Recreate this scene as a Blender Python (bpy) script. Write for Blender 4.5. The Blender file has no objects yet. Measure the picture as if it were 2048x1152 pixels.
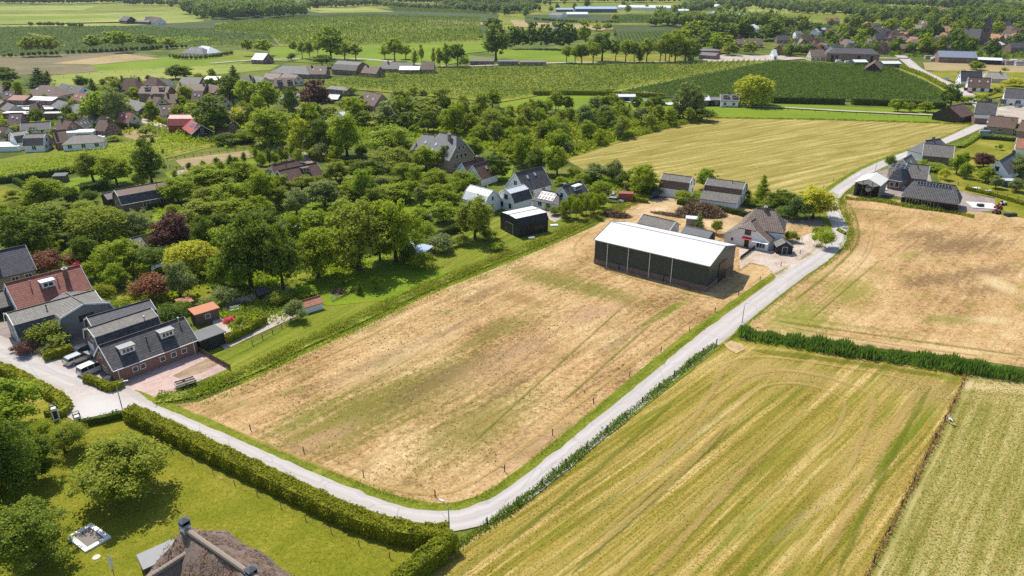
import bpy, bmesh, math, random
import numpy as np
from mathutils import Vector, Matrix

# ------------------------------------------------------------------ camera, sky, sun, exposure
FPX, PITCH, CAMH = 1430.0, math.radians(23.7), 60.0      # focal length in photo pixels, tilt, height of the drone
SUN_EL, SUN_AZ = math.radians(54.5), math.atan2(-2.5, 3.6)  # the sun stands behind the view, a little to the left
sc = bpy.context.scene
cam_d = bpy.data.cameras.new('camera')
cam_d.sensor_width = 36.0
cam_d.lens = 36.0 * FPX / 2048.0
cam_d.clip_start, cam_d.clip_end = 1.0, 20000.0
cam = bpy.data.objects.new('camera', cam_d)
cam.location = (0, 0, CAMH)
cam.rotation_euler = (math.pi / 2 - PITCH, 0, 0)
sc.collection.objects.link(cam)
sc.camera = cam
world = bpy.data.worlds.new('World')
sc.world = world
world.use_nodes = True
_wn = world.node_tree.nodes
_sky = _wn.new('ShaderNodeTexSky')
_sky.sky_type = 'NISHITA'
_sky.sun_disc = False
_sky.sun_elevation = SUN_EL
_sky.sun_rotation = SUN_AZ
_wn['Background'].inputs[1].default_value = 0.13
world.node_tree.links.new(_sky.outputs[0], _wn['Background'].inputs[0])
_sl = bpy.data.lights.new('sun', 'SUN')
_sl.energy = 4.4
_sl.angle = math.radians(0.53)
_sl.color = (1.0, 0.94, 0.84)
sun = bpy.data.objects.new('sun', _sl)
_sd = Vector((math.sin(SUN_AZ) * math.cos(SUN_EL), math.cos(SUN_AZ) * math.cos(SUN_EL), math.sin(SUN_EL)))
sun.rotation_euler = _sd.to_track_quat('Z', 'Y').to_euler()
sun.location = (0, 0, 200)
sc.collection.objects.link(sun)
sc.view_settings.view_transform = 'Standard'
sc.view_settings.look = 'None'
sc.view_settings.exposure = 0.42
sc.view_settings.gamma = 1.0
sc.view_settings.use_curve_mapping = False
sc.render.engine = 'CYCLES'
sc.cycles.max_bounces = 6
sc.cycles.diffuse_bounces = 3
sc.cycles.glossy_bounces = 2
sc.cycles.transmission_bounces = 3
sc.cycles.transparent_max_bounces = 8
sc.cycles.volume_bounces = 0
sc.cycles.use_denoising = False

random.seed(11)
rng = np.random.default_rng(11)
COL = sc.collection

# ------------------------------------------------------------------ survey: where a sight line meets a level
def ray(x, y):
    dx, dy = (x - 1024) / FPX, (576 - y) / FPX
    return Vector((dx, math.cos(PITCH) + dy * math.sin(PITCH), -math.sin(PITCH) + dy * math.cos(PITCH)))
def G(x, y, z=0.0):
    d = ray(x, y)
    t = (z - CAMH) / d.z
    return Vector((d.x * t, d.y * t, z))
def HT(x, y, ytop):
    b = G(x, y); d = ray(x, ytop)
    return CAMH + b.y / d.y * d.z
def MPP(x, y):                                            # metres per photo pixel, sideways, on the ground there
    return (G(x + 1, y) - G(x, y)).length

# ------------------------------------------------------------------ objects
def tag(o, label=None, cat=None, group=None, kind=None):
    if label: o['label'] = label
    if cat: o['category'] = cat
    if group: o['group'] = group
    if kind: o['kind'] = kind
    return o
def link(o, parent=None):
    COL.objects.link(o)
    if parent: o.parent = parent
    return o
def empty(name, loc=(0, 0, 0), rz=0.0, label=None, cat=None, group=None):
    o = bpy.data.objects.new(name, None)
    o.empty_display_size = 0.5
    o.location = loc; o.rotation_euler = (0, 0, rz)
    link(o)
    return tag(o, label, cat, group)
def mobj(name, me, parent=None, loc=None, rz=0.0):
    o = bpy.data.objects.new(name, me)
    link(o, parent)
    if loc is not None: o.location = loc
    if rz: o.rotation_euler = (0, 0, rz)
    return o
def copy_tree(src, parent=None):
    c = src.copy()
    COL.objects.link(c); c.parent = parent
    for ch in src.children: copy_tree(ch, c)
    return c

class MB:
    """Collects faces; build() makes one mesh object."""
    def __init__(s): s.v = []; s.f = []; s.uv = []; s.mi = []
    def face(s, pts, uv=None, mi=0):
        b = len(s.v); s.v += [tuple(p) for p in pts]
        s.f.append(tuple(range(b, b + len(pts))))
        s.uv.append(uv or [(0, 0)] * len(pts)); s.mi.append(mi)
    def box(s, x0, x1, y0, y1, z0, z1, mi=0):
        P = [(x0,y0,z0),(x1,y0,z0),(x1,y1,z0),(x0,y1,z0),(x0,y0,z1),(x1,y0,z1),(x1,y1,z1),(x0,y1,z1)]
        for q in ((0,3,2,1),(4,5,6,7),(0,1,5,4),(1,2,6,5),(2,3,7,6),(3,0,4,7)):
            pts = [P[i] for i in q]
            if q in ((0,3,2,1),(4,5,6,7)): uv = [(p[0], p[1]) for p in pts]
            elif q in ((0,1,5,4),(2,3,7,6)): uv = [(p[0], p[2]) for p in pts]
            else: uv = [(p[1], p[2]) for p in pts]
            s.face(pts, uv, mi)
        return s
    def bar(s, a, b, w, h=None, mi=0):                    # a beam of w x h between two points
        a, b = Vector(a), Vector(b); h = h or w
        d = (b - a).normalized()
        up = Vector((0, 0, 1)) if abs(d.z) < 0.95 else Vector((0, 1, 0))
        r = d.cross(up).normalized() * w / 2; u = r.cross(d).normalized() * h / 2
        A = [a - r - u, a + r - u, a + r + u, a - r + u]; B = [p + (b - a) for p in A]
        s.face(A[::-1], None, mi); s.face(B, None, mi)
        for i in range(4): s.face([A[i], A[(i+1)%4], B[(i+1)%4], B[i]], None, mi)
        return s
    def tube(s, pts, rads, n=7, mi=0, cap=True):
        rings = []
        pts = [Vector(p) for p in pts]
        for i, p in enumerate(pts):
            d = (pts[min(i+1, len(pts)-1)] - pts[max(i-1, 0)]).normalized()
            up = Vector((0, 0, 1)) if abs(d.z) < 0.9 else Vector((1, 0, 0))
            r = d.cross(up).normalized(); u = r.cross(d)
            rings.append([p + (r * math.cos(2*math.pi*k/n) + u * math.sin(2*math.pi*k/n)) * rads[i] for k in range(n)])
        for A, B in zip(rings, rings[1:]):
            for k in range(n): s.face([A[k], A[(k+1)%n], B[(k+1)%n], B[k]], None, mi)
        if cap: s.face(rings[0], None, mi); s.face(rings[-1][::-1], None, mi)
        return s
    def prism(s, prof, a, b, axis='x', mi=0):             # closed profile (u,z) pushed from a to b along an axis
        f = (lambda t, u, z: (t, u, z)) if axis == 'x' else (lambda t, u, z: (u, t, z))
        A = [f(a, *p) for p in prof]; B = [f(b, *p) for p in prof]
        s.face(A[::-1], [(p[0], p[1]) for p in prof][::-1], mi); s.face(B, [(p[0], p[1]) for p in prof], mi)
        n = len(prof); d = 0.0
        for i in range(n):
            j = (i + 1) % n; e = math.dist(prof[i], prof[j])
            s.face([A[i], A[j], B[j], B[i]], [(a, d), (a, d + e), (b, d + e), (b, d)], mi); d += e
        return s
    def mesh(s, name, mats):
        me = bpy.data.meshes.new(name)
        me.from_pydata(s.v, [], s.f)
        for m in (mats if isinstance(mats, (list, tuple)) else [mats]): me.materials.append(m)
        uvl = me.uv_layers.new(name='UVMap')
        flat = [c for uv in s.uv for p in uv for c in p]
        uvl.data.foreach_set('uv', flat)
        if any(s.mi): me.polygons.foreach_set('material_index', s.mi)
        bm = bmesh.new(); bm.from_mesh(me)
        bmesh.ops.remove_doubles(bm, verts=bm.verts, dist=1e-4)
        bmesh.ops.recalc_face_normals(bm, faces=bm.faces)
        bm.to_mesh(me); bm.free()
        return me
    def build(s, name, mats, parent=None, loc=None, rz=0.0):
        return mobj(name, s.mesh(name, mats), parent, loc, rz)

def quads(name, V, mat, extra=None, smooth=False):
    """N x 4 x 3 array of loose quads (leaves, blades) as one mesh; extra = MB-like (verts, faces) solid core."""
    V = np.asarray(V, dtype=np.float32); n = len(V)
    verts = V.reshape(-1, 3); loops = np.arange(n * 4, dtype=np.int32)
    starts = np.arange(0, n * 4, 4, dtype=np.int32); tot = np.full(n, 4, dtype=np.int32)
    if extra is not None and len(extra[1]):
        ev = np.asarray(extra[0], dtype=np.float32); ef = np.asarray(extra[1], dtype=np.int32)
        k = ef.shape[1]; b = len(verts); l0 = len(loops)
        verts = np.concatenate([verts, ev]); loops = np.concatenate([loops, (ef + b).reshape(-1)])
        starts = np.concatenate([starts, np.arange(l0, l0 + len(ef) * k, k, dtype=np.int32)])
        tot = np.concatenate([tot, np.full(len(ef), k, dtype=np.int32)])
    me = bpy.data.meshes.new(name)
    me.vertices.add(len(verts)); me.vertices.foreach_set('co', verts.reshape(-1))
    me.loops.add(len(loops)); me.loops.foreach_set('vertex_index', loops)
    me.polygons.add(len(starts)); me.polygons.foreach_set('loop_start', starts)
    me.polygons.foreach_set('loop_total', tot)
    for m in (mat if isinstance(mat, (list, tuple)) else [mat]): me.materials.append(m)
    me.update(calc_edges=True)
    return me

def leaf_quads(P, N, size, spread=0.8, r=rng, asp=(0.5, 0.9)):
    """Kite-shaped leaves at points P, facing roughly along N."""
    n = len(P); N = N + r.normal(0, spread, (n, 3)); N /= np.linalg.norm(N, axis=1, keepdims=True) + 1e-9
    T = r.normal(0, 1, (n, 3)); T -= N * (T * N).sum(1, keepdims=True); T /= np.linalg.norm(T, axis=1, keepdims=True) + 1e-9
    B = np.cross(N, T)
    s = (size * r.uniform(0.6, 1.35, n))[:, None] * 0.5; a = r.uniform(*asp, n)[:, None]
    k = r.uniform(-0.3, 0.3, n)[:, None]
    return np.stack([P - T * s, P + B * s * a + T * s * k, P + T * s, P - B * s * a + T * s * k], axis=1)

def pts2(path, z=0.0): return [G(x, y, z) for x, y in path]
def smooth(path, n=6):
    """Catmull-Rom through world points."""
    P = [Vector(p) for p in path]; out = []
    for i in range(len(P) - 1):
        p0, p1, p2, p3 = P[max(i-1, 0)], P[i], P[i+1], P[min(i+2, len(P)-1)]
        for k in range(n):
            t = k / n
            out.append(0.5 * ((2*p1) + (p2-p0)*t + (2*p0-5*p1+4*p2-p3)*t*t + (3*p1-p0-3*p2+p3)*t**3))
    out.append(P[-1]); return out
def resample(P, step):
    out = [P[0].copy()]; acc = 0.0
    for a, b in zip(P, P[1:]):
        L = (b - a).length
        while L > 1e-6 and acc + L >= step:
            t = (step - acc) / L; a = a.lerp(b, t); out.append(a.copy()); L = (b - a).length; acc = 0.0
        acc += L
    if (out[-1] - P[-1]).length > step * 0.3: out.append(P[-1].copy())
    return out
def inpoly(x, y, poly):
    c = False; n = len(poly)
    for i in range(n):
        (x1, y1), (x2, y2) = poly[i], poly[i-1]
        if (y1 > y) != (y2 > y) and x < (x2-x1)*(y-y1)/(y2-y1)+x1: c = not c
    return c
def ribbon(path, w, z0=0.0, h=0.0, uvs=True):
    """A strip of half widths w (number or list) along world points; returns an MB with the top and, if h, side walls."""
    m = MB(); n = len(path); L = []; R = []; acc = [0.0]
    for i, p in enumerate(path):
        d = path[min(i+1, n-1)] - path[max(i-1, 0)]; d.z = 0; d.normalize()
        s = Vector((-d.y, d.x, 0)); ww = w[i] if isinstance(w, (list, tuple)) else w
        L.append(p + s * ww + Vector((0, 0, z0 + h))); R.append(p - s * ww + Vector((0, 0, z0 + h)))
        if i: acc.append(acc[-1] + (p - path[i-1]).length)
    dz = Vector((0, 0, -h))
    for i in range(n - 1):
        ww = w[i] if isinstance(w, (list, tuple)) else w
        m.face([R[i], R[i+1], L[i+1], L[i]], [(-ww, acc[i]), (-ww, acc[i+1]), (ww, acc[i+1]), (ww, acc[i])])
        if h:
            m.face([R[i] + dz, R[i+1] + dz, R[i+1], R[i]]); m.face([L[i], L[i+1], L[i+1] + dz, L[i] + dz])
    return m
# ------------------------------------------------------------------ materials
MATS = {}
class NT:
    def __init__(s, name):
        s.m = bpy.data.materials.new(name); s.m.use_nodes = True
        s.t = s.m.node_tree; s.n = s.t.nodes; s.n.clear()
        s.out = s.n.new('ShaderNodeOutputMaterial')
    def node(s, typ, **kw):
        n = s.n.new('ShaderNode' + typ)
        for k, v in kw.items():
            if k.startswith('i_'):
                key = k[2:]; key = int(key) if key.isdigit() else key.replace('_', ' ')
                s.put(n.inputs[key], v)
            else: setattr(n, k, v)
        return n
    def put(s, sock, v):
        if isinstance(v, bpy.types.NodeSocket): s.t.links.new(v, sock)
        elif isinstance(v, bpy.types.Node): s.t.links.new(v.outputs[0], sock)
        elif isinstance(v, (tuple, list)) and len(v) == 3 and sock.type == 'RGBA': sock.default_value = (*v, 1)
        else: sock.default_value = v
    def math(s, op, a, b=0.0, c=None, clamp=False):
        n = s.node('Math', operation=op, use_clamp=clamp); s.put(n.inputs[0], a); s.put(n.inputs[1], b)
        if c is not None: s.put(n.inputs[2], c)
        return n.outputs[0]
    def mix(s, f, a, b, typ='MIX'):
        n = s.node('Mix', data_type='RGBA', blend_type=typ)
        s.put(n.inputs[0], f); s.put(n.inputs[6], a); s.put(n.inputs[7], b); return n.outputs[2]
    def ramp(s, f, stops):
        n = s.node('ValToRGB'); e = n.color_ramp.elements
        while len(e) > 2: e.remove(e[-1])
        for i, (p, c) in enumerate(stops):
            el = e[i] if i < 2 else e.new(p)
            el.position = p; el.color = (*c, 1) if len(c) == 3 else c
        s.put(n.inputs[0], f); return n.outputs[0]
    def step(s, f, lo, hi):                               # smooth 0..1 between lo and hi
        n = s.node('MapRange', interpolation_type='SMOOTHSTEP'); s.put(n.inputs[0], f); s.put(n.inputs[1], lo); s.put(n.inputs[2], hi); return n.outputs[0]
    def pos(s): return s.node('NewGeometry').outputs['Position']
    def mapped(s, vec, scale=(1, 1, 1), rot=0.0, loc=(0, 0, 0)):
        r = s.node('VectorRotate', rotation_type='Z_AXIS'); s.put(r.inputs['Vector'], vec); r.inputs['Angle'].default_value = -rot
        m = s.node('Mapping'); s.put(m.inputs[0], r.outputs[0]); m.inputs['Scale'].default_value = scale; m.inputs['Location'].default_value = loc
        return m.outputs[0]
    def noise(s, vec, scale, detail=3, rough=0.6, dist=0.0):
        n = s.node('TexNoise'); s.put(n.inputs['Vector'], vec)
        n.inputs['Scale'].default_value = scale; n.inputs['Detail'].default_value = detail; n.inputs['Roughness'].default_value = rough; n.inputs['Distortion'].default_value = dist
        return n.outputs[0]
    def bsdf(s, col, rough=0.85, bump=None, bstr=0.3, bdist=0.05, metal=0.0, spec=0.3, **kw):
        b = s.node('BsdfPrincipled'); s.put(b.inputs['Base Color'], col); s.put(b.inputs['Roughness'], rough)
        b.inputs['Metallic'].default_value = metal; b.inputs['Specular IOR Level'].default_value = spec
        if bump is not None:
            bn = s.node('Bump'); s.put(bn.inputs['Height'], bump); bn.inputs['Strength'].default_value = bstr; bn.inputs['Distance'].default_value = bdist
            s.put(b.inputs['Normal'], bn.outputs[0])
        return b
    def done(s, b):
        s.t.links.new(b.outputs[0], s.out.inputs[0]); MATS[s.m.name] = s.m; return s.m

def plain(name, col, rough=0.7, var=0.12, scale=1.5, bump=0.0, metal=0.0, spec=0.3, dirt=0.0):
    if name in MATS: return MATS[name]
    n = NT(name); tc = n.node('TexCoord').outputs['Object']
    f = n.noise(tc, scale, 4, 0.65); f2 = n.noise(tc, scale * 9, 2)
    c = n.mix(n.math('MULTIPLY', f, 1.0), tuple(x * (1 - var) for x in col), tuple(min(1, x * (1 + var)) for x in col))
    c = n.mix(n.math('MULTIPLY', f2, var), c, tuple(x * 0.6 for x in col))
    if dirt: c = n.mix(n.math('MULTIPLY', n.step(f, 0.5, 0.75), dirt), c, (0.12, 0.1, 0.08))
    return n.done(n.bsdf(c, rough, f2 if bump else None, bump, 0.03, metal, spec))

def tiles(name, col, col2=None, moss=0.0, tw=0.42, th=0.48, flat=False):
    """Roof tiles from the roof's own metre UVs: courses, side laps, odd tones, moss."""
    if name in MATS: return MATS[name]
    col2 = col2 or tuple(x * 0.62 for x in col)
    n = NT(name); uv = n.node('UVMap').outputs[0]
    sp = n.node('SeparateXYZ'); n.put(sp.inputs[0], uv); u, v = sp.outputs[0], sp.outputs[1]
    fu = n.math('DIVIDE', u, tw); fv = n.math('DIVIDE', v, th)
    cu = n.math('FLOOR', fu); cv = n.math('FLOOR', fv)
    cc = n.node('CombineXYZ'); n.put(cc.inputs[0], cu); n.put(cc.inputs[1], cv)
    wn = n.node('TexWhiteNoise', noise_dimensions='2D'); n.put(wn.inputs['Vector'], cc.outputs[0])
    big = n.noise(n.node('TexCoord').outputs['Object'], 0.35, 4, 0.65)
    f = n.math('ADD', n.math('MULTIPLY', wn.outputs[0], 0.55), n.math('MULTIPLY', big, 0.5))
    c = n.mix(n.step(f, 0.15, 0.95), col2, col)
    fr = n.math('FRACT', fv); fx = n.math('FRACT', fu)
    gap = n.math('MAXIMUM', n.step(fr, 0.80, 0.97), n.math('MULTIPLY', n.step(n.math('ABSOLUTE', n.math('SUBTRACT', fx, 0.5)), 0.36, 0.5), 0.7))
    c = n.mix(n.math('MULTIPLY', gap, 0.9), c, tuple(x * 0.16 for x in col2))
    if moss: c = n.mix(n.math('MULTIPLY', n.step(big, 0.5, 0.72), moss), c, (0.07, 0.075, 0.03))
    wave = n.math('SINE', n.math('MULTIPLY', fu, 6.2832)) if not flat else 0.0
    hgt = n.math('ADD', n.math('MULTIPLY', wave, 0.35), n.math('MULTIPLY', fr, 1.0))
    return n.done(n.bsdf(c, 0.62, hgt, 1.0, 0.06, 0, 0.35))

def bricks(name, col, mortar=(0.36, 0.32, 0.28), var=0.35):
    if name in MATS: return MATS[name]
    n = NT(name); uv = n.node('UVMap').outputs[0]
    b = n.node('TexBrick'); n.put(b.inputs['Vector'], uv)
    b.inputs['Color1'].default_value = (*col, 1); b.inputs['Color2'].default_value = (*[x * (1 - var) for x in col], 1); b.inputs['Mortar'].default_value = (*mortar, 1)
    b.inputs['Scale'].default_value = 1.0; b.inputs['Brick Width'].default_value = 0.22; b.inputs['Row Height'].default_value = 0.07; b.inputs['Mortar Size'].default_value = 0.008
    big = n.noise(n.node('TexCoord').outputs['Object'], 0.6, 4, 0.7)
    c = n.mix(n.math('MULTIPLY', n.step(big, 0.45, 0.8), 0.4), b.outputs[0], tuple(x * 0.5 for x in col))
    return n.done(n.bsdf(c, 0.9, b.outputs[1], 0.3, 0.01))

def sheet(name, col, pitch=0.25, rough=0.4, metal=0.0, streak=0.35, spec=0.4):
    """Profiled metal sheet: ribs along v, weather streaks."""
    if name in MATS: return MATS[name]
    n = NT(name); uv = n.node('UVMap').outputs[0]
    sp = n.node('SeparateXYZ'); n.put(sp.inputs[0], uv)
    w = n.math('SINE', n.math('MULTIPLY', sp.outputs[0], 6.2832 / pitch))
    st = n.noise(n.mapped(uv, (1.1, 0.12, 1)), 1.0, 4, 0.7); f2 = n.noise(uv, 0.25, 3)
    c = n.mix(n.math('MULTIPLY', n.step(st, 0.4, 0.8), streak), col, tuple(x * 0.45 for x in col))
    c = n.mix(n.math('MULTIPLY', n.step(f2, 0.5, 0.75), streak * 0.7), c, tuple(min(1, x * 1.25 + 0.015) for x in col))
    seam = n.step(n.math('ABSOLUTE', n.math('SUBTRACT', n.math('FRACT', n.math('DIVIDE', sp.outputs[0], 1.0)), 0.5)), 0.47, 0.5)
    c = n.mix(n.math('MULTIPLY', seam, 0.3), c, tuple(x * 0.5 for x in col))
    return n.done(n.bsdf(c, rough, w, 0.6, 0.03, metal, spec))

def leaf(name, col, var=0.45, trans=0.40, spec=0.08, warm=(1.25, 1.05, 0.6)):
    if name in MATS: return MATS[name]
    n = NT(name); g = n.node('NewGeometry'); oi = n.node('ObjectInfo')
    ri = g.outputs['Random Per Island']; ro = oi.outputs['Random']
    dark = tuple(x * (1 - var) for x in col); light = tuple(x * (1 + var) * w for x, w in zip(col, warm))
    c = n.mix(ri, dark, light)
    c = n.mix(n.math('MULTIPLY', n.step(ro, 0.45, 1.0), 0.5), c, tuple(x * k for x, k in zip(col, (1.45, 1.3, 1.0))))
    c = n.mix(n.math('MULTIPLY', n.math('SUBTRACT', 1.0, n.step(ro, 0.0, 0.4)), 0.4), c, tuple(x * k for x, k in zip(col, (0.6, 0.8, 0.75))))
    big = n.noise(g.outputs['Position'], 0.45, 2)
    c = n.mix(n.math('MULTIPLY', n.step(big, 0.48, 0.7), 0.35), c, tuple(x * w for x, w in zip(col, (1.3, 1.22, 0.8))))
    b = n.bsdf(c, 0.6, None, spec=spec)
    t = n.node('BsdfTranslucent'); n.put(t.inputs[0], n.mix(0.5, c, tuple(x * k for x, k in zip(col, (2.0, 2.0, 0.3)))))
    mx = n.node('MixShader'); mx.inputs[0].default_value = trans
    n.t.links.new(b.outputs[0], mx.inputs[1]); n.t.links.new(t.outputs[0], mx.inputs[2])
    return n.done(mx)

def field(name, stops, ang=0.0, across=2.0, along=45.0, w=(0.4, 0.35, 0.35), patch=0.03, speck=1.6, spots=(), green=None, bump=0.25, rows=None, contrast=1.0, clump=None, grain=0.35, fine=0.0):
    """Open ground in world metres: big patches, streaks along the working direction, speckle, grain, then named patches.
    spots: (photo x, y, radius m, radius m, angle, colour, amount); rows: (spacing, colour, amount)."""
    n = NT(name); p = n.pos()
    big = n.noise(p, patch, 5, 0.62, 0.4)
    wobv = n.node('VectorMath', operation='ADD'); n.put(wobv.inputs[0], p)
    wn = n.node('TexNoise'); n.put(wn.inputs['Vector'], p); wn.inputs['Scale'].default_value = 0.03; wn.inputs['Detail'].default_value = 2
    wsc = n.node('VectorMath', operation='SCALE'); n.put(wsc.inputs[0], wn.outputs['Color']); wsc.inputs['Scale'].default_value = across * 2.0
    n.put(wobv.inputs[1], wsc.outputs[0]); pw = wobv.outputs[0]
    stv = n.mapped(pw, (1 / along, 1 / across, 1.0), ang)
    st = n.noise(stv, 1.0, 5, 0.62)
    sk = n.noise(p, speck, 4, 0.75)
    gr = n.noise(p, speck * 2.3, 4, 0.85)
    tot = (w[0] ** 2 + w[1] ** 2 + w[2] ** 2 + grain ** 2) ** 0.5
    f = n.math('ADD', n.math('MULTIPLY', n.math('SUBTRACT', big, 0.5), w[0]), n.math('MULTIPLY', n.math('SUBTRACT', st, 0.5), w[1]))
    f = n.math('ADD', f, n.math('MULTIPLY', n.math('SUBTRACT', sk, 0.5), w[2])); f = n.math('ADD', f, n.math('MULTIPLY', n.math('SUBTRACT', gr, 0.5), grain))
    f = n.math('ADD', n.math('MULTIPLY', f, 3.0 * contrast / tot), 0.5, clamp=True)
    c = n.ramp(f, stops)
    if fine:
        fl = n.noise(n.mapped(pw, (1 / (along * 1.5), 1 / 0.45, 1), ang, (3, 9, 0)), 1.0, 3, 0.6)
        c = n.mix(n.math('MULTIPLY', n.step(fl, 0.56, 0.66), fine), c, tuple(x * 0.5 for x in stops[len(stops) // 2][1]))
    if green:
        gn = n.noise(n.mapped(pw, (1 / (along * 0.6), 1 / (across * 2.5), 1), ang, (7, 3, 0)), 1.0, 4, 0.65)
        gn = n.math('ADD', n.math('MULTIPLY', gn, 0.62), n.math('ADD', n.math('MULTIPLY', sk, 0.2), n.math('MULTIPLY', gr, 0.18)))
        c = n.mix(n.math('MULTIPLY', n.step(gn, green[1] - 0.03, green[1] + 0.09), green[2]), c, green[0])
    if rows:
        rv = n.node('SeparateXYZ'); n.put(rv.inputs[0], n.mapped(p, (1, 1, 1), ang))
        wob = n.math('MULTIPLY', n.math('SUBTRACT', n.noise(p, 0.05, 2), 0.5), rows[0] * 0.9)
        fr = n.math('FRACT', n.math('DIVIDE', n.math('ADD', rv.outputs[1], wob), rows[0]))
        am = n.math('MULTIPLY', n.step(n.math('ADD', n.math('ABSOLUTE', n.math('SUBTRACT', fr, 0.5)), n.math('MULTIPLY', n.math('SUBTRACT', gr, 0.5), 0.5)), 0.2, 0.42), rows[2])
        brk = n.math('ADD', 0.15, n.math('MULTIPLY', n.step(n.noise(stv, 1.3, 3), 0.42, 0.6), 0.85))
        c = n.mix(n.math('MULTIPLY', am, brk), c, rows[1])
    for (x, y, rx, ry, a, col, amt) in spots:
        q = G(x, y)
        m = n.node('VectorMath', operation='SUBTRACT'); n.put(m.inputs[0], p); m.inputs[1].default_value = q
        e = n.mapped(m.outputs[0], (1 / rx, 1 / ry, 0.0), math.radians(a))
        L = n.node('VectorMath', operation='LENGTH'); n.put(L.inputs[0], e)
        jit = n.math('ADD', n.math('MULTIPLY', sk, 0.45), n.math('ADD', n.math('MULTIPLY', st, 0.45), n.math('MULTIPLY', gr, 0.35)))
        d = n.math('ADD', L.outputs['Value'], n.math('MULTIPLY', n.math('SUBTRACT', jit, 0.625), 3.2))
        c = n.mix(n.math('MULTIPLY', n.math('SUBTRACT', 1.0, n.step(d, 0.2, 1.25)), amt), c, col)
    if clump:                                              # scattered tufts and clods
        vo = n.node('TexVoronoi'); n.put(vo.inputs['Vector'], p); vo.inputs['Scale'].default_value = clump[0]
        k = n.math('SUBTRACT', 1.0, n.step(n.math('ADD', vo.outputs['Distance'], n.math('MULTIPLY', n.math('SUBTRACT', sk, 0.5), 0.7)), 0.08, 0.26))
        c = n.mix(n.math('MULTIPLY', n.math('MULTIPLY', k, n.step(n.noise(p, 0.2, 3), 0.42, 0.6)), clump[2]), c, clump[1])
    return n.done(n.bsdf(c, 0.95, n.math('ADD', sk, n.math('MULTIPLY', gr, 0.5)), bump, 0.15, 0, 0.1))

def glass():
    n = NT('window glass'); f = n.noise(n.node('TexCoord').outputs['Object'], 1.2, 2)
    return n.done(n.bsdf(n.mix(f, (0.012, 0.014, 0.016), (0.05, 0.055, 0.06)), 0.06, None, spec=0.6))
GLASS = glass()
WHITE = plain('white paint', (0.78, 0.78, 0.75), 0.5, 0.08)
WHITEWALL = plain('whitewashed render', (0.80, 0.80, 0.79), 0.85, 0.06, 0.8, 0.1, dirt=0.05)
CREAM = plain('cream render', (0.60, 0.54, 0.42), 0.85, 0.1, 0.8)
TANBRICK = bricks('tan brick', (0.36, 0.26, 0.16))
REDBRICK = bricks('red brick', (0.29, 0.095, 0.055))
BROWNBRICK = bricks('brown brick', (0.19, 0.085, 0.055))
GREYWALL = plain('grey painted boards', (0.25, 0.25, 0.23), 0.8, 0.1)
BLACKWALL = sheet('black stained boards', (0.018, 0.018, 0.02), 0.2, 0.6, 0, 0.2)
T_DARK = tiles('anthracite roof tiles', (0.105, 0.10, 0.102), (0.055, 0.052, 0.055))
T_BLUE = tiles('blue black roof tiles', (0.080, 0.082, 0.105), (0.045, 0.046, 0.06))
T_BROWN = tiles('brown roof tiles', (0.165, 0.088, 0.062), moss=0.2)
T_GREY = tiles('weathered and sheen grey roof tiles', (0.20, 0.185, 0.165), moss=0.3)  # on gambrel upper slopes this paler tone stands in for sun sheen
T_RED = tiles('red roof tiles', (0.36, 0.13, 0.085), (0.25, 0.085, 0.06))
T_ORANGE = tiles('orange roof tiles', (0.45, 0.19, 0.10), (0.33, 0.13, 0.08))
T_SLATE = tiles('slate roof', (0.13, 0.135, 0.15), moss=0.1, tw=0.3, th=0.25, flat=True)
FELT = plain('roofing felt', (0.17, 0.17, 0.17), 0.9, 0.2, 0.7)
LIGHTROOF = sheet('pale corrugated roof', (0.62, 0.63, 0.63), 1.0, 0.45, 0, 0.2)
BLUEROOF = sheet('blue grey sheet roof', (0.30, 0.40, 0.50), 0.5, 0.4, 0, 0.2)
REDROOF = sheet('red sheet roof', (0.40, 0.09, 0.07), 0.4, 0.45, 0, 0.25)
SOLAR = plain('solar cells', (0.014, 0.018, 0.035), 0.12, 0.1, spec=0.6)
STEEL = plain('galvanised steel', (0.42, 0.43, 0.44), 0.45, 0.12, metal=0.6)
DARKMETAL = plain('dark metal', (0.03, 0.03, 0.032), 0.5, 0.1)
WOOD = plain('weathered wood', (0.16, 0.12, 0.085), 0.9, 0.25, 3.0)
DARKWOOD = plain('dark wood', (0.06, 0.045, 0.035), 0.9, 0.25, 3.0)
BARK = plain('bark', (0.085, 0.065, 0.045), 0.95, 0.35, 2.0, 0.5)
RUBBER = plain('tyre rubber', (0.018, 0.018, 0.018), 0.85, 0.1)
CONCRETE = plain('concrete', (0.42, 0.41, 0.39), 0.9, 0.12, 0.8)

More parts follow.
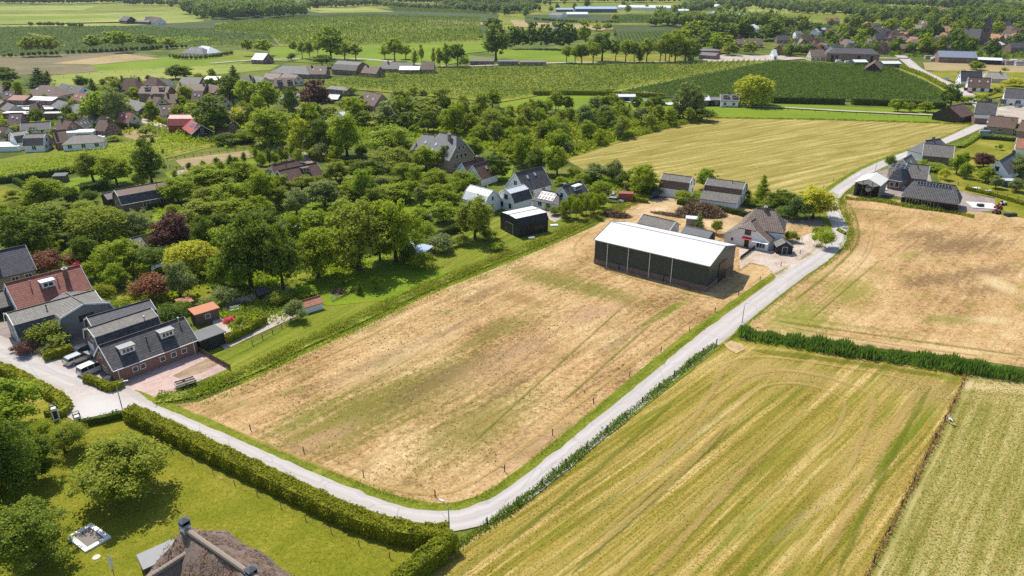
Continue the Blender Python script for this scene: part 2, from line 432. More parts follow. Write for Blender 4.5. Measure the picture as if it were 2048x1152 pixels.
LEAF = {
    'mid': leaf('leaves mid green', (0.224, 0.298, 0.026)),
    'dark': leaf('leaves dark green', (0.123, 0.185, 0.030)),
    'light': leaf('leaves light green', (0.245, 0.335, 0.040)),
    'yellow': leaf('leaves yellow green', (0.40, 0.41, 0.05), warm=(1.15, 1.1, 0.7)),
    'olive': leaf('leaves olive green', (0.218, 0.273, 0.046)),
    'grey': leaf('leaves grey green', (0.200, 0.255, 0.120)),
    'blue': leaf('leaves blue green', (0.083, 0.144, 0.060)),
    'copper': leaf('leaves copper', (0.111, 0.055, 0.048), trans=0.2, warm=(1.2, 0.9, 0.9)),
    'rust': leaf('leaves rusty red', (0.221, 0.104, 0.062), trans=0.25, warm=(1.2, 0.9, 0.7)),
    'hedge': leaf('leaves hedge', (0.207, 0.243, 0.025)),
    'hedgedark': leaf('leaves dark hedge', (0.075, 0.117, 0.027)),
    'reed': leaf('leaves reed', (0.137, 0.234, 0.060), trans=0.3),
    'weed': leaf('leaves verge weeds', (0.215, 0.285, 0.048), trans=0.35),
    'grass': leaf('blades of grass', (0.221, 0.273, 0.044), trans=0.35),
    'dry': leaf('blades of dry grass', (0.442, 0.325, 0.138), trans=0.2, warm=(1.1, 1.0, 0.85)),
    'orchard': leaf('leaves orchard', (0.095, 0.150, 0.030)),
    'orchard2': leaf('leaves dense orchard', (0.093, 0.153, 0.039)),
    'pink': leaf('pink blossom', (0.715, 0.156, 0.275), trans=0.2, warm=(1, 1, 1)),
    'brush': leaf('dead twigs', (0.20, 0.145, 0.10), trans=0.0, warm=(1.1, 1, 0.9)),
    'forest': leaf('leaves far wood', (0.105, 0.158, 0.053)),
}
# ------------------------------------------------------------------ the ground, fields, road
def wang(a, b):
    d = G(*b) - G(*a); return math.atan2(d.y, d.x)
def patchpoly(name, poly, mat, z):
    m = MB(); P = pts2(poly, 0.0)
    m.face([(p.x, p.y, z) for p in P], [(p.x, p.y) for p in P])
    return tag(m.build(name, mat), kind='structure')

STRAW = [(0.0, (0.130, 0.071, 0.028)), (0.2, (0.251, 0.152, 0.065)), (0.42, (0.391, 0.246, 0.110)), (0.7, (0.479, 0.327, 0.158)), (1.0, (0.586, 0.442, 0.246))]
GOLD = [(0.0, (0.155, 0.130, 0.024)), (0.3, (0.235, 0.195, 0.044)), (0.6, (0.315, 0.255, 0.07)), (1.0, (0.46, 0.385, 0.165))]
YGREEN = [(0.0, (0.140, 0.122, 0.013)), (0.3, (0.205, 0.170, 0.024)), (0.55, (0.275, 0.210, 0.040)), (0.8, (0.37, 0.27, 0.082)), (1.0, (0.50, 0.38, 0.16))]
PALEG = [(0.0, (0.12, 0.125, 0.018)), (0.3, (0.21, 0.195, 0.045)), (0.6, (0.29, 0.255, 0.078)), (1.0, (0.46, 0.39, 0.18))]
LAWN = [(0.0, (0.105, 0.115, 0.008)), (0.35, (0.160, 0.170, 0.012)), (0.65, (0.210, 0.200, 0.018)), (1.0, (0.34, 0.27, 0.075))]
BRIGHT = [(0.0, (0.09, 0.15, 0.008)), (0.5, (0.14, 0.205, 0.010)), (1.0, (0.21, 0.255, 0.02))]
MEADOW = [(0.0, (0.075, 0.105, 0.010)), (0.35, (0.125, 0.16, 0.012)), (0.7, (0.185, 0.20, 0.020)), (1.0, (0.28, 0.245, 0.055))]
PALEM = [(0.0, (0.14, 0.18, 0.025)), (0.4, (0.20, 0.235, 0.04)), (0.7, (0.255, 0.27, 0.06)), (1.0, (0.33, 0.31, 0.10))]
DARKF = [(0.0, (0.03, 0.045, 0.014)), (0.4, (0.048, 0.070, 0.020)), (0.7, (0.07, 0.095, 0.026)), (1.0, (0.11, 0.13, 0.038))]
SOILF = [(0.0, (0.10, 0.09, 0.045)), (0.4, (0.155, 0.135, 0.07)), (0.7, (0.20, 0.16, 0.09)), (1.0, (0.25, 0.21, 0.12))]
GARDEN = [(0.0, (0.028, 0.045, 0.010)), (0.35, (0.065, 0.090, 0.013)), (0.6, (0.11, 0.135, 0.018)), (0.85, (0.17, 0.18, 0.03)), (1.0, (0.28, 0.235, 0.10))]

GR, GR2, BRN, PNK, PALE = (0.165, 0.150, 0.028), (0.135, 0.165, 0.014), (0.125, 0.075, 0.038), (0.39, 0.245, 0.145), (0.55, 0.43, 0.24)
A1 = wang((1000, 800), (1330, 600)); A3 = wang((960, 1140), (1480, 770)); A4 = wang((1850, 1150), (2010, 800)); A5 = wang((1200, 330), (1600, 262)); A2 = wang((1560, 660), (1720, 540))
D1, D3, D4 = math.degrees(A1), math.degrees(A3), math.degrees(A4)
M_GROUND = field('ground cover', GARDEN, 0.3, 6, 20, (0.55, 0.1, 0.35), 0.05, 1.2, contrast=0.8)
M_F1 = field('dried hay stubble', STRAW, A1, 1.3, 14, (0.44, 0.27, 0.40), 0.05, 0.85, bump=0.6, contrast=0.92, grain=0.46, fine=0.35, green=(GR, 0.545, 0.6), clump=(1.1, (0.085, 0.06, 0.022), 0.75),
    spots=[(830, 785, 20, 8, D1, GR, 0.72), (700, 830, 15, 7, D1, GR, 0.68), (860, 770, 12, 3, D1, BRN, 0.5), (620, 830, 9, 3, D1, (0.13, 0.15, 0.015), 0.55), (960, 850, 15, 7, D1, GR, 0.7), (1110, 560, 14, 5, -36, GR, 0.85), (1210, 585, 10, 4, -36, GR, 0.75), (1000, 660, 14, 3, D1, GR, 0.5), (1345, 618, 7, 1.2, D1, GR2, 0.9), (1300, 640, 6, .8, D1, GR2, 0.6),
           (1010, 720, 14, 4, D1, PNK, 0.5), (1190, 625, 8, 4, 40, PNK, 0.7), (1060, 900, 10, 3, D1, PNK, 0.35), (640, 880, 7, 2, 45, PNK, 0.5), (820, 700, 18, 3, D1, PALE, 0.35), (960, 590, 10, 2.5, D1, BRN, 0.45),
           (1050, 600, 8, 2.5, -36, (0.24, 0.155, 0.055), 0.7), (1090, 545, 8, 3.5, -30, (0.26, 0.18, 0.055), 0.6), (1240, 680, 10, 1.5, D1, BRN, 0.4), (740, 730, 14, 1.6, D1, BRN, 0.35), (900, 660, 14, 1.2, D1, BRN, 0.3), (1010, 780, 8, 1.2, D1, BRN, 0.4)])
M_F2 = field('patchy hay stubble', STRAW, A2, 1.5, 14, (0.5, 0.22, 0.38), 0.05, 0.8, bump=0.5, contrast=0.85, grain=0.4, fine=0.25, green=((0.20, 0.19, 0.03), 0.55, 0.65), clump=(0.9, (0.10, 0.07, 0.03), 0.5),
    spots=[(1920, 490, 18, 6, 20, BRN, 0.7), (1840, 470, 10, 4, 20, BRN, 0.6), (1990, 540, 9, 4, 20, BRN, 0.55), (1880, 560, 13, 4, 20, BRN, 0.6), (1960, 580, 8, 3, 20, BRN, 0.5), (1600, 635, 12, 7, 55, (0.20, 0.20, 0.03), 0.85), (1700, 580, 10, 6, 55, (0.21, 0.20, 0.03), 0.75), (1740, 420, 12, 1.2, -15, GR2, 0.5),
           (1900, 640, 7, 2.5, 0, GR2, 0.6), (2000, 570, 3, 6, 0, PALE, 0.8), (1980, 640, 5, 2, 0, PALE, 0.7), (1720, 520, 12, 3, 55, PALE, 0.45), (1800, 690, 25, 1.2, -12, PALE, 0.5), (1690, 650, 16, .8, -20, GR2, 0.5)])
M_F3 = field('mown green hay', YGREEN, A3, 0.85, 48, (0.15, 0.62, 0.2), 0.03, 1.8, bump=0.4, contrast=1.2, grain=0.26, fine=0.2, green=((0.135, 0.155, 0.009), 0.525, 0.8), rows=(5.8, (0.42, 0.30, 0.105), 0.6),
    spots=[(1560, 745, 14, 4, -15, (0.34, 0.245, 0.085), 0.7), (1560, 690, 18, 2, -12, (0.16, 0.175, 0.012), 0.85), (1850, 780, 6, 5, -40, (0.31, 0.225, 0.085), 0.75), (1370, 890, 18, .5, D3, PALE, 0.3), (1440, 830, 12, .5, D3, PALE, 0.25), (1795, 900, 16, 0.7, D4 - 4, GR2, 0.9), (1740, 880, 16, 1.6, D4 - 8, (0.34, 0.24, 0.08), 0.7), (1650, 1000, 12, 0.7, D4 - 10, PALE, 0.2), (1895, 755, 2.2, 1.2, 0, GR2, 0.8)])
M_F4 = field('pale striped hay', PALEG, A4, 0.85, 34, (0.08, 0.62, 0.2), 0.03, 1.6, bump=0.4, contrast=0.95, grain=0.42, green=((0.13, 0.15, 0.018), 0.53, 0.6), rows=(2.9, (0.40, 0.34, 0.14), 0.5),
    spots=[(1990, 775, 10, 2.0, -8, PALE, 0.75), (2010, 800, 8, 1.5, -8, (0.40, 0.31, 0.13), 0.6)])
M_F5 = field('golden hay', GOLD, A5, 1.7, 45, (0.12, 0.6, 0.25), 0.02, 0.8, bump=0.7, contrast=1.0, grain=0.35, green=((0.17, 0.16, 0.02), 0.545, 0.5), rows=(4.5, (0.22, 0.17, 0.03), 0.5))
M_LAWN = field('garden lawn', LAWN, 0.6, 1.5, 8, (0.45, 0.15, 0.4), 0.07, 1.8, bump=0.3, contrast=1.0, green=((0.125, 0.145, 0.008), 0.53, 0.5))
M_VERGE = field('verge grass', MEADOW, A1, 1.0, 10, (0.246, 0.246, 0.492), 0.2, 2.2, bump=0.5)
M_MEAD = field('mown meadow', MEADOW, wang((560, 720), (860, 560)), 0.9, 30, (0.246, 0.492, 0.328), 0.06, 1.6, bump=0.3)
M_BRIGHT = field('bright grass', BRIGHT, 0.0, 2, 60, (0.246, 0.328, 0.246), 0.02, 0.8)
M_PALEM = field('pale meadow', PALEM, 0.0, 6, 120, (0.410, 0.328, 0.123), 0.008, 0.3)
M_FARG = field('far pasture', MEADOW, 0.1, 8, 150, (0.410, 0.328, 0.123), 0.01, 0.3)
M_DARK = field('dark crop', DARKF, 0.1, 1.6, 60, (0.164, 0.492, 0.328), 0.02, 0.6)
M_SOIL = field('reddish crop', SOILF, 0.3, 1.8, 60, (0.246, 0.410, 0.246), 0.03, 0.6)
M_TAN = field('tan ploughland', [(0.0, (0.230, 0.172, 0.082)), (1.0, (0.394, 0.303, 0.156))], 0.1, 3, 80, (0.328, 0.328, 0.164), 0.02, 0.5)
M_SAND = field('sandy yard', [(0.0, (0.246, 0.164, 0.082)), (0.4, (0.410, 0.287, 0.148)), (0.75, (0.541, 0.394, 0.221)), (1.0, (0.607, 0.476, 0.295))], 0.5, 1.5, 6, (0.410, 0.246, 0.328), 0.09, 1.4, bump=0.5, green=((0.213, 0.197, 0.049), 0.56, 0.6))
M_GRAVEL = field('gravel yard', [(0.0, (0.246, 0.205, 0.156)), (0.4, (0.377, 0.320, 0.262)), (0.75, (0.459, 0.402, 0.344)), (1.0, (0.525, 0.467, 0.410))], 0.5, 2, 8, (0.369, 0.164, 0.410), 0.12, 2.2, bump=0.4)
M_ROAD = field('pale asphalt', [(0.0, (0.295, 0.283, 0.271)), (0.4, (0.377, 0.365, 0.353)), (0.75, (0.443, 0.430, 0.418)), (1.0, (0.508, 0.492, 0.476))], A1, 1.1, 26, (0.287, 0.574, 0.164), 0.08, 3.0, bump=0.1, contrast=0.85)
M_PINK = field('pink brick paving', [(0.0, (0.300, 0.200, 0.170)), (0.45, (0.440, 0.310, 0.270)), (1.0, (0.560, 0.431, 0.381))], 0.8, 0.3, 3, (0.328, 0.328, 0.328), 0.15, 2.6, bump=0.2)
M_PAVE = field('grey brick paving', [(0.0, (0.180, 0.139, 0.123)), (0.5, (0.271, 0.221, 0.197)), (1.0, (0.353, 0.303, 0.271))], 0.8, 0.3, 3, (0.328, 0.328, 0.328), 0.15, 2.6, bump=0.2)
M_DUST = field('cement dust on asphalt', [(0.0, (0.410, 0.385, 0.361)), (0.5, (0.558, 0.541, 0.525)), (1.0, (0.656, 0.648, 0.640))], 0.8, 1.5, 6, (0.410, 0.246, 0.246), 0.12, 1.5)
M_APRON = field('dusty apron', [(0.0, (0.34, 0.29, 0.26)), (0.5, (0.44, 0.39, 0.36)), (1.0, (0.52, 0.48, 0.45))], 0.8, 1.5, 8, (0.4, 0.3, 0.3), 0.12, 2.0, spots=[(208, 815, 5.5, 3.0, -30, (0.52, 0.50, 0.48), 0.8), (180, 830, 4, 2, -40, (0.52, 0.5, 0.48), 0.6)])
M_YARD = field('stony yard', [(0.0, (0.288, 0.216, 0.156)), (0.4, (0.432, 0.348, 0.282)), (0.75, (0.516, 0.438, 0.372)), (1.0, (0.600, 0.516, 0.444))], 0.5, 2, 8, (0.45, 0.2, 0.4), 0.12, 1.6, bump=0.4, spots=[(1490, 520, 4, 2, 0, (0.36, 0.27, 0.12), 0.6)])
M_EARTH = field('bare earth', [(0.0, (0.164, 0.107, 0.066)), (0.5, (0.279, 0.197, 0.123)), (1.0, (0.377, 0.279, 0.189))], 0.8, 0.8, 4, (0.328, 0.328, 0.328), 0.2, 2.5, bump=0.6)

def road_mat():
    n = NT('worn pale asphalt'); uv = n.node('UVMap').outputs[0]; p = n.pos()
    sp = n.node('SeparateXYZ'); n.put(sp.inputs[0], uv)
    au = n.math('ABSOLUTE', sp.outputs[0])
    st = n.noise(n.mapped(uv, (1.4, 0.05, 1)), 1.0, 4, 0.6); big = n.noise(p, 0.12, 4); sk = n.noise(p, 3.5, 3, 0.7)
    f = n.math('ADD', n.math('MULTIPLY', st, 0.55), n.math('ADD', n.math('MULTIPLY', big, 0.3), n.math('MULTIPLY', sk, 0.15)))
    c = n.ramp(f, [(0.25, (0.33, 0.30, 0.28)), (0.5, (0.41, 0.375, 0.35)), (0.75, (0.47, 0.435, 0.41))])
    wheel = n.math('SUBTRACT', 1.0, n.step(n.math('ABSOLUTE', n.math('SUBTRACT', au, 0.85)), 0.1, 0.5))
    c = n.mix(n.math('MULTIPLY', wheel, 0.45), c, (0.492, 0.480, 0.463))
    c = n.mix(n.math('MULTIPLY', n.step(au, 1.55, 1.95), n.math('MULTIPLY', n.step(sk, 0.35, 0.6), 0.5)), c, (0.328, 0.262, 0.180))
    vc = n.node('TexVoronoi', feature='DISTANCE_TO_EDGE'); n.put(vc.inputs['Vector'], n.mapped(uv, (0.5, 0.16, 1))); vc.inputs['Scale'].default_value = 1.0
    c = n.mix(n.math('MULTIPLY', n.math('SUBTRACT', 1.0, n.step(vc.outputs['Distance'], 0.0, 0.03)), 0.35), c, (0.2, 0.18, 0.16))
    vp = n.node('TexVoronoi'); n.put(vp.inputs['Vector'], n.mapped(uv, (0.3, 0.06, 1))); vp.inputs['Scale'].default_value = 1.0
    c = n.mix(n.math('MULTIPLY', n.step(vp.outputs['Color'], 0.62, 0.66), 0.28), c, (0.30, 0.275, 0.255))
    c = n.mix(n.math('MULTIPLY', n.step(n.math('ADD', n.math('MULTIPLY', big, 0.6), n.math('MULTIPLY', sk, 0.4)), 0.54, 0.68), 0.4), c, (0.36, 0.295, 0.22))
    return n.done(n.bsdf(c, 0.9, sk, 0.15, 0.02))
M_ROADUV = road_mat()
g = MB(); g.face([(-4000, -200, 0), (4000, -200, 0), (4000, 5000, 0), (-4000, 5000, 0)])
tag(g.build('ground', M_GROUND), kind='structure')

Z = [0.02]
def land(name, poly, mat, dz=0.002):
    Z[0] += dz; return patchpoly(name, poly, mat, Z[0])
# near and middle distance; each sheet a little above the one below
land('lawn', [(-150, 700), (20, 730), (130, 800), (160, 850), (250, 835), (300, 850), (500, 950), (700, 1050), (860, 1085), (910, 1080), (800, 1180), (760, 1300), (-300, 1300)], M_LAWN)
land('meadow', [(385, 735), (420, 700), (470, 690), (500, 680), (640, 615), (735, 575), (700, 540), (640, 560), (560, 575), (590, 550), (690, 525), (740, 515), (800, 505), (900, 460), (1010, 430), (1100, 440), (1200, 400), (1290, 395), (1190, 450), (1000, 535), (800, 622), (600, 718), (500, 768), (430, 760)], M_MEAD)
land('field', [(310, 815), (400, 872), (510, 925), (630, 975), (760, 1022), (870, 1040), (970, 1015), (1070, 940), (1170, 862), (1300, 758), (1420, 665), (1505, 605), (1590, 545), (1600, 480), (1660, 440), (1590, 440), (1420, 400), (1290, 385), (1240, 420), (1190, 452), (1100, 492), (1000, 533), (900, 573), (800, 618), (700, 668), (600, 713), (500, 762), (400, 803)], M_F1)
land('field', [(1690, 388), (1800, 400), (1900, 416), (2300, 470), (2300, 800), (2048, 735), (1900, 712), (1700, 690), (1480, 660), (1520, 615), (1640, 528), (1690, 490), (1695, 455), (1680, 412)], M_F2)
land('field', [(1434, 684), (1500, 672), (1700, 700), (1935, 738), (1840, 940), (1700, 1230), (700, 1290), (905, 1096), (1035, 1004), (1200, 868)], M_F3)
land('field', [(1935, 738), (2048, 752), (2300, 790), (2300, 1280), (1675, 1280), (1840, 940)], M_F4)
land('field', [(1130, 320), (1250, 282), (1390, 240), (1422, 234), (1700, 239), (1945, 247), (1925, 268), (1850, 292), (1740, 330), (1665, 385), (1500, 400), (1330, 372), (1180, 345)], M_F5)
land('meadow', [(1000, 205), (1060, 190), (1240, 186), (1330, 200), (1420, 212), (1545, 216), (1950, 240), (1945, 247), (1700, 240), (1420, 235), (1390, 240), (1220, 222), (1000, 215)], M_BRIGHT)
land('meadow', [(1545, 207), (1900, 222), (1945, 232), (1945, 240), (1545, 218), (1430, 212), (1440, 206)], M_BRIGHT)
land('yard', [(1290, 402), (1340, 396), (1440, 408), (1570, 438), (1600, 445), (1560, 460), (1470, 470), (1330, 432), (1255, 432)], M_SAND)
land('lane', [(1195, 380), (1290, 385), (1350, 405), (1440, 412), (1500, 422), (1590, 440), (1665, 440), (1665, 452), (1590, 450), (1490, 432), (1420, 418), (1330, 402), (1260, 396), (1190, 392)], M_PAVE)
land('yard', [(1195, 440 - 40), (1230, 385), (1300, 390), (1290, 400), (1250, 405)], M_GRAVEL)
# left side: the paved junction and drives
land('yard', [(240, 770), (300, 735), (400, 700), (456, 738), (375, 772), (310, 812), (270, 815)], M_PINK)
land('yard', [(345, 752), (420, 715), (438, 728), (400, 748), (360, 758)], M_EARTH)
land('yard', [(100, 690), (180, 660), (230, 700), (262, 735), (240, 782), (170, 770), (90, 728), (10, 690), (-30, 650), (30, 640)], M_PAVE)
land('yard', [(1865, 370), (1990, 398), (1998, 420), (1950, 425), (1790, 392), (1720, 388), (1705, 350), (1780, 330), (1860, 350)], M_PAVE)
land('lawn', [(1920, 300), (1945, 275), (2060, 280), (2060, 310), (2060, 340), (1990, 330), (1920, 345), (1880, 320)], M_LAWN)
land('lawn', [(1870, 340), (1990, 345), (2080, 370), (2080, 450), (1990, 415), (1990, 395), (1930, 385), (1880, 365)], M_LAWN)
land('yard', [(1945, 255), (1965, 240), (1995, 215), (2060, 205), (2060, 240), (2000, 262)], M_GRAVEL)
land('paddock', [(350, 320), (440, 308), (520, 298), (545, 305), (430, 332), (370, 340)], M_TAN)
land('lawn', [(330, 345), (380, 338), (545, 310), (560, 318), (420, 350), (345, 372)], M_BRIGHT)
land('lawn', [(130, 360), (280, 330), (300, 345), (280, 365), (170, 385), (130, 378)], M_BRIGHT)
land('lawn', [(-60, 372), (10, 372), (50, 385), (60, 420), (-60, 430)], M_LAWN)
land('garden', [(300, 430), (345, 415), (350, 440), (310, 455)], M_BRIGHT)
land('garden', [(425, 640), (460, 600), (560, 575), (640, 585), (640, 612), (500, 676), (450, 700), (432, 680)], M_GRAVEL)
land('lawn', [(560, 590), (620, 560), (690, 522), (760, 515), (900, 545), (780, 600), (660, 612)], M_BRIGHT)
land('lawn', [(230, 590), (310, 565), (420, 570), (430, 600), (330, 630), (250, 620)], M_LAWN)
land('yard', [(1030, 400), (1100, 385), (1140, 395), (1150, 420), (1110, 445), (1080, 430), (1040, 425)], M_GRAVEL)
land('lawn', [(560, 430), (620, 405), (700, 415), (690, 440), (600, 470)], M_BRIGHT)
land('lawn', [(740, 400), (830, 390), (900, 400), (880, 425), (780, 430)], M_BRIGHT)
land('lawn', [(985, 335), (1030, 325), (1020, 360), (980, 365)], M_BRIGHT)
land('orchard_floor', [(330, 270), (420, 255), (500, 275), (330, 318), (120, 355), (0, 360), (-60, 330), (100, 300), (250, 285)], M_FARG)
land('yard', [(380, 345), (340, 355), (345, 345), (375, 338)], M_GRAVEL)
land('yard', [(510, 285), (560, 275), (600, 290), (630, 330), (590, 325), (545, 300)], M_PAVE)
land('clearing', [(240, 252), (290, 262), (330, 275), (290, 285), (250, 275)], M_TAN)
land('street', [(-60, 215), (40, 205), (130, 215), (300, 238), (345, 252), (345, 260), (280, 245), (120, 225), (-60, 235)], M_GRAVEL)
land('meadow', [(510, 245), (700, 215), (760, 205), (1000, 215), (1380, 240), (1130, 320), (900, 290), (700, 260)], M_FARG)
# far fields
NEARZ = Z[0]; Z[0] = 0.02
def far(poly, mat, name='field'): land(name, poly, mat, 0.012)
far([(-400, 6), (0, 2), (1024, 1), (2500, 1), (2500, 60), (1024, 60), (-400, 60)], M_FARG)
far([(-300, 0), (500, 0), (500, 14), (-300, 16)], M_FARG)
far([(-300, 14), (190, 12), (430, 12), (400, 50), (240, 56), (-300, 52)], M_PALEM)
far([(190, 12), (350, 11), (400, 18), (250, 26), (160, 22)], M_FARG)
far([(-300, 50), (80, 50), (240, 52), (420, 42), (560, 48), (600, 75), (430, 80), (300, 100), (150, 108), (-300, 118)], M_DARK)
far([(-300, 46), (300, 45), (320, 42), (200, 52), (-300, 56)], M_PALEM)
far([(-300, 118), (60, 112), (240, 103), (320, 112), (180, 128), (200, 142), (140, 148), (-300, 155)], M_SOIL)
far([(180, 128), (320, 115), (480, 105), (520, 115), (480, 128), (200, 145)], M_BRIGHT)
far([(100, 152), (200, 143), (480, 128), (560, 130), (540, 140), (250, 165), (100, 175)], M_PALEM)
far([(340, 112), (480, 100), (530, 108), (470, 116), (360, 122)], M_FARG)
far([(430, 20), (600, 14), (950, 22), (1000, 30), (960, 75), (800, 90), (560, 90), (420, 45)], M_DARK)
far([(430, 46), (560, 40), (700, 32), (960, 38), (965, 86), (800, 91), (690, 92), (560, 93), (540, 70), (430, 62)], M_FARG, 'orchard_floor')
far([(-300, 24), (190, 20), (330, 22), (180, 27), (-300, 30)], M_FARG)
far([(-300, 36), (200, 31), (240, 34), (60, 40), (-300, 43)], M_BRIGHT)
far([(560, 52), (700, 44), (720, 47), (570, 57)], M_PALEM)
far([(720, 60), (900, 50), (960, 52), (760, 66)], M_PALEM)
far([(860, 40), (990, 46), (985, 52), (840, 45)], M_TAN)
far([(230, 82), (360, 72), (440, 78), (330, 88)], M_BRIGHT)
far([(60, 66), (110, 74), (100, 76), (52, 68)], M_PALEM)
far([(100, 128), (250, 108), (320, 118), (190, 130)], M_TAN)
far([(600, 6), (690, 6), (790, 24), (640, 26), (600, 20)], M_PALEM)
far([(540, 95), (700, 92), (970, 85), (1000, 100), (930, 108), (700, 130), (540, 122)], M_BRIGHT)
far([(690, 128), (760, 112), (940, 112), (1000, 118), (920, 125), (860, 138), (760, 135)], M_BRIGHT)
far([(990, 100), (1120, 96), (1240, 110), (1240, 128), (990, 126)], M_BRIGHT)
far([(1150, 112), (1350, 108), (1370, 124), (1150, 126)], M_LAWN)
far([(655, 165), (740, 142), (930, 136), (1240, 128), (1545, 121), (1235, 180), (1100, 188), (1000, 206), (820, 190), (690, 178)], M_FARG, 'orchard_floor')
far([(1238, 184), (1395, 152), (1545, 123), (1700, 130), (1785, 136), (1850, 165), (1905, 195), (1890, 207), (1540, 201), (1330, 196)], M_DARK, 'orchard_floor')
far([(1228, 182), (1390, 150), (1545, 121), (1553, 122), (1400, 152), (1240, 184), (1330, 189), (1330, 191), (1228, 184)], M_PALEM, 'path')
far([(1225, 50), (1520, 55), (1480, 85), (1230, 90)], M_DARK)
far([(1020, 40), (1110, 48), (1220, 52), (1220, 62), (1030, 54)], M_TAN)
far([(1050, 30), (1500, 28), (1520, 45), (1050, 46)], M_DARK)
far([(1490, 12), (1700, 6), (2300, 14), (2300, 40), (1900, 30), (1700, 28), (1500, 28)], M_PALEM)
far([(1690, 10), (1860, 13), (1990, 24), (1840, 20), (1740, 18)], M_TAN)
far([(1750, 22), (1860, 25), (1840, 34), (1760, 30)], M_BRIGHT)
far([(1846, 126), (2060, 128), (2100, 150), (1850, 142)], M_TAN)
far([(1840, 145), (1980, 185), (2060, 170), (2060, 146), (1900, 142)], M_LAWN)
far([(1930, 175), (2050, 168), (2050, 185), (1985, 198), (1950, 190)], M_LAWN)
far([(1420, 110), (1560, 112), (1620, 118), (1560, 122), (1400, 124)], M_GRAVEL, 'yard')

# roads: strips along their centre line
FARZ = Z[0] + 0.02
RZ = NEARZ + 0.006
def lay(name, path, widths, mat, z, edge=0.12, off=0.0):
    """widths: list of (photo y-index position 0..1, half width)."""
    C = resample(smooth(pts2(path), 10), 1.5); n = len(C)
    def wd(t):
        for (a, wa), (b, wb) in zip(widths, widths[1:]):
            if a <= t <= b: return wa + (wb - wa) * (t - a) / max(b - a, 1e-6)
        return widths[-1][1]
    W = [wd(i / (n - 1)) + rng.normal(0, 0.07) * (edge > 0) for i in range(n)]
    CC = C
    if off:
        CC = []
        for i, p in enumerate(C):
            t = C[min(i + 1, n - 1)] - C[max(i - 1, 0)]; t.z = 0; t.normalize(); CC.append(p + Vector((-t.y, t.x, 0)) * off)
    m = ribbon(CC, W, z)
    o = m.build(name, mat); tag(o, kind='structure'); return C
# the farm road: from the junction round the bend and up to the hamlet
ROADPX = [(235, 800), (300, 826), (360, 851), (440, 886), (520, 922), (620, 966), (700, 1000), (770, 1026), (840, 1041), (905, 1043), (960, 1030), (1020, 1000), (1090, 948), (1180, 874), (1290, 784), (1400, 694), (1500, 616), (1580, 556), (1640, 516), (1672, 485), (1680, 456), (1668, 428), (1662, 404), (1672, 386), (1706, 360), (1750, 335), (1810, 310), (1870, 290), (1915, 272), (1950, 256), (1990, 240)]
ROADC = lay('verge', ROADPX, [(0, 2.4), (0.2, 2.5), (0.3, 3.6), (0.35, 3.3), (0.5, 3.0), (0.8, 3.0), (1, 3.0)], M_VERGE, RZ, 0.3, 0.75)
lay('road', ROADPX, [(0, 1.75), (0.24, 1.75), (0.3, 2.3), (0.36, 2.15), (0.45, 1.95), (0.8, 2.0), (0.9, 2.4), (1, 2.8)], M_ROADUV, RZ + 0.012)
lay('road', [(-120, 650), (-40, 684), (40, 718), (110, 748), (175, 776), (240, 803), (300, 826)], [(0, 3.0), (0.6, 3.1), (0.85, 3.4), (1, 1.8)], M_ROADUV, RZ + 0.018)
patchpoly('yard', [(1478, 498), (1530, 500), (1590, 478), (1640, 460), (1672, 466), (1682, 490), (1655, 515), (1600, 558), (1560, 590), (1548, 578), (1552, 556), (1535, 534), (1500, 526), (1480, 540)], M_YARD, RZ + 0.006)
patchpoly('junction_apron', [(130, 778), (175, 765), (205, 765), (262, 792), (292, 822), (250, 830), (205, 843), (160, 850), (135, 835), (128, 800)], M_APRON, RZ + 0.026)
lay('path', [(1440, 214), (1550, 216), (1700, 224), (1850, 231), (1950, 238)], [(0, 1.3), (1, 1.5)], M_GRAVEL, FARZ)
lay('road', [(1990, 240), (1955, 208), (1935, 190), (1900, 172), (1865, 155), (1835, 140), (1815, 124), (1800, 112)], [(0, 3.2), (1, 4.0)], M_ROADUV, FARZ)
lay('track', [(1785, 135), (1830, 152), (1875, 172), (1900, 188)], [(0, 2.0), (1, 2.2)], M_PALEM, FARZ)
lay('road', [(420, 128), (520, 121), (700, 118), (820, 128), (900, 134), (1000, 131), (1150, 126), (1400, 124), (1560, 119), (1700, 117), (1820, 118)], [(0, 2.4), (1, 3.2)], M_GRAVEL, FARZ)
lay('track', [(1300, 186), (1240, 200), (1330, 209), (1420, 206)], [(0, 3.0), (1, 4.0)], M_DUST, FARZ)

patchpoly('bare_patch', [(1446, 686), (1462, 682), (1485, 690), (1490, 700), (1472, 708), (1455, 698)], M_SAND, RZ + 0.02)
# loose hay and wheel tracks: thin broken layers that follow the way the fields were worked
def hay(name, col, dens=0.5, alpha=0.8):
    n = NT(name); uv = n.node('UVMap').outputs[0]; p = n.pos(); sp = n.node('SeparateXYZ'); n.put(sp.inputs[0], uv)
    sk = n.noise(p, 2.2, 4, 0.8); st = n.noise(n.mapped(uv, (2.2, 0.10, 1)), 1.0, 4, 0.65)
    c = n.mix(sk, tuple(x * 0.72 for x in col), tuple(min(1, x * 1.25) for x in col))
    e = n.math('SUBTRACT', 1.0, n.step(n.math('ABSOLUTE', sp.outputs[0]), 0.1, 1.0))
    f = n.math('ADD', n.math('MULTIPLY', sk, 0.45), n.math('MULTIPLY', st, 0.55))
    a = n.math('MULTIPLY', n.step(n.math('MULTIPLY', f, n.math('ADD', 0.35, n.math('MULTIPLY', e, 0.65))), dens * 0.62, dens * 0.62 + 0.2), alpha)
    b = n.bsdf(c, 0.95, sk, 0.4, 0.1, 0, 0.1); t = n.node('BsdfTransparent'); mx = n.node('MixShader'); n.put(mx.inputs[0], a)
    n.t.links.new(t.outputs[0], mx.inputs[1]); n.t.links.new(b.outputs[0], mx.inputs[2]); return n.done(mx)
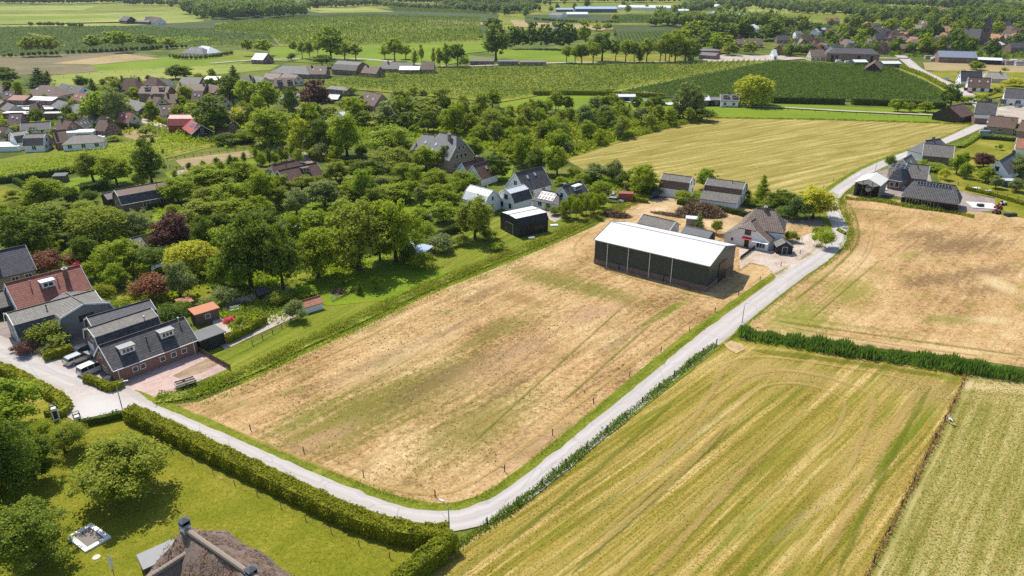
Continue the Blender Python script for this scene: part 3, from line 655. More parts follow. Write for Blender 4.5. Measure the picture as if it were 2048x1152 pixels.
HAY, HAYG, SOILT = hay('loose straw layer', (0.47, 0.33, 0.115), 0.52, 0.46), hay('green regrowth layer', (0.13, 0.16, 0.010), 0.52, 0.5), hay('wheel rut', (0.20, 0.125, 0.06), 0.52, 0.2)
TZ = [RZ + 0.03]
def track(path, w, mat, name='wheel_track'):
    TZ[0] += 0.0015
    C = resample(smooth(pts2(path), 10), 1.0); nn = len(C); m = ribbon(C, [max(.05, w * min(1, i / (nn * .22) + .02, (nn - 1 - i) / (nn * .22) + .02)) * (1 + .2 * math.sin(i * .7) * math.sin(i * .23)) for i in range(nn)], TZ[0]); m.uv = [[(u / w, v) for u, v in f] for f in m.uv]
    tag(m.build(name, mat), kind='structure')
for P_, w_, m_ in [
    ([(1240, 990), (1340, 905), (1420, 830), (1462, 780), (1500, 752), (1560, 742), (1640, 752), (1710, 775), (1745, 800), (1730, 860), (1690, 960)], 1.1, HAY),
    ([(1180, 1090), (1300, 985), (1420, 880), (1480, 810), (1525, 775), (1590, 768), (1660, 785), (1690, 815), (1660, 880)], 0.8, HAY), ([(1330, 905), (1400, 822), (1425, 780), (1440, 745), (1470, 720), (1540, 715), (1640, 728), (1760, 748), (1850, 772)], 0.9, HAY),
    ([(1445, 735), (1435, 770), (1400, 815)], 0.7, HAY), ([(1500, 700), (1600, 712), (1720, 728), (1880, 752)], 2.0, HAYG), ([(1860, 775), (1810, 860), (1745, 990), (1690, 1110), (1670, 1160)], 0.9, HAYG), ([(1835, 775), (1780, 870), (1710, 1000), (1640, 1130)], 1.4, HAY), ([(1350, 800), (1240, 900), (1120, 1000), (1000, 1100)], 0.8, HAYG), ([(1460, 850), (1360, 950), (1240, 1060), (1140, 1152)], 0.9, HAYG), ([(1150, 1130), (1320, 985), (1450, 860)], 0.9, HAY), ([(1500, 930), (1400, 1040), (1300, 1152)], 1.2, HAY),
    ([(420, 838), (540, 893), (660, 940), (780, 978), (870, 988), (940, 968), (1030, 908), (1140, 822), (1270, 722), (1400, 628)], 0.8, HAY), ([(440, 825), (560, 880), (680, 925), (790, 960), (865, 968), (925, 948), (1010, 890), (1120, 805), (1250, 705), (1380, 612)], 0.5, SOILT), ([(800, 640), (700, 690), (590, 742), (480, 792)], 0.9, HAY), ([(1180, 600), (1080, 690), (960, 790), (840, 880)], 0.45, SOILT), ([(1130, 600), (1030, 690), (910, 790), (790, 880)], 0.45, SOILT), ([(1250, 610), (1150, 700), (1040, 800), (930, 900)], 0.45, HAYG), ([(980, 600), (860, 690), (740, 770), (620, 850)], 0.5, SOILT), ([(1300, 650), (1220, 720), (1120, 810)], 0.5, HAYG),
    ([(1540, 640), (1640, 655), (1780, 675), (1960, 700), (2048, 712)], 0.8, HAYG), ([(1560, 650), (1660, 668), (1780, 688), (1960, 712)], 0.9, HAY), ([(1585, 625), (1650, 570), (1720, 520), (1740, 470)], 0.5, SOILT), ([(1620, 640), (1690, 580), (1760, 520)], 0.4, HAYG), ([(1700, 410), (1715, 450), (1712, 490), (1660, 545), (1590, 600)], 0.8, HAYG), ([(1730, 405), (1745, 450), (1740, 500), (1690, 560), (1620, 620)], 0.6, HAY),
    ([(1180, 460), (1150, 490), (1160, 520), (1230, 545), (1330, 575), (1420, 595), (1490, 585)], 0.9, HAY), ([(1170, 500), (1190, 530), (1260, 555), (1350, 580)], 0.4, SOILT)]: track(P_, w_, m_)
# ------------------------------------------------------------------ trees, hedges, verges
def ico(sub=1):
    bm = bmesh.new(); bmesh.ops.create_icosphere(bm, subdivisions=sub, radius=1.0)
    v = np.array([x.co[:] for x in bm.verts]); f = np.array([[q.index for q in x.verts] for x in bm.faces]); bm.free(); return v, f
ICO = ico(1)
def lobes_for(kind, r, nl):
    """Lobes (centre, radii) of a crown in a unit tree: height 1, crown about 1 wide before scaling."""
    out = []
    if kind == 'poplar':
        for i in range(nl):
            t = (i + 0.5) / nl; a = r.uniform(0, 6.28)
            out.append(((math.cos(a) * 0.10, math.sin(a) * 0.10, 0.14 + 0.80 * t), 0.30 * (math.sin(math.pi * min(1, 0.12 + t * 0.9)) ** 0.6) + 0.08, 0.10))
    elif kind == 'conifer':
        for i in range(nl):
            t = i / nl; a = i * 2.4; w = (1 - t) * 0.42 + 0.05
            out.append(((math.cos(a) * w * 0.55, math.sin(a) * w * 0.55, 0.10 + 0.84 * t), w * 0.62 + 0.03, 0.07))
    elif kind == 'willow':
        for i in range(nl):
            a = i * 2.4; q = math.sqrt((i + 0.5) / nl) * 0.40; z = 0.78 - q * q * 1.3 + r.normal(0, 0.03)
            out.append(((math.cos(a) * q, math.sin(a) * q, z), 0.17, 0.15))
    elif kind == 'shrub':
        for i in range(nl):
            a = r.uniform(0, 6.28); q = 0.36 * math.sqrt(r.uniform(0, 1)); z = 0.30 + r.uniform(0, 0.42) * (1 - q)
            out.append(((math.cos(a) * q, math.sin(a) * q, z), r.uniform(0.18, 0.28), 0.26))
    else:
        zc, rz = {'round': (0.51, 0.46), 'oval': (0.51, 0.48), 'tall': (0.63, 0.34)}.get(kind, (0.60, 0.34))
        for i in range(nl):
            a = i * 2.39996 + r.uniform(-0.4, 0.4); ct = 1 - 2 * (i + 0.5) / nl; st = math.sqrt(1 - ct * ct)
            k = r.uniform(0.42, 1.0)
            rad = r.uniform(0.085, 0.175) if kind != 'fruit' else r.uniform(0.12, 0.2)
            flat = 1.0 if ct > -0.2 else 0.75
            out.append(((math.cos(a) * st * k * 0.42, math.sin(a) * st * k * 0.42, zc + ct * k * rz * flat), rad, rad * r.uniform(0.62, 0.9)))
        bite = r.uniform(0, 6.28); lop = r.uniform(-0.05, 0.05, 2)
        keep = []
        for (c, a, b) in out:                               # each crown lopsided in its own way: a bite out of one side, shoots on top
            da = math.cos(math.atan2(c[1], c[0]) - bite)
            if da > 0.75 and r.uniform() < 0.45 and c[2] < zc + rz * 0.5: continue
            keep.append(((c[0] * (1 - 0.15 * da) + lop[0] * (c[2] - 0.3) * 2, c[1] * (1 - 0.15 * da) + lop[1] * (c[2] - 0.3) * 2, c[2]), a, b))
        out = keep
        for i in range(4):
            a = r.uniform(0, 6.28); q = r.uniform(0.05, 0.26); out.append(((math.cos(a) * q, math.sin(a) * q, zc + rz * r.uniform(0.75, 0.98)), r.uniform(0.06, 0.10), r.uniform(0.06, 0.12)))
        for i in range(4):
            a = r.uniform(0, 6.28); out.append(((math.cos(a) * 0.46, math.sin(a) * 0.46, zc + rz * r.uniform(-0.6, 0.4)), r.uniform(0.06, 0.10), r.uniform(0.05, 0.09)))
        out.append(((0, 0, zc), 0.26, rz * 0.66))
    return out
def crown_mesh(name, kind, mat, leaves, size, seed, nl=24):
    r = np.random.default_rng(seed); L = lobes_for(kind, r, nl)
    P = []; N = []; cv = []; cf = []
    wts = np.array([l[1] ** 2 for l in L]); cnt = np.maximum(3, (wts / wts.sum() * leaves).astype(int))
    for (c, rad, rz), k in zip(L, cnt):
        d = r.normal(0, 1, (k, 3)); d /= np.linalg.norm(d, axis=1, keepdims=True)
        d[:, 2] = np.where(d[:, 2] < -0.5, -d[:, 2], d[:, 2])
        bump = 1 + 0.22 * np.sin(d[:, 0] * 5 + seed) * np.sin(d[:, 1] * 6 + seed * 2) + 0.12 * np.sin(d[:, 2] * 9)
        rr = (r.uniform(0.72, 1.12, k) * bump)[:, None]
        P.append(np.array(c) + d * rr * np.array([rad, rad, rz])); N.append(d * 0.55 + np.array([0, 0, 0.85]))
        b = len(cv)
        jit = 1 + r.uniform(-0.2, 0.2, (len(ICO[0]), 1))
        cv += list(np.array(c) + ICO[0] * jit * np.array([rad, rad, rz]) * 0.58); cf += list(ICO[1] + b)
    P = np.concatenate(P); N = np.concatenate(N)
    if kind == 'willow':                                   # hanging strands under the dome
        k = leaves; a = r.uniform(0, 6.28, k); ia = np.round(a * 7) / 7 + r.normal(0, 0.03, k); q = 0.24 + 0.24 * np.round(r.uniform(0, 1, k) * 3) / 3 + r.normal(0, 0.02, k)
        zt = 0.84 - q * q * 1.6; z = 0.10 + np.sin(ia * 9) * 0.05 + (zt - 0.10) * r.uniform(0, 1, k)
        P = np.concatenate([P, np.stack([np.cos(ia) * q, np.sin(ia) * q, z], 1)]); N = np.concatenate([N, np.stack([np.cos(ia), np.sin(ia), np.full(k, 0.8)], 1)])
    Q = leaf_quads(P, N, size, 0.75, r)
    return quads(name, Q, mat, (np.array(cv), np.array(cf)))
def trunk_mesh(name, kind, seed):
    r = random.Random(seed); m = MB()
    top = {'round': 0.62, 'oval': 0.62, 'fruit': 0.6, 'poplar': 0.8, 'conifer': 0.85, 'willow': 0.68, 'shrub': 0.35, 'tall': 0.66}[kind]
    w = 0.032 if kind in ('round', 'oval', 'willow', 'tall') else 0.026
    wob = [(r.uniform(-.012, .012), r.uniform(-.012, .012)) for _ in range(4)]
    P = [(0, 0, -0.01), (wob[0][0], wob[0][1], top * .3), (wob[1][0] * 2, wob[1][1] * 2, top * .6), (wob[2][0] * 2, wob[2][1] * 2, top)]
    m.tube(P, [w * 1.25, w * .95, w * .7, w * .25], 7)
    if kind not in ('conifer', 'poplar'):
        for i in range(7 if kind != 'shrub' else 4):
            z = top * r.uniform(.38, .85); a = i * 2.4 + r.uniform(-.3, .3); q = r.uniform(.2, .34)
            m.tube([(0, 0, z), (math.cos(a) * q * .5, math.sin(a) * q * .5, z + .09), (math.cos(a) * q, math.sin(a) * q, z + r.uniform(.14, .24))], [w * .5, w * .32, w * .1], 5, cap=False)
    return m.mesh(name, BARK)

CROWNS = {}; TRUNKS = {}
DENS = {0: (15000, 0.026), 1: (6500, 0.040), 2: (1700, 0.072), 3: (420, 0.14)}     # by distance: leaves, leaf size of a unit tree
def crown(kind, col, lod, var):
    k = (kind, col, lod, var)
    if k not in CROWNS:
        n, s = DENS[lod]
        if kind in ('conifer', 'poplar'): s *= 0.8; n = int(n * 0.8)
        if kind == 'shrub': n = int(n * 0.55); s *= 1.25
        if kind == 'fruit': n = int(n * 0.7)
        CROWNS[k] = crown_mesh('crown', kind, LEAF[col], n, s, 17 * var + len(kind) * 5 + 3, {'poplar': 14, 'conifer': 22, 'willow': 22, 'shrub': 12, 'fruit': 22}.get(kind, 40))
    return CROWNS[k]
def trunk(kind, var):
    k = (kind, var % 2)
    if k not in TRUNKS: TRUNKS[k] = trunk_mesh('trunk', kind, 5 + var)
    return TRUNKS[k]
NVAR = {'tall': 2, 'round': 4, 'oval': 4, 'fruit': 3}
TREES = []                                                 # (cluster, object, photo x, species words)
def plant(x, y, ytop, wpx, kind, col, cluster, name=None, lod=None, sq=None):
    """A tree standing where photo point (x, y) meets the ground, its top at photo row ytop, its crown wpx wide."""
    b = G(x, y); h = max(0.6, HT(x, y, ytop)); w = wpx * MPP(x, y)
    # rounded crowns look taller from above; take off what the far side of the crown adds
    dep = math.atan2(CAMH, b.length); h = max(h * 0.62, h - 0.30 * w * math.tan(dep)) if kind not in ('poplar', 'conifer') else h
    if lod is None: lod = 0 if b.length < 112 else (1 if b.length < 300 else (2 if b.length < 620 else 3))
    var = random.randrange(NVAR.get(kind, 2)) if lod < 2 else random.randrange(2)
    nm = name or {'shrub': 'shrub', 'conifer': 'conifer_tree', 'poplar': 'columnar_tree', 'willow': 'willow_tree', 'fruit': 'fruit_tree', 'round': 'round_crowned_tree', 'oval': 'upright_tree', 'tall': 'roadside_tree'}[kind]
    if col in ('copper',) and kind != 'shrub': nm = 'copper_tree'
    o = empty(nm, b, random.uniform(0, 6.28))
    wx = w * random.uniform(1.08, 1.2)
    for part, me in (('trunk', trunk(kind, var)), ('crown', crown(kind, col, lod, var))):
        if part == 'trunk' and (lod == 3 or (kind == 'shrub' and lod > 0)): continue
        c = mobj(part, me, o)
        wide = {'poplar': 0.72, 'conifer': 0.85, 'willow': 1.0, 'shrub': 1.0}.get(kind, 1.03)
        s = wx / wide
        c.scale = (s * random.uniform(.9, 1.1), s * random.uniform(.9, 1.1), h * random.uniform(.94, 1.08)) if part == 'crown' else ((min(s, h * 1.2), min(s, h * 1.2), h))
    TREES.append((cluster, o, x, y, kind, col, w, h)); return o

def hedge(name, path, w, h, col, label, cat='hedge', group=None, leafs=None, size=None, world=None, rough=0.12, round_=0.25, core=True, kind=None, open_=False):
    """A clipped hedge: a leafy body following the line, with leaves over all of its faces."""
    P = world or resample(smooth(pts2(path), 6), 0.8)
    d0 = P[len(P) // 2].length
    den = leafs or (55 if d0 < 115 else (22 if d0 < 250 else 6)); sz = size or (0.26 if d0 < 115 else (0.4 if d0 < 250 else 0.75))
    m = ribbon(P, w / 2 * 0.86, 0, h * 0.93)
    c = P[0].copy()
    V = []; ev = [];
    n = len(P)
    for i in range(n - 1):
        a, b = P[i], P[i+1]; L = (b - a).length; d = (b - a) / max(L, 1e-6); s = Vector((-d.y, d.x, 0))
        k = max(3, int(den * L * (w + 2 * h)))
        t = rng.uniform(0, 1, k); q = rng.uniform(0, w + 2 * h, k)
        u = np.where(q < h, -w / 2, np.where(q < h + w, q - h - w / 2, w / 2)); z = np.where(q < h, q, np.where(q < h + w, h, q - h - w))
        nz = np.where((q >= h) & (q < h + w), 1.0, 0.7); nu = np.where(q < h, -0.7, np.where(q < h + w, 0.0, 0.7))
        tz = np.clip(z / h, 0, 1); pinch = 1 - round_ * np.clip(tz - 0.7, 0, 1) / 0.3
        wav = 1 + rough * np.sin((i + t) * 1.7 + u * 2) + rng.normal(0, rough * 0.5, k)
        u = u * pinch * wav; z = z * (1 + rng.normal(0, rough * 0.45, k) + rough * 0.6 * np.sin((i + t) * 0.9 + u * 3))
        X = a.x + (b.x - a.x) * t + s.x * u; Y = a.y + (b.y - a.y) * t + s.y * u
        pts = np.stack([X, Y, np.maximum(z, 0.05)], 1); nn = np.stack([s.x * nu, s.y * nu, nz], 1)
        V.append(leaf_quads(pts, nn, sz, 0.6))
    V = np.concatenate(V) - np.array([c.x, c.y, 0])
    ev = np.array(m.v) - np.array([c.x, c.y, 0]); ef = np.array([f for f in m.f if len(f) == 4])
    me = quads(name, V, LEAF[col], (ev, ef))
    o = mobj(name, me, None, (c.x, c.y, 0))
    tag(o, label, cat, group, kind); return o

def blades(name, path, w, h, col, den, label=None, world=None, lean=0.25, bw=0.10, jitter=0.3, kind='stuff', cols=None):
    """Upright stems in a strip: reeds, verge weeds, long grass."""
    P = world or resample(smooth(pts2(path), 6), 1.5)
    V = []; M = []
    for a, b in zip(P, P[1:]):
        L = (b - a).length; d = (b - a) / max(L, 1e-6); s = Vector((-d.y, d.x, 0)); k = max(1, int(den * L * w))
        t = rng.uniform(0, 1, k); u = np.clip(rng.normal(0, 0.28, k), -0.62, 0.62) * w
        X = a.x + (b.x - a.x) * t + s.x * u; Y = a.y + (b.y - a.y) * t + s.y * u
        hh = h * rng.uniform(1 - jitter * 1.6, 1 + jitter * 0.6, k) * (1 - 0.5 * np.abs(u / w)) * (0.82 + 0.22 * np.sin(X * 0.45 + Y * 0.3) + 0.16 * np.sin(X * 1.3 - Y * 0.9))
        ang = rng.uniform(0, 6.28, k); ln = rng.normal(0, lean, (k, 2)) * hh[:, None]
        bx = np.cos(ang) * bw * rng.uniform(.6, 1.4, k); by = np.sin(ang) * bw * rng.uniform(.6, 1.4, k)
        z0 = np.zeros(k)
        m1 = np.stack([X + ln[:, 0] * .5, Y + ln[:, 1] * .5, hh * .6], 1); bb = np.stack([bx, by, z0], 1)
        V.append(np.stack([np.stack([X, Y, z0], 1), m1 + bb, np.stack([X + ln[:, 0], Y + ln[:, 1], hh], 1), m1 - bb], 1))
    V = np.concatenate(V); c = np.array([P[0].x, P[0].y, 0])
    me = quads(name, V - c, LEAF[col])
    o = mobj(name, me, None, (P[0].x, P[0].y, 0)); tag(o, label, None, None, kind); return o
# ------------------------------------------------------------------ the trees, by where they stand
K = {'t': 'tall', 'r': 'round', 'o': 'oval', 'f': 'fruit', 'p': 'poplar', 'c': 'conifer', 'w': 'willow', 's': 'shrub'}
def grove(cluster, rows):
    for x, y, t, w, k, col in rows: plant(x, y, t, w, K[k], col, cluster)
grove('on the lawn by the thatched house', [
    (245, 985, 862, 168, 'r', 'olive'), (72, 1130, 990, 145, 'r', 'olive'), (15, 1010, 815, 160, 'o', 'dark'), (18, 858, 742, 126, 'r', 'light'), (130, 905, 835, 80, 's', 'olive'), (70, 960, 850, 100, 'o', 'dark'), (95, 885, 838, 60, 's', 'mid'), (-40, 930, 790, 120, 'o', 'dark')])
grove('in the gardens by the row of tiled houses', [
    (55, 522, 415, 112, 'r', 'dark'), (112, 482, 402, 100, 'r', 'olive'), (115, 545, 490, 66, 's', 'rust'), (243, 545, 468, 88, 'r', 'mid'), (205, 488, 403, 98, 'w', 'olive'), (280, 478, 415, 58, 'o', 'grey'),
    (355, 500, 423, 90, 'r', 'copper'), (415, 507, 430, 56, 'o', 'dark'), (388, 546, 468, 92, 'w', 'yellow'), (362, 596, 520, 60, 'o', 'grey'), (310, 595, 536, 70, 's', 'rust'), (240, 575, 523, 46, 'o', 'light'),
    (183, 560, 520, 46, 's', 'mid'), (213, 600, 560, 42, 's', 'hedge'), (232, 624, 592, 50, 's', 'mid'), (293, 556, 533, 26, 's', 'yellow'), (343, 650, 602, 60, 's', 'dark'), (107, 690, 638, 68, 's', 'olive'),
    (60, 708, 678, 36, 's', 'copper'), (36, 704, 684, 24, 's', 'copper'), (102, 704, 682, 34, 's', 'grey'), (312, 540, 484, 66, 's', 'dark'), (158, 520, 490, 46, 's', 'light'), (330, 500, 470, 30, 's', 'olive'), (165, 600, 580, 24, 's', 'mid'),
    (10, 470, 400, 70, 'r', 'mid'), (150, 470, 430, 50, 'o', 'light'), (95, 520, 470, 60, 'r', 'mid'), (180, 530, 470, 60, 'o', 'dark'), (270, 590, 560, 30, 's', 'mid'), (365, 625, 598, 34, 's', 'olive'), (120, 690, 664, 30, 's', 'dark')])
grove('in the tree belt behind the flower garden', [
    (448, 574, 506, 62, 'o', 'mid'), (502, 572, 415, 112, 'o', 'dark'), (567, 580, 440, 90, 'o', 'dark'), (637, 556, 452, 96, 'r', 'mid'), (476, 582, 526, 54, 'f', 'light'), (718, 541, 388, 128, 'r', 'olive'), (792, 526, 383, 96, 'o', 'mid'),
    (440, 612, 570, 54, 's', 'grey'), (596, 641, 598, 38, 's', 'grey'), (558, 608, 578, 38, 's', 'olive'), (612, 595, 570, 32, 's', 'light'), (752, 578, 548, 28, 'f', 'mid'), (720, 589, 562, 14, 'c', 'dark'), (484, 654, 630, 20, 's', 'light'),
    (530, 502, 418, 92, 'o', 'dark'), (560, 520, 455, 60, 'r', 'mid'), (640, 502, 450, 72, 'r', 'mid'), (690, 520, 440, 50, 'o', 'dark'), (600, 500, 430, 50, 'o', 'mid'), (760, 520, 430, 60, 'o', 'dark'), (470, 520, 440, 70, 'r', 'mid'), (850, 540, 500, 40, 's', 'mid'), (680, 570, 545, 30, 's', 'mid'), (815, 530, 480, 36, 's', 'dark')])
grove('in the leafy gardens left of the white cottages', [
    (602, 311, 237, 56, 'o', 'yellow'), (695, 313, 224, 70, 'o', 'light'), (642, 310, 235, 56, 'o', 'dark'), (545, 291, 212, 88, 'r', 'mid'), (645, 319, 280, 34, 's', 'grey'), (672, 321, 290, 30, 's', 'light'), (722, 319, 290, 26, 's', 'dark'),
    (785, 311, 250, 104, 'r', 'light'), (790, 336, 288, 82, 'f', 'olive'), (853, 341, 290, 58, 'r', 'light'), (893, 339, 288, 38, 'o', 'dark'), (950, 317, 270, 46, 'r', 'mid'), (735, 361, 314, 70, 'r', 'dark'), (672, 361, 318, 62, 'r', 'olive'),
    (808, 359, 322, 48, 'r', 'mid'), (560, 381, 344, 58, 'r', 'mid'), (610, 378, 348, 52, 'r', 'olive'), (520, 388, 358, 54, 'r', 'light'), (594, 429, 376, 48, 'r', 'grey'), (650, 413, 358, 72, 'r', 'grey'), (728, 389, 350, 64, 'r', 'grey'),
    (790, 403, 360, 82, 'r', 'mid'), (872, 376, 336, 62, 'r', 'mid'), (932, 380, 340, 56, 'r', 'mid'), (880, 411, 368, 60, 'r', 'mid'), (887, 444, 400, 56, 'r', 'light'), (838, 439, 412, 38, 's', 'mid'), (950, 479, 390, 82, 'r', 'olive'),
    (885, 501, 462, 52, 's', 'grey'), (853, 476, 440, 38, 's', 'light'), (630, 467, 414, 66, 'r', 'light'), (990, 359, 304, 58, 'o', 'dark'), (700, 400, 360, 56, 'r', 'mid'), (755, 420, 372, 60, 'r', 'olive'), (820, 400, 360, 50, 'r', 'mid'),
    (690, 440, 392, 56, 'r', 'light'), (560, 415, 372, 56, 'r', 'olive'), (520, 440, 386, 62, 'o', 'mid'), (980, 478, 455, 34, 's', 'mid'), (920, 490, 466, 34, 's', 'olive'), (1000, 400, 380, 20, 's', 'mid'), (930, 410, 380, 40, 's', 'mid'), (850, 500, 474, 34, 's', 'mid'), (1000, 500, 482, 30, 's', 'light')])
grove('around the brick gambrel house and its lawns', [
    (188, 364, 301, 64, 'r', 'olive'), (234, 369, 311, 66, 'r', 'mid'), (305, 367, 277, 62, 'o', 'dark'), (92, 416, 350, 80, 'r', 'mid'), (146, 409, 373, 38, 'r', 'dark'), (185, 405, 375, 32, 's', 'dark'), (22, 398, 376, 26, 's', 'mid'),
    (418, 379, 329, 86, 'r', 'mid'), (358, 406, 351, 68, 'r', 'mid'), (420, 412, 370, 62, 'r', 'olive'), (412, 452, 395, 96, 'r', 'olive'), (470, 422, 358, 82, 'r', 'mid'), (495, 372, 320, 60, 'r', 'mid'), (480, 448, 394, 82, 'o', 'mid'), (440, 470, 420, 60, 'r', 'dark'),
    (55, 430, 395, 50, 'r', 'mid'), (25, 440, 400, 56, 'r', 'olive'), (372, 368, 350, 22, 's', 'light'), (285, 375, 340, 34, 's', 'olive'), (345, 430, 405, 36, 's', 'mid'), (165, 425, 400, 40, 's', 'mid'), (60, 400, 378, 20, 's', 'dark'), (310, 345, 325, 24, 's', 'grey')])
for i, (x, y, t, w) in enumerate([(378, 338, 325, 7), (407, 334, 320, 7), (435, 333, 315, 8), (443, 342, 321, 11), (463, 346, 306, 9), (472, 342, 312, 13), (489, 329, 304, 7), (351, 357, 340, 8), (515, 329, 296, 8), (525, 332, 306, 11), (539, 330, 294, 8), (550, 327, 303, 11), (563, 323, 293, 8), (573, 322, 298, 10), (586, 319, 290, 8), (598, 326, 296, 13)]):
    plant(x, y, t, w * 1.5, 'poplar', 'mid' if i % 2 else 'dark', 'in the line beside the paddock')
grove('in the village on the left', [
    (195, 248, 180, 60, 'o', 'light'), (240, 250, 177, 52, 'o', 'grey'), (275, 198, 173, 32, 'r', 'mid'), (460, 207, 154, 52, 'o', 'dark'), (502, 217, 156, 58, 'r', 'light'), (435, 272, 193, 74, 'o', 'dark'), (470, 168, 129, 30, 'c', 'dark'), (485, 247, 211, 32, 's', 'yellow'),
    (15, 170, 132, 50, 'o', 'dark'), (82, 174, 132, 42, 'c', 'blue'), (99, 172, 141, 12, 'p', 'dark'), (165, 176, 152, 26, 'r', 'dark'), (188, 188, 153, 22, 'c', 'dark'), (207, 173, 156, 18, 'r', 'mid'), (226, 166, 152, 26, 'r', 'olive'), (229, 174, 161, 18, 's', 'light'), (352, 158, 129, 36, 'r', 'dark'), (372, 158, 131, 36, 'r', 'mid'), (400, 160, 145, 20, 's', 'mid'), (425, 160, 138, 18, 'r', 'mid'), (140, 200, 190, 20, 's', 'light'), (155, 205, 190, 18, 's', 'mid'),
    (160, 195, 178, 26, 's', 'mid'), (270, 250, 225, 24, 'r', 'dark'), (142, 245, 226, 22, 's', 'dark'), (35, 265, 245, 30, 's', 'olive'), (70, 270, 250, 30, 's', 'light'), (110, 272, 252, 30, 's', 'mid'), (10, 260, 238, 34, 'r', 'mid'), (230, 282, 268, 26, 's', 'light'), (300, 272, 250, 36, 's', 'olive'), (485, 205, 180, 24, 'r', 'mid'), (365, 215, 192, 26, 'r', 'mid'), (390, 230, 205, 40, 'r', 'mid'), (390, 262, 240, 30, 's', 'dark'), (455, 290, 262, 40, 's', 'dark'), (490, 285, 258, 40, 'r', 'mid'), (420, 205, 185, 16, 's', 'mid'), (320, 165, 152, 20, 's', 'mid'), (300, 162, 150, 14, 's', 'dark'), (120, 188, 170, 16, 's', 'mid')])
grove('around the copper beech and brown roofs', [
    (538, 222, 157, 58, 'o', 'mid'), (586, 236, 171, 36, 'o', 'dark'), (637, 222, 156, 58, 'o', 'copper'), (628, 234, 205, 28, 'r', 'mid'), (705, 224, 193, 62, 'r', 'mid'), (728, 252, 219, 42, 'r', 'olive'), (778, 254, 199, 66, 'o', 'grey'), (850, 242, 193, 92, 'r', 'olive'), (910, 267, 204, 64, 'o', 'mid'),
    (856, 264, 222, 52, 'o', 'dark'), (829, 201, 173, 22, 'f', 'olive'), (846, 199, 177, 20, 'f', 'olive'), (873, 194, 177, 24, 'f', 'olive'), (985, 216, 175, 36, 'o', 'mid'), (985, 270, 221, 54, 'r', 'olive'), (812, 200, 180, 22, 's', 'mid'), (668, 180, 165, 20, 's', 'light'), (700, 190, 172, 26, 's', 'mid'), (648, 152, 140, 26, 's', 'mid'), (560, 260, 225, 44, 'o', 'mid'), (815, 260, 225, 44, 'o', 'dark'), (940, 262, 225, 34, 'r', 'olive'), (960, 280, 250, 38, 'r', 'mid'), (660, 232, 210, 30, 's', 'olive'), (610, 225, 195, 28, 'r', 'mid'), (760, 275, 250, 40, 'r', 'mid')])
grove('along the road past the sports ground', [
    (64, 113, 74, 38, 't', 'olive'), (86, 112, 74, 32, 't', 'olive'), (109, 112, 75, 34, 't', 'olive'), (190, 103, 69, 40, 't', 'mid'), (229, 101, 63, 44, 't', 'mid'), (250, 105, 65, 38, 't', 'mid'), (288, 99, 68, 30, 't', 'olive'), (305, 98, 72, 26, 't', 'mid'), (342, 97, 74, 28, 't', 'olive'), (495, 112, 80, 22, 't', 'olive'),
    (662, 120, 56, 62, 'o', 'mid'), (690, 122, 84, 42, 't', 'mid'), (588, 108, 82, 20, 't', 'olive'), (605, 117, 84, 20, 't', 'olive'), (620, 119, 84, 22, 't', 'olive'), (636, 112, 84, 18, 't', 'olive'), (712, 121, 87, 28, 't', 'olive'), (528, 112, 78, 42, 't', 'mid'), (770, 119, 91, 26, 't', 'mid'), (790, 124, 79, 36, 't', 'mid'), (812, 119, 89, 30, 't', 'mid'), (830, 131, 99, 12, 'p', 'mid'), (843, 123, 90, 12, 'o', 'olive'), (868, 131, 96, 11, 'o', 'mid'), (880, 134, 95, 15, 'o', 'mid'), (893, 134, 84, 18, 'p', 'mid'), (915, 133, 87, 40, 't', 'dark'), (928, 136, 109, 18, 's', 'mid'), (992, 120, 52, 58, 'o', 'dark'), (985, 66, 34, 42, 't', 'dark'), (645, 136, 108, 40, 't', 'dark'), (680, 138, 118, 30, 's', 'dark'), (582, 122, 104, 16, 's', 'dark')])
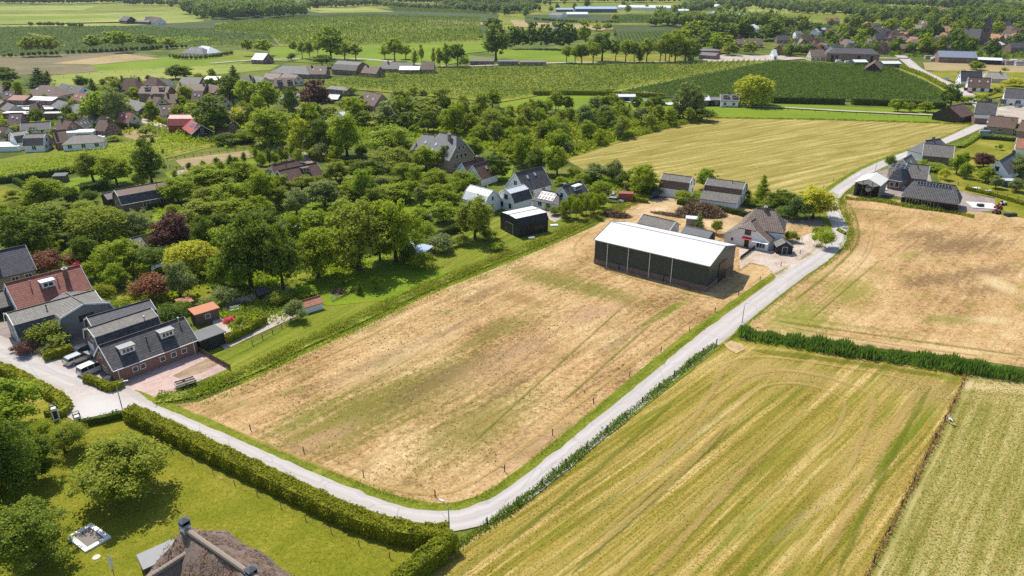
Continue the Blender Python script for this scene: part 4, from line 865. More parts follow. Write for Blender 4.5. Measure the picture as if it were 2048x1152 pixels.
grove('along the sports field and orchard edge', [
    (1133, 126, 90, 20, 't', 'mid'), (1150, 128, 90, 22, 't', 'mid'), (1163, 128, 89, 30, 't', 'dark'), (1186, 128, 87, 28, 't', 'mid'), (1204, 123, 62, 54, 't', 'dark'), (1231, 123, 79, 24, 't', 'olive'), (1251, 125, 76, 32, 't', 'mid'), (1268, 125, 84, 20, 't', 'mid'), (1279, 125, 98, 14, 'p', 'dark'), (1293, 125, 77, 30, 't', 'mid'), (1320, 125, 75, 28, 't', 'olive'), (1330, 124, 70, 30, 't', 'mid'), (1350, 124, 63, 42, 'o', 'mid'), (1370, 123, 79, 42, 'r', 'mid'), (1386, 121, 82, 28, 'r', 'dark'), (1338, 124, 80, 24, 't', 'mid'), (1381, 125, 114, 10, 's', 'mid'),
    (1024, 98, 50, 32, 'o', 'dark'), (1040, 98, 52, 34, 'o', 'dark'), (1065, 98, 40, 40, 'o', 'dark'), (1090, 98, 49, 44, 'o', 'dark'), (1116, 99, 46, 48, 'o', 'dark'), (1142, 98, 51, 34, 'o', 'dark'), (1166, 92, 44, 28, 'o', 'mid'), (1193, 62, 46, 18, 'o', 'yellow'), (1214, 60, 45, 22, 'r', 'mid'), (1230, 72, 60, 6, 'c', 'dark'), (1318, 44, 11, 28, 'o', 'mid'), (1308, 53, 34, 32, 'r', 'dark'), (1230, 40, 27, 16, 'r', 'mid'), (1052, 36, 15, 14, 'o', 'mid'),
    (1390, 82, 40, 52, 'o', 'mid'), (1420, 86, 42, 48, 'o', 'dark'), (1450, 86, 45, 48, 'o', 'dark'), (1482, 82, 40, 44, 'o', 'dark'), (1440, 96, 66, 60, 'o', 'mid'), (1432, 106, 72, 38, 'o', 'light'), (1461, 112, 85, 34, 'o', 'olive'), (1500, 110, 84, 34, 'o', 'olive'), (1490, 82, 50, 42, 'o', 'dark'), (1530, 82, 56, 48, 'o', 'dark'), (1548, 80, 37, 48, 'o', 'dark'), (1410, 100, 62, 44, 'o', 'dark'), (1368, 98, 60, 40, 'o', 'mid')])
grove('by the low houses between orchard and hay field', [
    (1366, 238, 163, 42, 'o', 'grey'), (1391, 238, 174, 36, 'o', 'grey'), (1350, 237, 207, 32, 'r', 'mid'), (1406, 242, 214, 42, 's', 'dark'), (1505, 210, 141, 68, 'w', 'yellow'), (1258, 220, 206, 10, 'c', 'mid'), (1901, 213, 169, 40, 'o', 'dark'), (1795, 224, 197, 36, 'r', 'mid'), (1820, 224, 206, 20, 'r', 'mid'), (1850, 224, 201, 32, 'r', 'mid'), (1967, 228, 201, 24, 'r', 'copper'), (2025, 174, 152, 34, 's', 'yellow'), (2015, 262, 239, 38, 'r', 'olive'), (1935, 208, 190, 30, 's', 'mid'), (1960, 205, 188, 26, 's', 'olive'), (2000, 245, 228, 20, 's', 'mid'), (1952, 141, 122, 32, 'r', 'mid'), (1925, 152, 138, 22, 's', 'mid'), (1990, 185, 172, 20, 's', 'mid'), (2010, 142, 134, 14, 's', 'mid')])
grove('around the lane end and the white farmhouse', [
    (1045, 332, 266, 52, 'o', 'mid'), (1071, 347, 296, 48, 'o', 'dark'), (1114, 350, 291, 50, 'r', 'mid'), (1025, 322, 268, 50, 'o', 'mid'), (1186, 364, 320, 54, 'r', 'grey'), (1228, 367, 318, 44, 'r', 'grey'), (1283, 388, 329, 68, 'r', 'mid'), (1246, 375, 340, 38, 'r', 'dark'), (1410, 377, 334, 42, 'r', 'light'), (1523, 400, 344, 28, 'c', 'mid'), (1560, 417, 379, 52, 'r', 'dark'), (1593, 440, 391, 50, 's', 'blue'), (1626, 437, 371, 76, 'r', 'yellow'), (1545, 412, 388, 40, 's', 'mid'), (1575, 436, 410, 46, 's', 'dark'),
    (1641, 494, 453, 40, 's', 'light'), (1636, 474, 452, 26, 's', 'olive'), (1583, 484, 460, 26, 's', 'olive'), (1397, 457, 421, 20, 'c', 'grey'), (1432, 469, 439, 26, 'f', 'olive'), (1165, 372, 345, 30, 's', 'mid'), (1205, 385, 355, 36, 's', 'light'), (1150, 352, 330, 26, 's', 'mid'), (1305, 392, 366, 34, 's', 'dark'), (1365, 402, 378, 32, 's', 'light'), (1395, 402, 384, 24, 's', 'light'), (1490, 400, 376, 30, 's', 'dark'), (1505, 412, 392, 26, 's', 'mid'), (1120, 370, 350, 24, 's', 'light'), (1098, 420, 404, 20, 's', 'mid'), (1115, 430, 410, 26, 's', 'dark'), (1130, 436, 418, 22, 's', 'mid'), (1057, 398, 378, 20, 's', 'mid')])
grove('in the gardens right of the farm road', [
    (1912, 348, 305, 32, 'r', 'light'), (1926, 330, 302, 24, 'r', 'mid'), (1929, 357, 321, 26, 'r', 'light'), (1966, 335, 304, 40, 'r', 'copper'), (1970, 364, 332, 34, 'r', 'mid'), (1990, 377, 351, 24, 'r', 'grey'), (2038, 358, 308, 54, 'r', 'grey'), (2032, 384, 357, 32, 'r', 'grey'), (1780, 337, 309, 22, 's', 'dark'), (1866, 342, 322, 40, 's', 'light'), (1887, 360, 335, 18, 's', 'yellow'), (1850, 332, 318, 18, 's', 'light'), (1996, 300, 286, 14, 's', 'mid')])
for x, y, t in [(1128, 438, 398), (1140, 434, 392), (1152, 440, 396), (1160, 428, 388), (1172, 432, 390), (1181, 424, 386), (1186, 436, 396), (1196, 428, 388), (1206, 420, 384), (1146, 420, 386), (1170, 415, 384), (1195, 414, 385)]:
    plant(x, y, t, 22, 'fruit', 'mid', 'in the young orchard behind the black barn')

def fill(cluster, poly, n, hr, cols, kinds=('round', 'oval'), mind=0.7, wr=(0.7, 1.0), avoid=()):
    """Trees scattered through an area, none closer than its crown allows."""
    P = pts2(poly); xs = [p.x for p in P]; ys = [p.y for p in P]; pp = [(p.x, p.y) for p in P]
    done = [(o.location.x, o.location.y, w) for (_, o, _, _, _, _, w, _) in TREES]; k = 0; tries = 0
    while k < n and tries < n * 60:
        tries += 1; x = random.uniform(min(xs), max(xs)); y = random.uniform(min(ys), max(ys))
        if not inpoly(x, y, pp): continue
        h = random.uniform(*hr); w = h * random.uniform(*wr)
        if any((x - a) ** 2 + (y - b) ** 2 < (mind * (w + c) / 2) ** 2 for a, b, c in done): continue
        if any(inpoly(x, y, [(q.x, q.y) for q in pts2(a)]) for a in avoid): continue
        # photo column and row of that spot
        d = Vector((x, y, -CAMH)); fw = d.y * math.cos(PITCH) - d.z * math.sin(PITCH); up = d.y * math.sin(PITCH) + d.z * math.cos(PITCH)
        px, py = 1024 + FPX * d.x / fw, 576 - FPX * up / fw
        d = Vector((x, y, h - CAMH)); fw2 = d.y * math.cos(PITCH) - d.z * math.sin(PITCH); up2 = d.y * math.sin(PITCH) + d.z * math.cos(PITCH)
        ty = 576 - FPX * up2 / fw2 - 0.12 * w / MPP(px, py)
        plant(px, py, ty, w / MPP(px, py), random.choice(kinds), random.choice(cols), cluster); done.append((x, y, w)); k += 1
fill('in the scrub beside the golden field', [(1000, 222), (1230, 216), (1340, 226), (1395, 242), (1240, 278), (1150, 305), (1120, 315), (1010, 300), (960, 260)], 78, (4, 8.5), ['olive', 'mid', 'grey', 'olive', 'light', 'dark'], ('round', 'fruit', 'round', 'shrub'), 0.62, (0.75, 1.1))
fill('in the leafy gardens left of the white cottages', [(500, 350), (640, 345), (720, 330), (880, 330), (930, 345), (1000, 365), (930, 400), (880, 460), (780, 470), (600, 470), (500, 440)], 9, (4, 11), ['mid', 'olive', 'grey', 'light', 'light', 'yellow'], ('round', 'fruit'), 0.5)
fill('around the copper beech and brown roofs', [(500, 235), (700, 228), (1000, 235), (1000, 300), (960, 300), (840, 258), (740, 285), (500, 300)], 16, (6, 12), ['mid', 'dark', 'olive'], ('round', 'oval'), 0.6)
fill('among the village houses on the right', [(1560, 60), (1760, 42), (2060, 48), (2060, 120), (1840, 118), (1760, 105), (1560, 105)], 105, (8, 16), ['dark', 'mid', 'dark', 'forest', 'olive'], ('round', 'oval', 'oval'), 0.9, (0.7, 1.0))
fill('in the village on the left', [(-40, 180), (200, 185), (420, 170), (520, 190), (500, 250), (300, 240), (-40, 300)], 40, (4, 9), ['mid', 'dark', 'olive'], ('round', 'shrub'), 0.7)
fill('around the far glasshouses', [(1000, 18), (1560, 14), (1560, 60), (1380, 60), (1380, 30), (1000, 36)], 26, (8, 16), ['forest', 'dark', 'mid'], ('round', 'oval'), 0.8)

def mass(name, path, w, hr, n, col, label, size=1.6, per=60):
    n = int(n * 2.2); hr = (hr[0] * 1.1, hr[1] * 1.15)
    """A far belt of trees that reads as one mass: leafy clumps strung along a line."""
    P = resample(smooth(pts2(path), 4), 4.0); V = []; ev = []; ef = []; c = P[0]
    for i in range(n):
        a = P[rng.integers(0, len(P))]; h = rng.uniform(*hr); r = h * rng.uniform(0.28, 0.48)
        x, y = a.x + rng.normal(0, w / 2), a.y + rng.normal(0, w / 2)
        d = rng.normal(0, 1, (per, 3)); d /= np.linalg.norm(d, axis=1, keepdims=True); d[:, 2] = np.abs(d[:, 2]) * np.where(rng.uniform(0, 1, per) < 0.75, 1, -0.6)
        p = np.array([x, y, h * 0.56]) + d * np.array([r, r, h * 0.44]) * (rng.uniform(0.7, 1.12, per) * (1 + 0.2 * np.sin(d[:, 0] * 7 + i)))[:, None]
        V.append(leaf_quads(p, d * 0.6 + np.array([0, 0, 0.8]), h * 0.16 if size is None else size, 0.6))
        b = len(ev); ev += list(np.array([x, y, h * 0.52]) + ICO[0] * np.array([r, r, h * 0.46]) * 0.8); ef += list(ICO[1] + b)
    off = np.array([c.x, c.y, 0])
    o = mobj(name, quads(name, np.concatenate(V) - off, LEAF[col], (np.array(ev) - off, np.array(ef))), None, (c.x, c.y, 0))
    tag(o, label, None, None, 'stuff'); return o
mass('treeline', [(-60, 6), (120, 8), (330, 4), (560, 4)], 30, (10, 20), 130, 'forest', 'far belt of trees along the top edge on the left', None)
mass('treeline', [(395, 18), (450, 30), (510, 30), (520, 20), (600, 22)], 40, (10, 20), 70, 'forest', 'dark wood beyond the farmsteads near the top edge', None)
mass('treeline', [(260, 10), (390, 12)], 10, (8, 14), 24, 'forest', 'thin tree belt behind the pale green meadow', None)
mass('treeline', [(640, 12), (665, 16), (820, 6), (950, 10), (1010, 14)], 30, (8, 18), 90, 'forest', 'scattered tree belt at the top centre', None)
mass('treeline', [(700, 8), (740, 10), (860, 18), (980, 20)], 10, (6, 11), 60, 'grey', 'pale hedge of bushes beyond the far orchards', None)
mass('treeline', [(1000, 28), (1060, 10), (1100, 12)], 25, (8, 15), 34, 'forest', 'trees left of the far glasshouses', None)
mass('treeline', [(1000, 4), (1400, 5), (1700, 3), (2100, 5)], 60, (12, 22), 170, 'forest', 'dark horizon wood along the top edge on the right', None)
mass('treeline', [(1700, 9), (1780, 12), (1900, 16), (1990, 20)], 12, (8, 16), 80, 'forest', 'row of trees between far fields at the top right', None)
mass('treeline', [(1900, 18), (1980, 22)], 25, (12, 20), 60, 'forest', 'small dark wood standing alone in the far fields', None)
mass('treeline', [(1600, 24), (1700, 26), (1760, 36), (1860, 40), (2060, 44)], 22, (10, 18), 110, 'dark', 'tree belt along the far side of the village', None)
mass('treeline', [(1480, 6), (1560, 16), (1600, 20)], 25, (8, 15), 40, 'forest', 'wood behind the blue roofed sheds', None)
mass('treeline', [(1990, 30), (2060, 26)], 25, (10, 18), 34, 'forest', 'dark wood at the far right edge', None)
mass('treeline', [(420, 26), (470, 36), (520, 36), (570, 30)], 45, (12, 22), 60, 'dark', 'tall dark wood right of the far farmsteads', None)
mass('treeline', [(880, 14), (1000, 26), (1060, 22)], 25, (8, 15), 50, 'forest', 'wooded gardens at the top centre', None)
mass('treeline', [(1380, 26), (1420, 14), (1560, 22), (1640, 30)], 22, (8, 15), 60, 'forest', 'trees around the blue sheds', None)
mass('treeline', [(1330, 50), (1400, 56), (1470, 52), (1560, 58)], 20, (10, 17), 50, 'dark', 'dark wood left of the far village', None)
mass('treeline', [(1700, 30), (1800, 44), (1900, 46), (2040, 52)], 14, (8, 14), 50, 'forest', 'tree belt through the back of the far village', None)
mass('treeline', [(1560, 112), (1640, 108), (1700, 108), (1790, 104), (1850, 108)], 8, (4, 9), 30, 'dark', 'bushes along the village edge above the dense orchard', None)
mass('far_hedge', [(60, 52), (110, 52), (165, 55)], 2, (3, 5), 26, 'dark', 'hedge along the far pale meadow', None)
mass('far_hedge', [(-40, 118), (60, 112), (160, 107), (240, 103), (330, 98), (372, 96)], 1.2, (2, 3.4), 90, 'dark', 'long dark hedge along the roadside trees', None)
mass('far_hedge', [(340, 116), (400, 119), (465, 109)], 1.2, (2, 3.2), 40, 'dark', 'hedge around the lone house in the fields', None)
mass('far_hedge', [(1070, 40), (1140, 45), (1240, 47)], 1.5, (3, 4), 40, 'dark', 'straight dark hedge below the far glasshouses', None)

# labels: the look first, then the place in its group
SIZEW = ['small', 'medium-sized', 'tall']
COLW = {'mid': 'green', 'dark': 'dark green', 'light': 'light green', 'yellow': 'yellow-green', 'olive': 'olive green', 'grey': 'grey-green', 'blue': 'blue-green', 'copper': 'dark purple', 'rust': 'rusty red', 'hedge': 'clipped green', 'forest': 'deep green'}
KINDW = {'tall': 'clear-stemmed tree', 'round': 'round tree', 'oval': 'upright tree', 'fruit': 'fruit tree', 'poplar': 'columnar tree', 'conifer': 'conifer', 'willow': 'weeping tree', 'shrub': 'shrub'}
UNITS = 'first second third fourth fifth sixth seventh eighth ninth tenth eleventh twelfth thirteenth fourteenth fifteenth sixteenth seventeenth eighteenth nineteenth'.split()
TENS = {2: 'twent', 3: 'thirt', 4: 'fort', 5: 'fift', 6: 'sixt', 7: 'sevent'}
def ordw(i):
    if i < 19: return UNITS[i]
    t, u = divmod(i + 1, 10)
    return TENS[t] + 'ieth' if u == 0 else TENS[t] + 'y-' + UNITS[u - 1]
def label_trees():
    by = {}
    for t in TREES: by.setdefault((t[0], COLW[t[5]], KINDW[t[4]]), []).append(t)
    for (cl, cw, kw), ts in by.items():
        cl = cl
        ts.sort(key=lambda t: t[2])
        for i, t in enumerate(ts):
            o = t[1]; cat = 'shrub' if t[4] == 'shrub' else 'tree'
            if len(ts) == 1: lab = f'{cw} {kw} {cl}'
            elif len(ts) == 2: lab = f'{cw} {kw}, {"left" if i == 0 else "right"} of two {cl}'
            else: lab = f'{cw} {kw}, {ordw(i)} from left {cl}'
            tag(o, lab, cat, f'trees {cl}')
label_trees()
# ------------------------------------------------------------------ hedges, verges, reeds, orchard rows
hedge('hedge', [(262, 836), (330, 868), (420, 912), (520, 960), (620, 1008), (700, 1045), (780, 1072), (850, 1085), (900, 1083)], 2.3, 2.1, 'hedge', 'long yellow-green hedge between the farm road and the lawn')
hedge('hedge', [(905, 1092), (880, 1112), (850, 1138), (815, 1165), (780, 1200)], 2.2, 2.2, 'hedge', 'short yellow-green hedge turning away at the road bend')
hedge('hedge', [(262, 832), (240, 836), (215, 842), (165, 852)], 0.8, 1.1, 'hedgedark', 'thin dark hedge along the dusty junction apron', rough=0.3, leafs=26)
hedge('hedge', [(-30, 735), (20, 748), (70, 775), (112, 798), (132, 815), (125, 830), (95, 835)], 1.7, 1.3, 'hedge', 'low clipped hedge curving round the corner lawn')
hedge('hedge', [(90, 722), (115, 714), (146, 704)], 1.4, 1.5, 'hedge', 'square clipped hedge beside the parked estate car')
hedge('hedge', [(172, 762), (200, 772), (222, 782), (246, 772)], 1.2, 1.2, 'hedge', 'low clipped hedge at the foot of the brick gable')
hedge('hedge', [(452, 686), (490, 668), (530, 645)], 1.5, 1.4, 'hedge', 'garden hedge beyond the black flat-roofed shed')
hedge('hedge', [(-20, 368), (20, 365), (60, 358), (110, 352), (160, 344), (190, 338)], 1.4, 2.0, 'hedgedark', 'dark hedge between the orchard rows and the lawns')
hedge('hedge', [(25, 362), (40, 370), (54, 378)], 1.2, 1.6, 'hedgedark', 'short dark hedge across the corner lawn')
hedge('hedge', [(164, 388), (190, 382), (218, 378)], 1.8, 2.2, 'hedgedark', 'dark block hedge behind the brick gambrel house')
hedge('hedge', [(300, 418), (325, 412), (348, 420), (355, 428)], 1.2, 1.0, 'hedgedark', 'low hedge in front of the brick gambrel house')
hedge('hedge', [(620, 312), (660, 325), (700, 330), (720, 326)], 1.2, 1.4, 'hedge', 'pale clipped hedge beside the gravel drive')
hedge('hedge', [(465, 290), (490, 285), (512, 283)], 1.2, 1.6, 'hedgedark', 'clipped hedge at the drive to the yard')
hedge('hedge', [(200, 262), (240, 258), (280, 258)], 1.4, 2.2, 'hedgedark', 'dark hedge behind the white bungalow')
hedge('hedge', [(290, 236), (315, 242), (336, 250)], 1.4, 2.0, 'hedge', 'hedge beside the drive to the red roofed barn')
hedge('hedge', [(97, 280), (120, 290), (136, 292)], 1.8, 2.2, 'hedge', 'bushy hedge beside the white bungalow')
hedge('hedge', [(875, 480), (900, 468), (920, 462)], 1.4, 1.8, 'hedgedark', 'dark hedge on the lawn by the blue pool shelter')
hedge('hedge', [(1355, 408), (1400, 416), (1450, 424), (1502, 436)], 1.3, 1.4, 'hedgedark', 'clipped hedge along the lane below the gambrel barns')
hedge('hedge', [(1258, 402), (1278, 404), (1296, 406)], 1.2, 1.2, 'hedge', 'short hedge between the red container and the blue van')
hedge('hedge', [(1172, 378), (1185, 386), (1196, 392)], 1.2, 1.4, 'hedge', 'clipped hedge beside the white dormer house')
hedge('hedge', [(1540, 206), (1600, 207), (1688, 209)], 2.2, 3.0, 'hedgedark', 'tall dark hedge left half below the dense orchard')
hedge('hedge', [(1702, 209), (1760, 211), (1840, 215), (1890, 218)], 2.2, 3.0, 'hedgedark', 'tall dark hedge right half below the dense orchard')
hedge('hedge', [(1065, 191), (1150, 190), (1235, 192), (1330, 197)], 1.8, 2.4, 'hedge', 'bushy hedge along the bright meadow under the orchard')
hedge('hedge', [(1960, 278), (1990, 280), (2035, 284)], 1.0, 1.4, 'hedgedark', 'dark clipped hedge along the striped lawn')
hedge('hedge', [(1918, 296), (1940, 284), (1955, 272)], 2.2, 1.0, 'weed', 'grassy ditch bank beside the striped lawn')
hedge('hedge', [(1800, 138), (1840, 152), (1870, 168), (1892, 180)], 1.6, 2.6, 'hedge', 'tall row of poles and climbers along the village road')
hedge('hedge', [(1965, 196), (1985, 190), (2003, 176)], 1.2, 1.2, 'hedge', 'hedge below the white twin houses')
hedge('hedge', [(1930, 380), (1990, 394), (2060, 415)], 0.7, 1.1, 'hedge', 'thin fence hedge across the right hand gardens')
hedge('hedge', [(1675, 462), (1690, 470)], 0.6, 0.8, 'weed', 'weedy tuft at the outer edge of the road bend')

# the tall weeds between meadow and hay field, the reeds in the ditch, the rough fringe of the road
WEEDPX = [(312, 800), (380, 790), (440, 768), (520, 735), (600, 694), (700, 650), (800, 602), (900, 558), (1000, 518), (1100, 478), (1180, 442), (1240, 415), (1288, 392)]
blades('weeds', WEEDPX, 4.2, 0.72, 'weed', 34, 'tall green weeds between the meadow and the hay field', bw=0.10, lean=0.35)
blades('weeds', [(x + 10, y - 5) for x, y in WEEDPX[2:]], 2.4, 1.3, 'dry', 6, 'dry brown stalks among the tall weeds', bw=0.05)
hedge('weed_bank', WEEDPX, 2.8, 0.28, 'weed', 'dense green weed bank between the meadow and the hay field', None, leafs=12, size=0.34, rough=0.5, kind='stuff')
REEDPX = [(1478, 668), (1520, 676), (1600, 690), (1700, 706), (1800, 720), (1900, 735), (2060, 758), (2160, 772)]
blades('reeds', REEDPX, 3.4, 2.2, 'reed', 60, 'dense dark green reeds in the ditch', lean=0.14, bw=0.10, jitter=0.25)
blades('reeds', [(1690, 398), (1760, 404), (1820, 415), (1900, 425), (1950, 436)], 1.8, 1.3, 'weed', 34, 'green reeds in the ditch below the black house', lean=0.16, bw=0.10)
blades('reeds', [(1150, 302), (1200, 284), (1280, 268), (1345, 252), (1400, 240)], 4.0, 2.0, 'weed', 12, 'reedy bank along the golden field', lean=0.16, bw=0.2)
FENCEPX = [(912, 1096), (960, 1062), (1040, 1006), (1120, 942), (1210, 868), (1300, 793), (1390, 720), (1432, 690)]
blades('long_grass', FENCEPX, 1.3, 0.62, 'reed', 75, 'rough green grass along the post fence by the road', lean=0.4, bw=0.07)
blades('long_grass', FENCEPX, 1.0, 0.8, 'dry', 5, 'dry grass stalks along the post fence by the road', lean=0.3, bw=0.05)
def offset(P, d):
    out = []
    for i, p in enumerate(P):
        t = P[min(i + 1, len(P) - 1)] - P[max(i - 1, 0)]; t.z = 0; t.normalize(); out.append(p + Vector((-t.y, t.x, 0)) * d)
    return out
nC = len(ROADC)
blades('verge_grass', None, 1.3, 0.28, 'grass', 42, 'short verge grass on the field side of the farm road', world=offset(ROADC[int(nC * .07):int(nC * .66)], 2.9), bw=0.05, lean=0.5)
blades('verge_grass', None, 1.1, 0.28, 'weed', 30, 'short verge grass on the outer side of the farm road', world=offset(ROADC[int(nC * .30):int(nC * .95)], -2.9), bw=0.05, lean=0.5)
blades('ditch_grass', [(1934, 748), (1905, 812), (1868, 884), (1830, 960), (1785, 1050), (1735, 1152), (1700, 1220)], 0.9, 0.55, 'dry', 40, 'dark dry grass along the wire fence between two hay fields', lean=0.4, bw=0.05)
blades('ditch_grass', [(1934, 748), (1905, 812), (1868, 884), (1830, 960), (1785, 1050), (1735, 1152), (1700, 1220)], 0.7, 0.45, 'brush', 40, 'brown weeds along the wire fence between two hay fields', lean=0.4, bw=0.05)
blades('fringe', [(1190, 448), (1100, 494), (1000, 538), (900, 578), (800, 624), (700, 672), (600, 720), (500, 770), (400, 810)], 2.2, 0.35, 'grass', 12, 'short green fringe along the hay field', lean=0.5, bw=0.06)
blades('fringe', [(1420, 236), (1550, 238), (1700, 241), (1945, 249)], 2.5, 0.7, 'weed', 9, 'weedy edge of the golden field', lean=0.4, bw=0.25)
blades('long_grass', [(1690, 500), (1700, 460), (1690, 420), (1680, 398)], 3.2, 0.5, 'grass', 16, 'rough grass beside the outer road bend', lean=0.5, bw=0.08)

def orchard(name, poly, a, b, spacing, h, w, den, col, label, size=0.7, jitter=0.25, gap=0.04):
    """Rows of trained fruit trees: leafy fence-like rows inside a block, parallel to the line a-b."""
    P = [(p.x, p.y) for p in pts2(poly)]; d = G(*b) - G(*a); d.normalize(); s = Vector((-d.y, d.x, 0))
    cx, cy = np.mean([p[0] for p in P]), np.mean([p[1] for p in P])
    R = max(math.hypot(p[0] - cx, p[1] - cy) for p in P); V = []
    PX = np.array(P)
    def inside(X, Y):
        c = np.zeros(len(X), bool); n = len(PX)
        for i in range(n):
            x1, y1 = PX[i]; x2, y2 = PX[i - 1]
            if y1 == y2: continue
            c ^= ((y1 > Y) != (y2 > Y)) & (X < (x2 - x1) * (Y - y1) / (y2 - y1) + x1)
        return c
    cv = []; cf = []
    q = -R
    while q < R:
        n = int(2 * R * den * (h + w)); t = rng.uniform(-R, R, n)
        tree = np.sin(np.round(t / 1.25) * 12.9898 + q) * 43758.5453; tree -= np.floor(tree)
        prof = np.abs((t / 1.25) % 1.0 - 0.5) * 2
        zz = rng.uniform(0.12, 1, n) ** 0.75; u = rng.normal(0, 0.5, n) * w * (1.15 - 0.6 * zz) * 0.6
        z = zz * h * (0.75 + 0.35 * tree) * (1 - 0.25 * (1 - prof))
        X = cx + d.x * t + s.x * (q + u); Y = cy + d.y * t + s.y * (q + u)
        ok = inside(X, Y) & (tree > gap)
        if ok.any():
            p = np.stack([X, Y, z], 1)[ok]
            V.append(leaf_quads(p, np.stack([s.x * u * 2, s.y * u * 2, np.full(n, 0.7)], 1)[ok], size, 0.6))
        q += spacing
    V = np.concatenate(V); off = np.array([cx, cy, 0])
    o = mobj(name, quads(name, V - off, LEAF[col]), None, (cx, cy, 0)); tag(o, label, None, None, 'stuff'); return o
orchard('orchard_rows', [(1242, 187), (1395, 154), (1548, 125), (1700, 132), (1783, 138), (1845, 167), (1893, 196), (1880, 203), (1540, 198), (1335, 193)], (1560, 168), (1850, 187), 3.3, 3.0, 1.5, 2.4, 'orchard2', 'dense dark orchard rows beside the village road')
orchard('orchard_rows', [(660, 166), (745, 145), (930, 138), (1240, 130), (1535, 123), (1390, 150), (1225, 181), (1090, 188), (1000, 203), (820, 188), (690, 176)], (900, 185), (1060, 136), 3.5, 2.8, 1.4, 1.3, 'orchard', 'large green orchard below the sports ground', gap=0.12)
orchard('orchard_rows', [(-30, 345), (60, 330), (150, 312), (250, 292), (330, 275), (400, 262), (450, 285), (330, 312), (250, 330), (130, 352), (0, 362)], (60, 345), (330, 285), 4.2, 2.6, 2.0, 3.2, 'light', 'bushy orchard rows beyond the paddock', size=0.55, gap=0.15)
orchard('orchard_rows', [(430, 50), (560, 38), (700, 30), (960, 36), (965, 84), (800, 89), (690, 90), (560, 91), (545, 70), (430, 60)], (560, 70), (900, 50), 7.0, 3.4, 1.8, 0.55, 'orchard', 'far orchards in broad bands beyond the roadside trees', size=1.2, gap=0.2)
orchard('orchard_rows', [(1230, 66), (1340, 64), (1345, 108), (1230, 100)], (1250, 100), (1240, 66), 4.0, 2.6, 1.4, 0.7, 'orchard', 'small orchard behind the sports field trees', size=1.0)
orchard('orchard_rows', [(-60, 56), (230, 54), (560, 62), (540, 92), (300, 96), (150, 104), (-60, 112)], (0, 90), (400, 70), 7.0, 2.4, 1.6, 0.4, 'orchard2', 'far dark crop rows behind the roadside trees', size=1.2)
orchard('orchard_rows', [(760, 8), (960, 20), (1020, 26), (960, 28), (790, 22)], (780, 20), (960, 24), 5.0, 2.6, 1.6, 0.35, 'orchard2', 'farthest dark orchard near the top centre', size=1.5)
orchard('orchard_rows', [(1230, 32), (1500, 30), (1520, 42), (1230, 46)], (1250, 40), (1500, 36), 5.0, 2.6, 1.6, 0.35, 'orchard2', 'dark orchard in front of the far glasshouses', size=1.4)

def stubble(name, poly, n, h, col, label, bw=.05, rough=None):
    """Short stalks and tufts standing all over a field."""
    P = np.array([(p.x, p.y) for p in pts2(poly)]); k = 0; V = []
    X = rng.uniform(P[:, 0].min(), P[:, 0].max(), n * 4); Y = rng.uniform(P[:, 1].min(), P[:, 1].max(), n * 4); c = np.zeros(len(X), bool)
    for i in range(len(P)):
        x1, y1 = P[i]; x2, y2 = P[i - 1]
        if y1 != y2: c ^= ((y1 > Y) != (y2 > Y)) & (X < (x2 - x1) * (Y - y1) / (y2 - y1) + x1)
    keep = c & ((np.sin(X * .31 + 2 * np.sin(Y * .13)) + np.sin(Y * .27 + 1.7 * np.sin(X * .19)) + rng.normal(0, 1.0, len(X))) > (rough if rough is not None else -9))
    X, Y = X[keep][:n], Y[keep][:n]; k = len(X)
    a = rng.uniform(0, 6.28, k); w = bw * rng.uniform(.5, 1.6, k); hh = h * rng.uniform(.4, 1.3, k); ln = rng.normal(0, .6, (k, 2)) * hh[:, None]; z = np.full(k, .02)
    A = np.stack([X - np.cos(a) * w, Y - np.sin(a) * w, z], 1); B = np.stack([X + np.cos(a) * w, Y + np.sin(a) * w, z], 1); T = np.stack([ln[:, 0], ln[:, 1], hh], 1)
    off = np.array([P[0][0], P[0][1], 0]); o = mobj(name, quads(name, np.stack([A, B, B * .5 + A * .5 + T + (B - A) * .3, B * .5 + A * .5 + T - (B - A) * .3], 1) - off, LEAF[col]), None, tuple(off)); tag(o, label, None, None, 'stuff'); return o
PF1 = [(350, 815), (420, 850), (510, 893), (630, 942), (760, 988), (870, 1004), (950, 984), (1052, 912), (1155, 836), (1285, 736), (1405, 645), (1465, 603), (1400, 580), (1190, 530), (1100, 500), (900, 580), (700, 676), (500, 772)]
stubble('stubble', PF1, 22000, .06, 'dry', 'dry stubble tufts on the main hay field', .08)
stubble('stubble', PF1, 12000, .07, 'grass', 'green tufts in the main hay field', .08, .6)
stubble('stubble', PF1, 1800, .12, 'brush', 'brown clods in the main hay field', .09, .2)
stubble('stubble', [(1520, 625), (1690, 500), (1700, 400), (2048, 450), (2048, 722), (1700, 682)], 16000, .08, 'dry', 'dry stubble tufts on the patchy upper field', .10)
stubble('stubble', [(1440, 700), (1700, 712), (1925, 745), (1740, 1152), (860, 1152), (1040, 1010)], 24000, .06, 'grass', 'short green tufts on the mown hay field', .08)
stubble('stubble', [(1440, 700), (1700, 712), (1925, 745), (1740, 1152), (860, 1152), (1040, 1010)], 22000, .06, 'dry', 'dry hay wisps on the mown hay field', .09, .3)
stubble('stubble', [(1950, 760), (2048, 765), (2048, 1152), (1760, 1152)], 10000, .07, 'grass', 'short green tufts on the pale striped field', .08)
stubble('stubble', [(1950, 760), (2048, 765), (2048, 1152), (1760, 1152)], 10000, .07, 'dry', 'dry hay wisps on the pale striped field', .09)
stubble('lawn_grass', [(200, 860), (300, 860), (850, 1095), (780, 1152), (-20, 1152), (-20, 1000)], 20000, .045, 'grass', 'uneven grass on the lawn by the thatched house', .06)

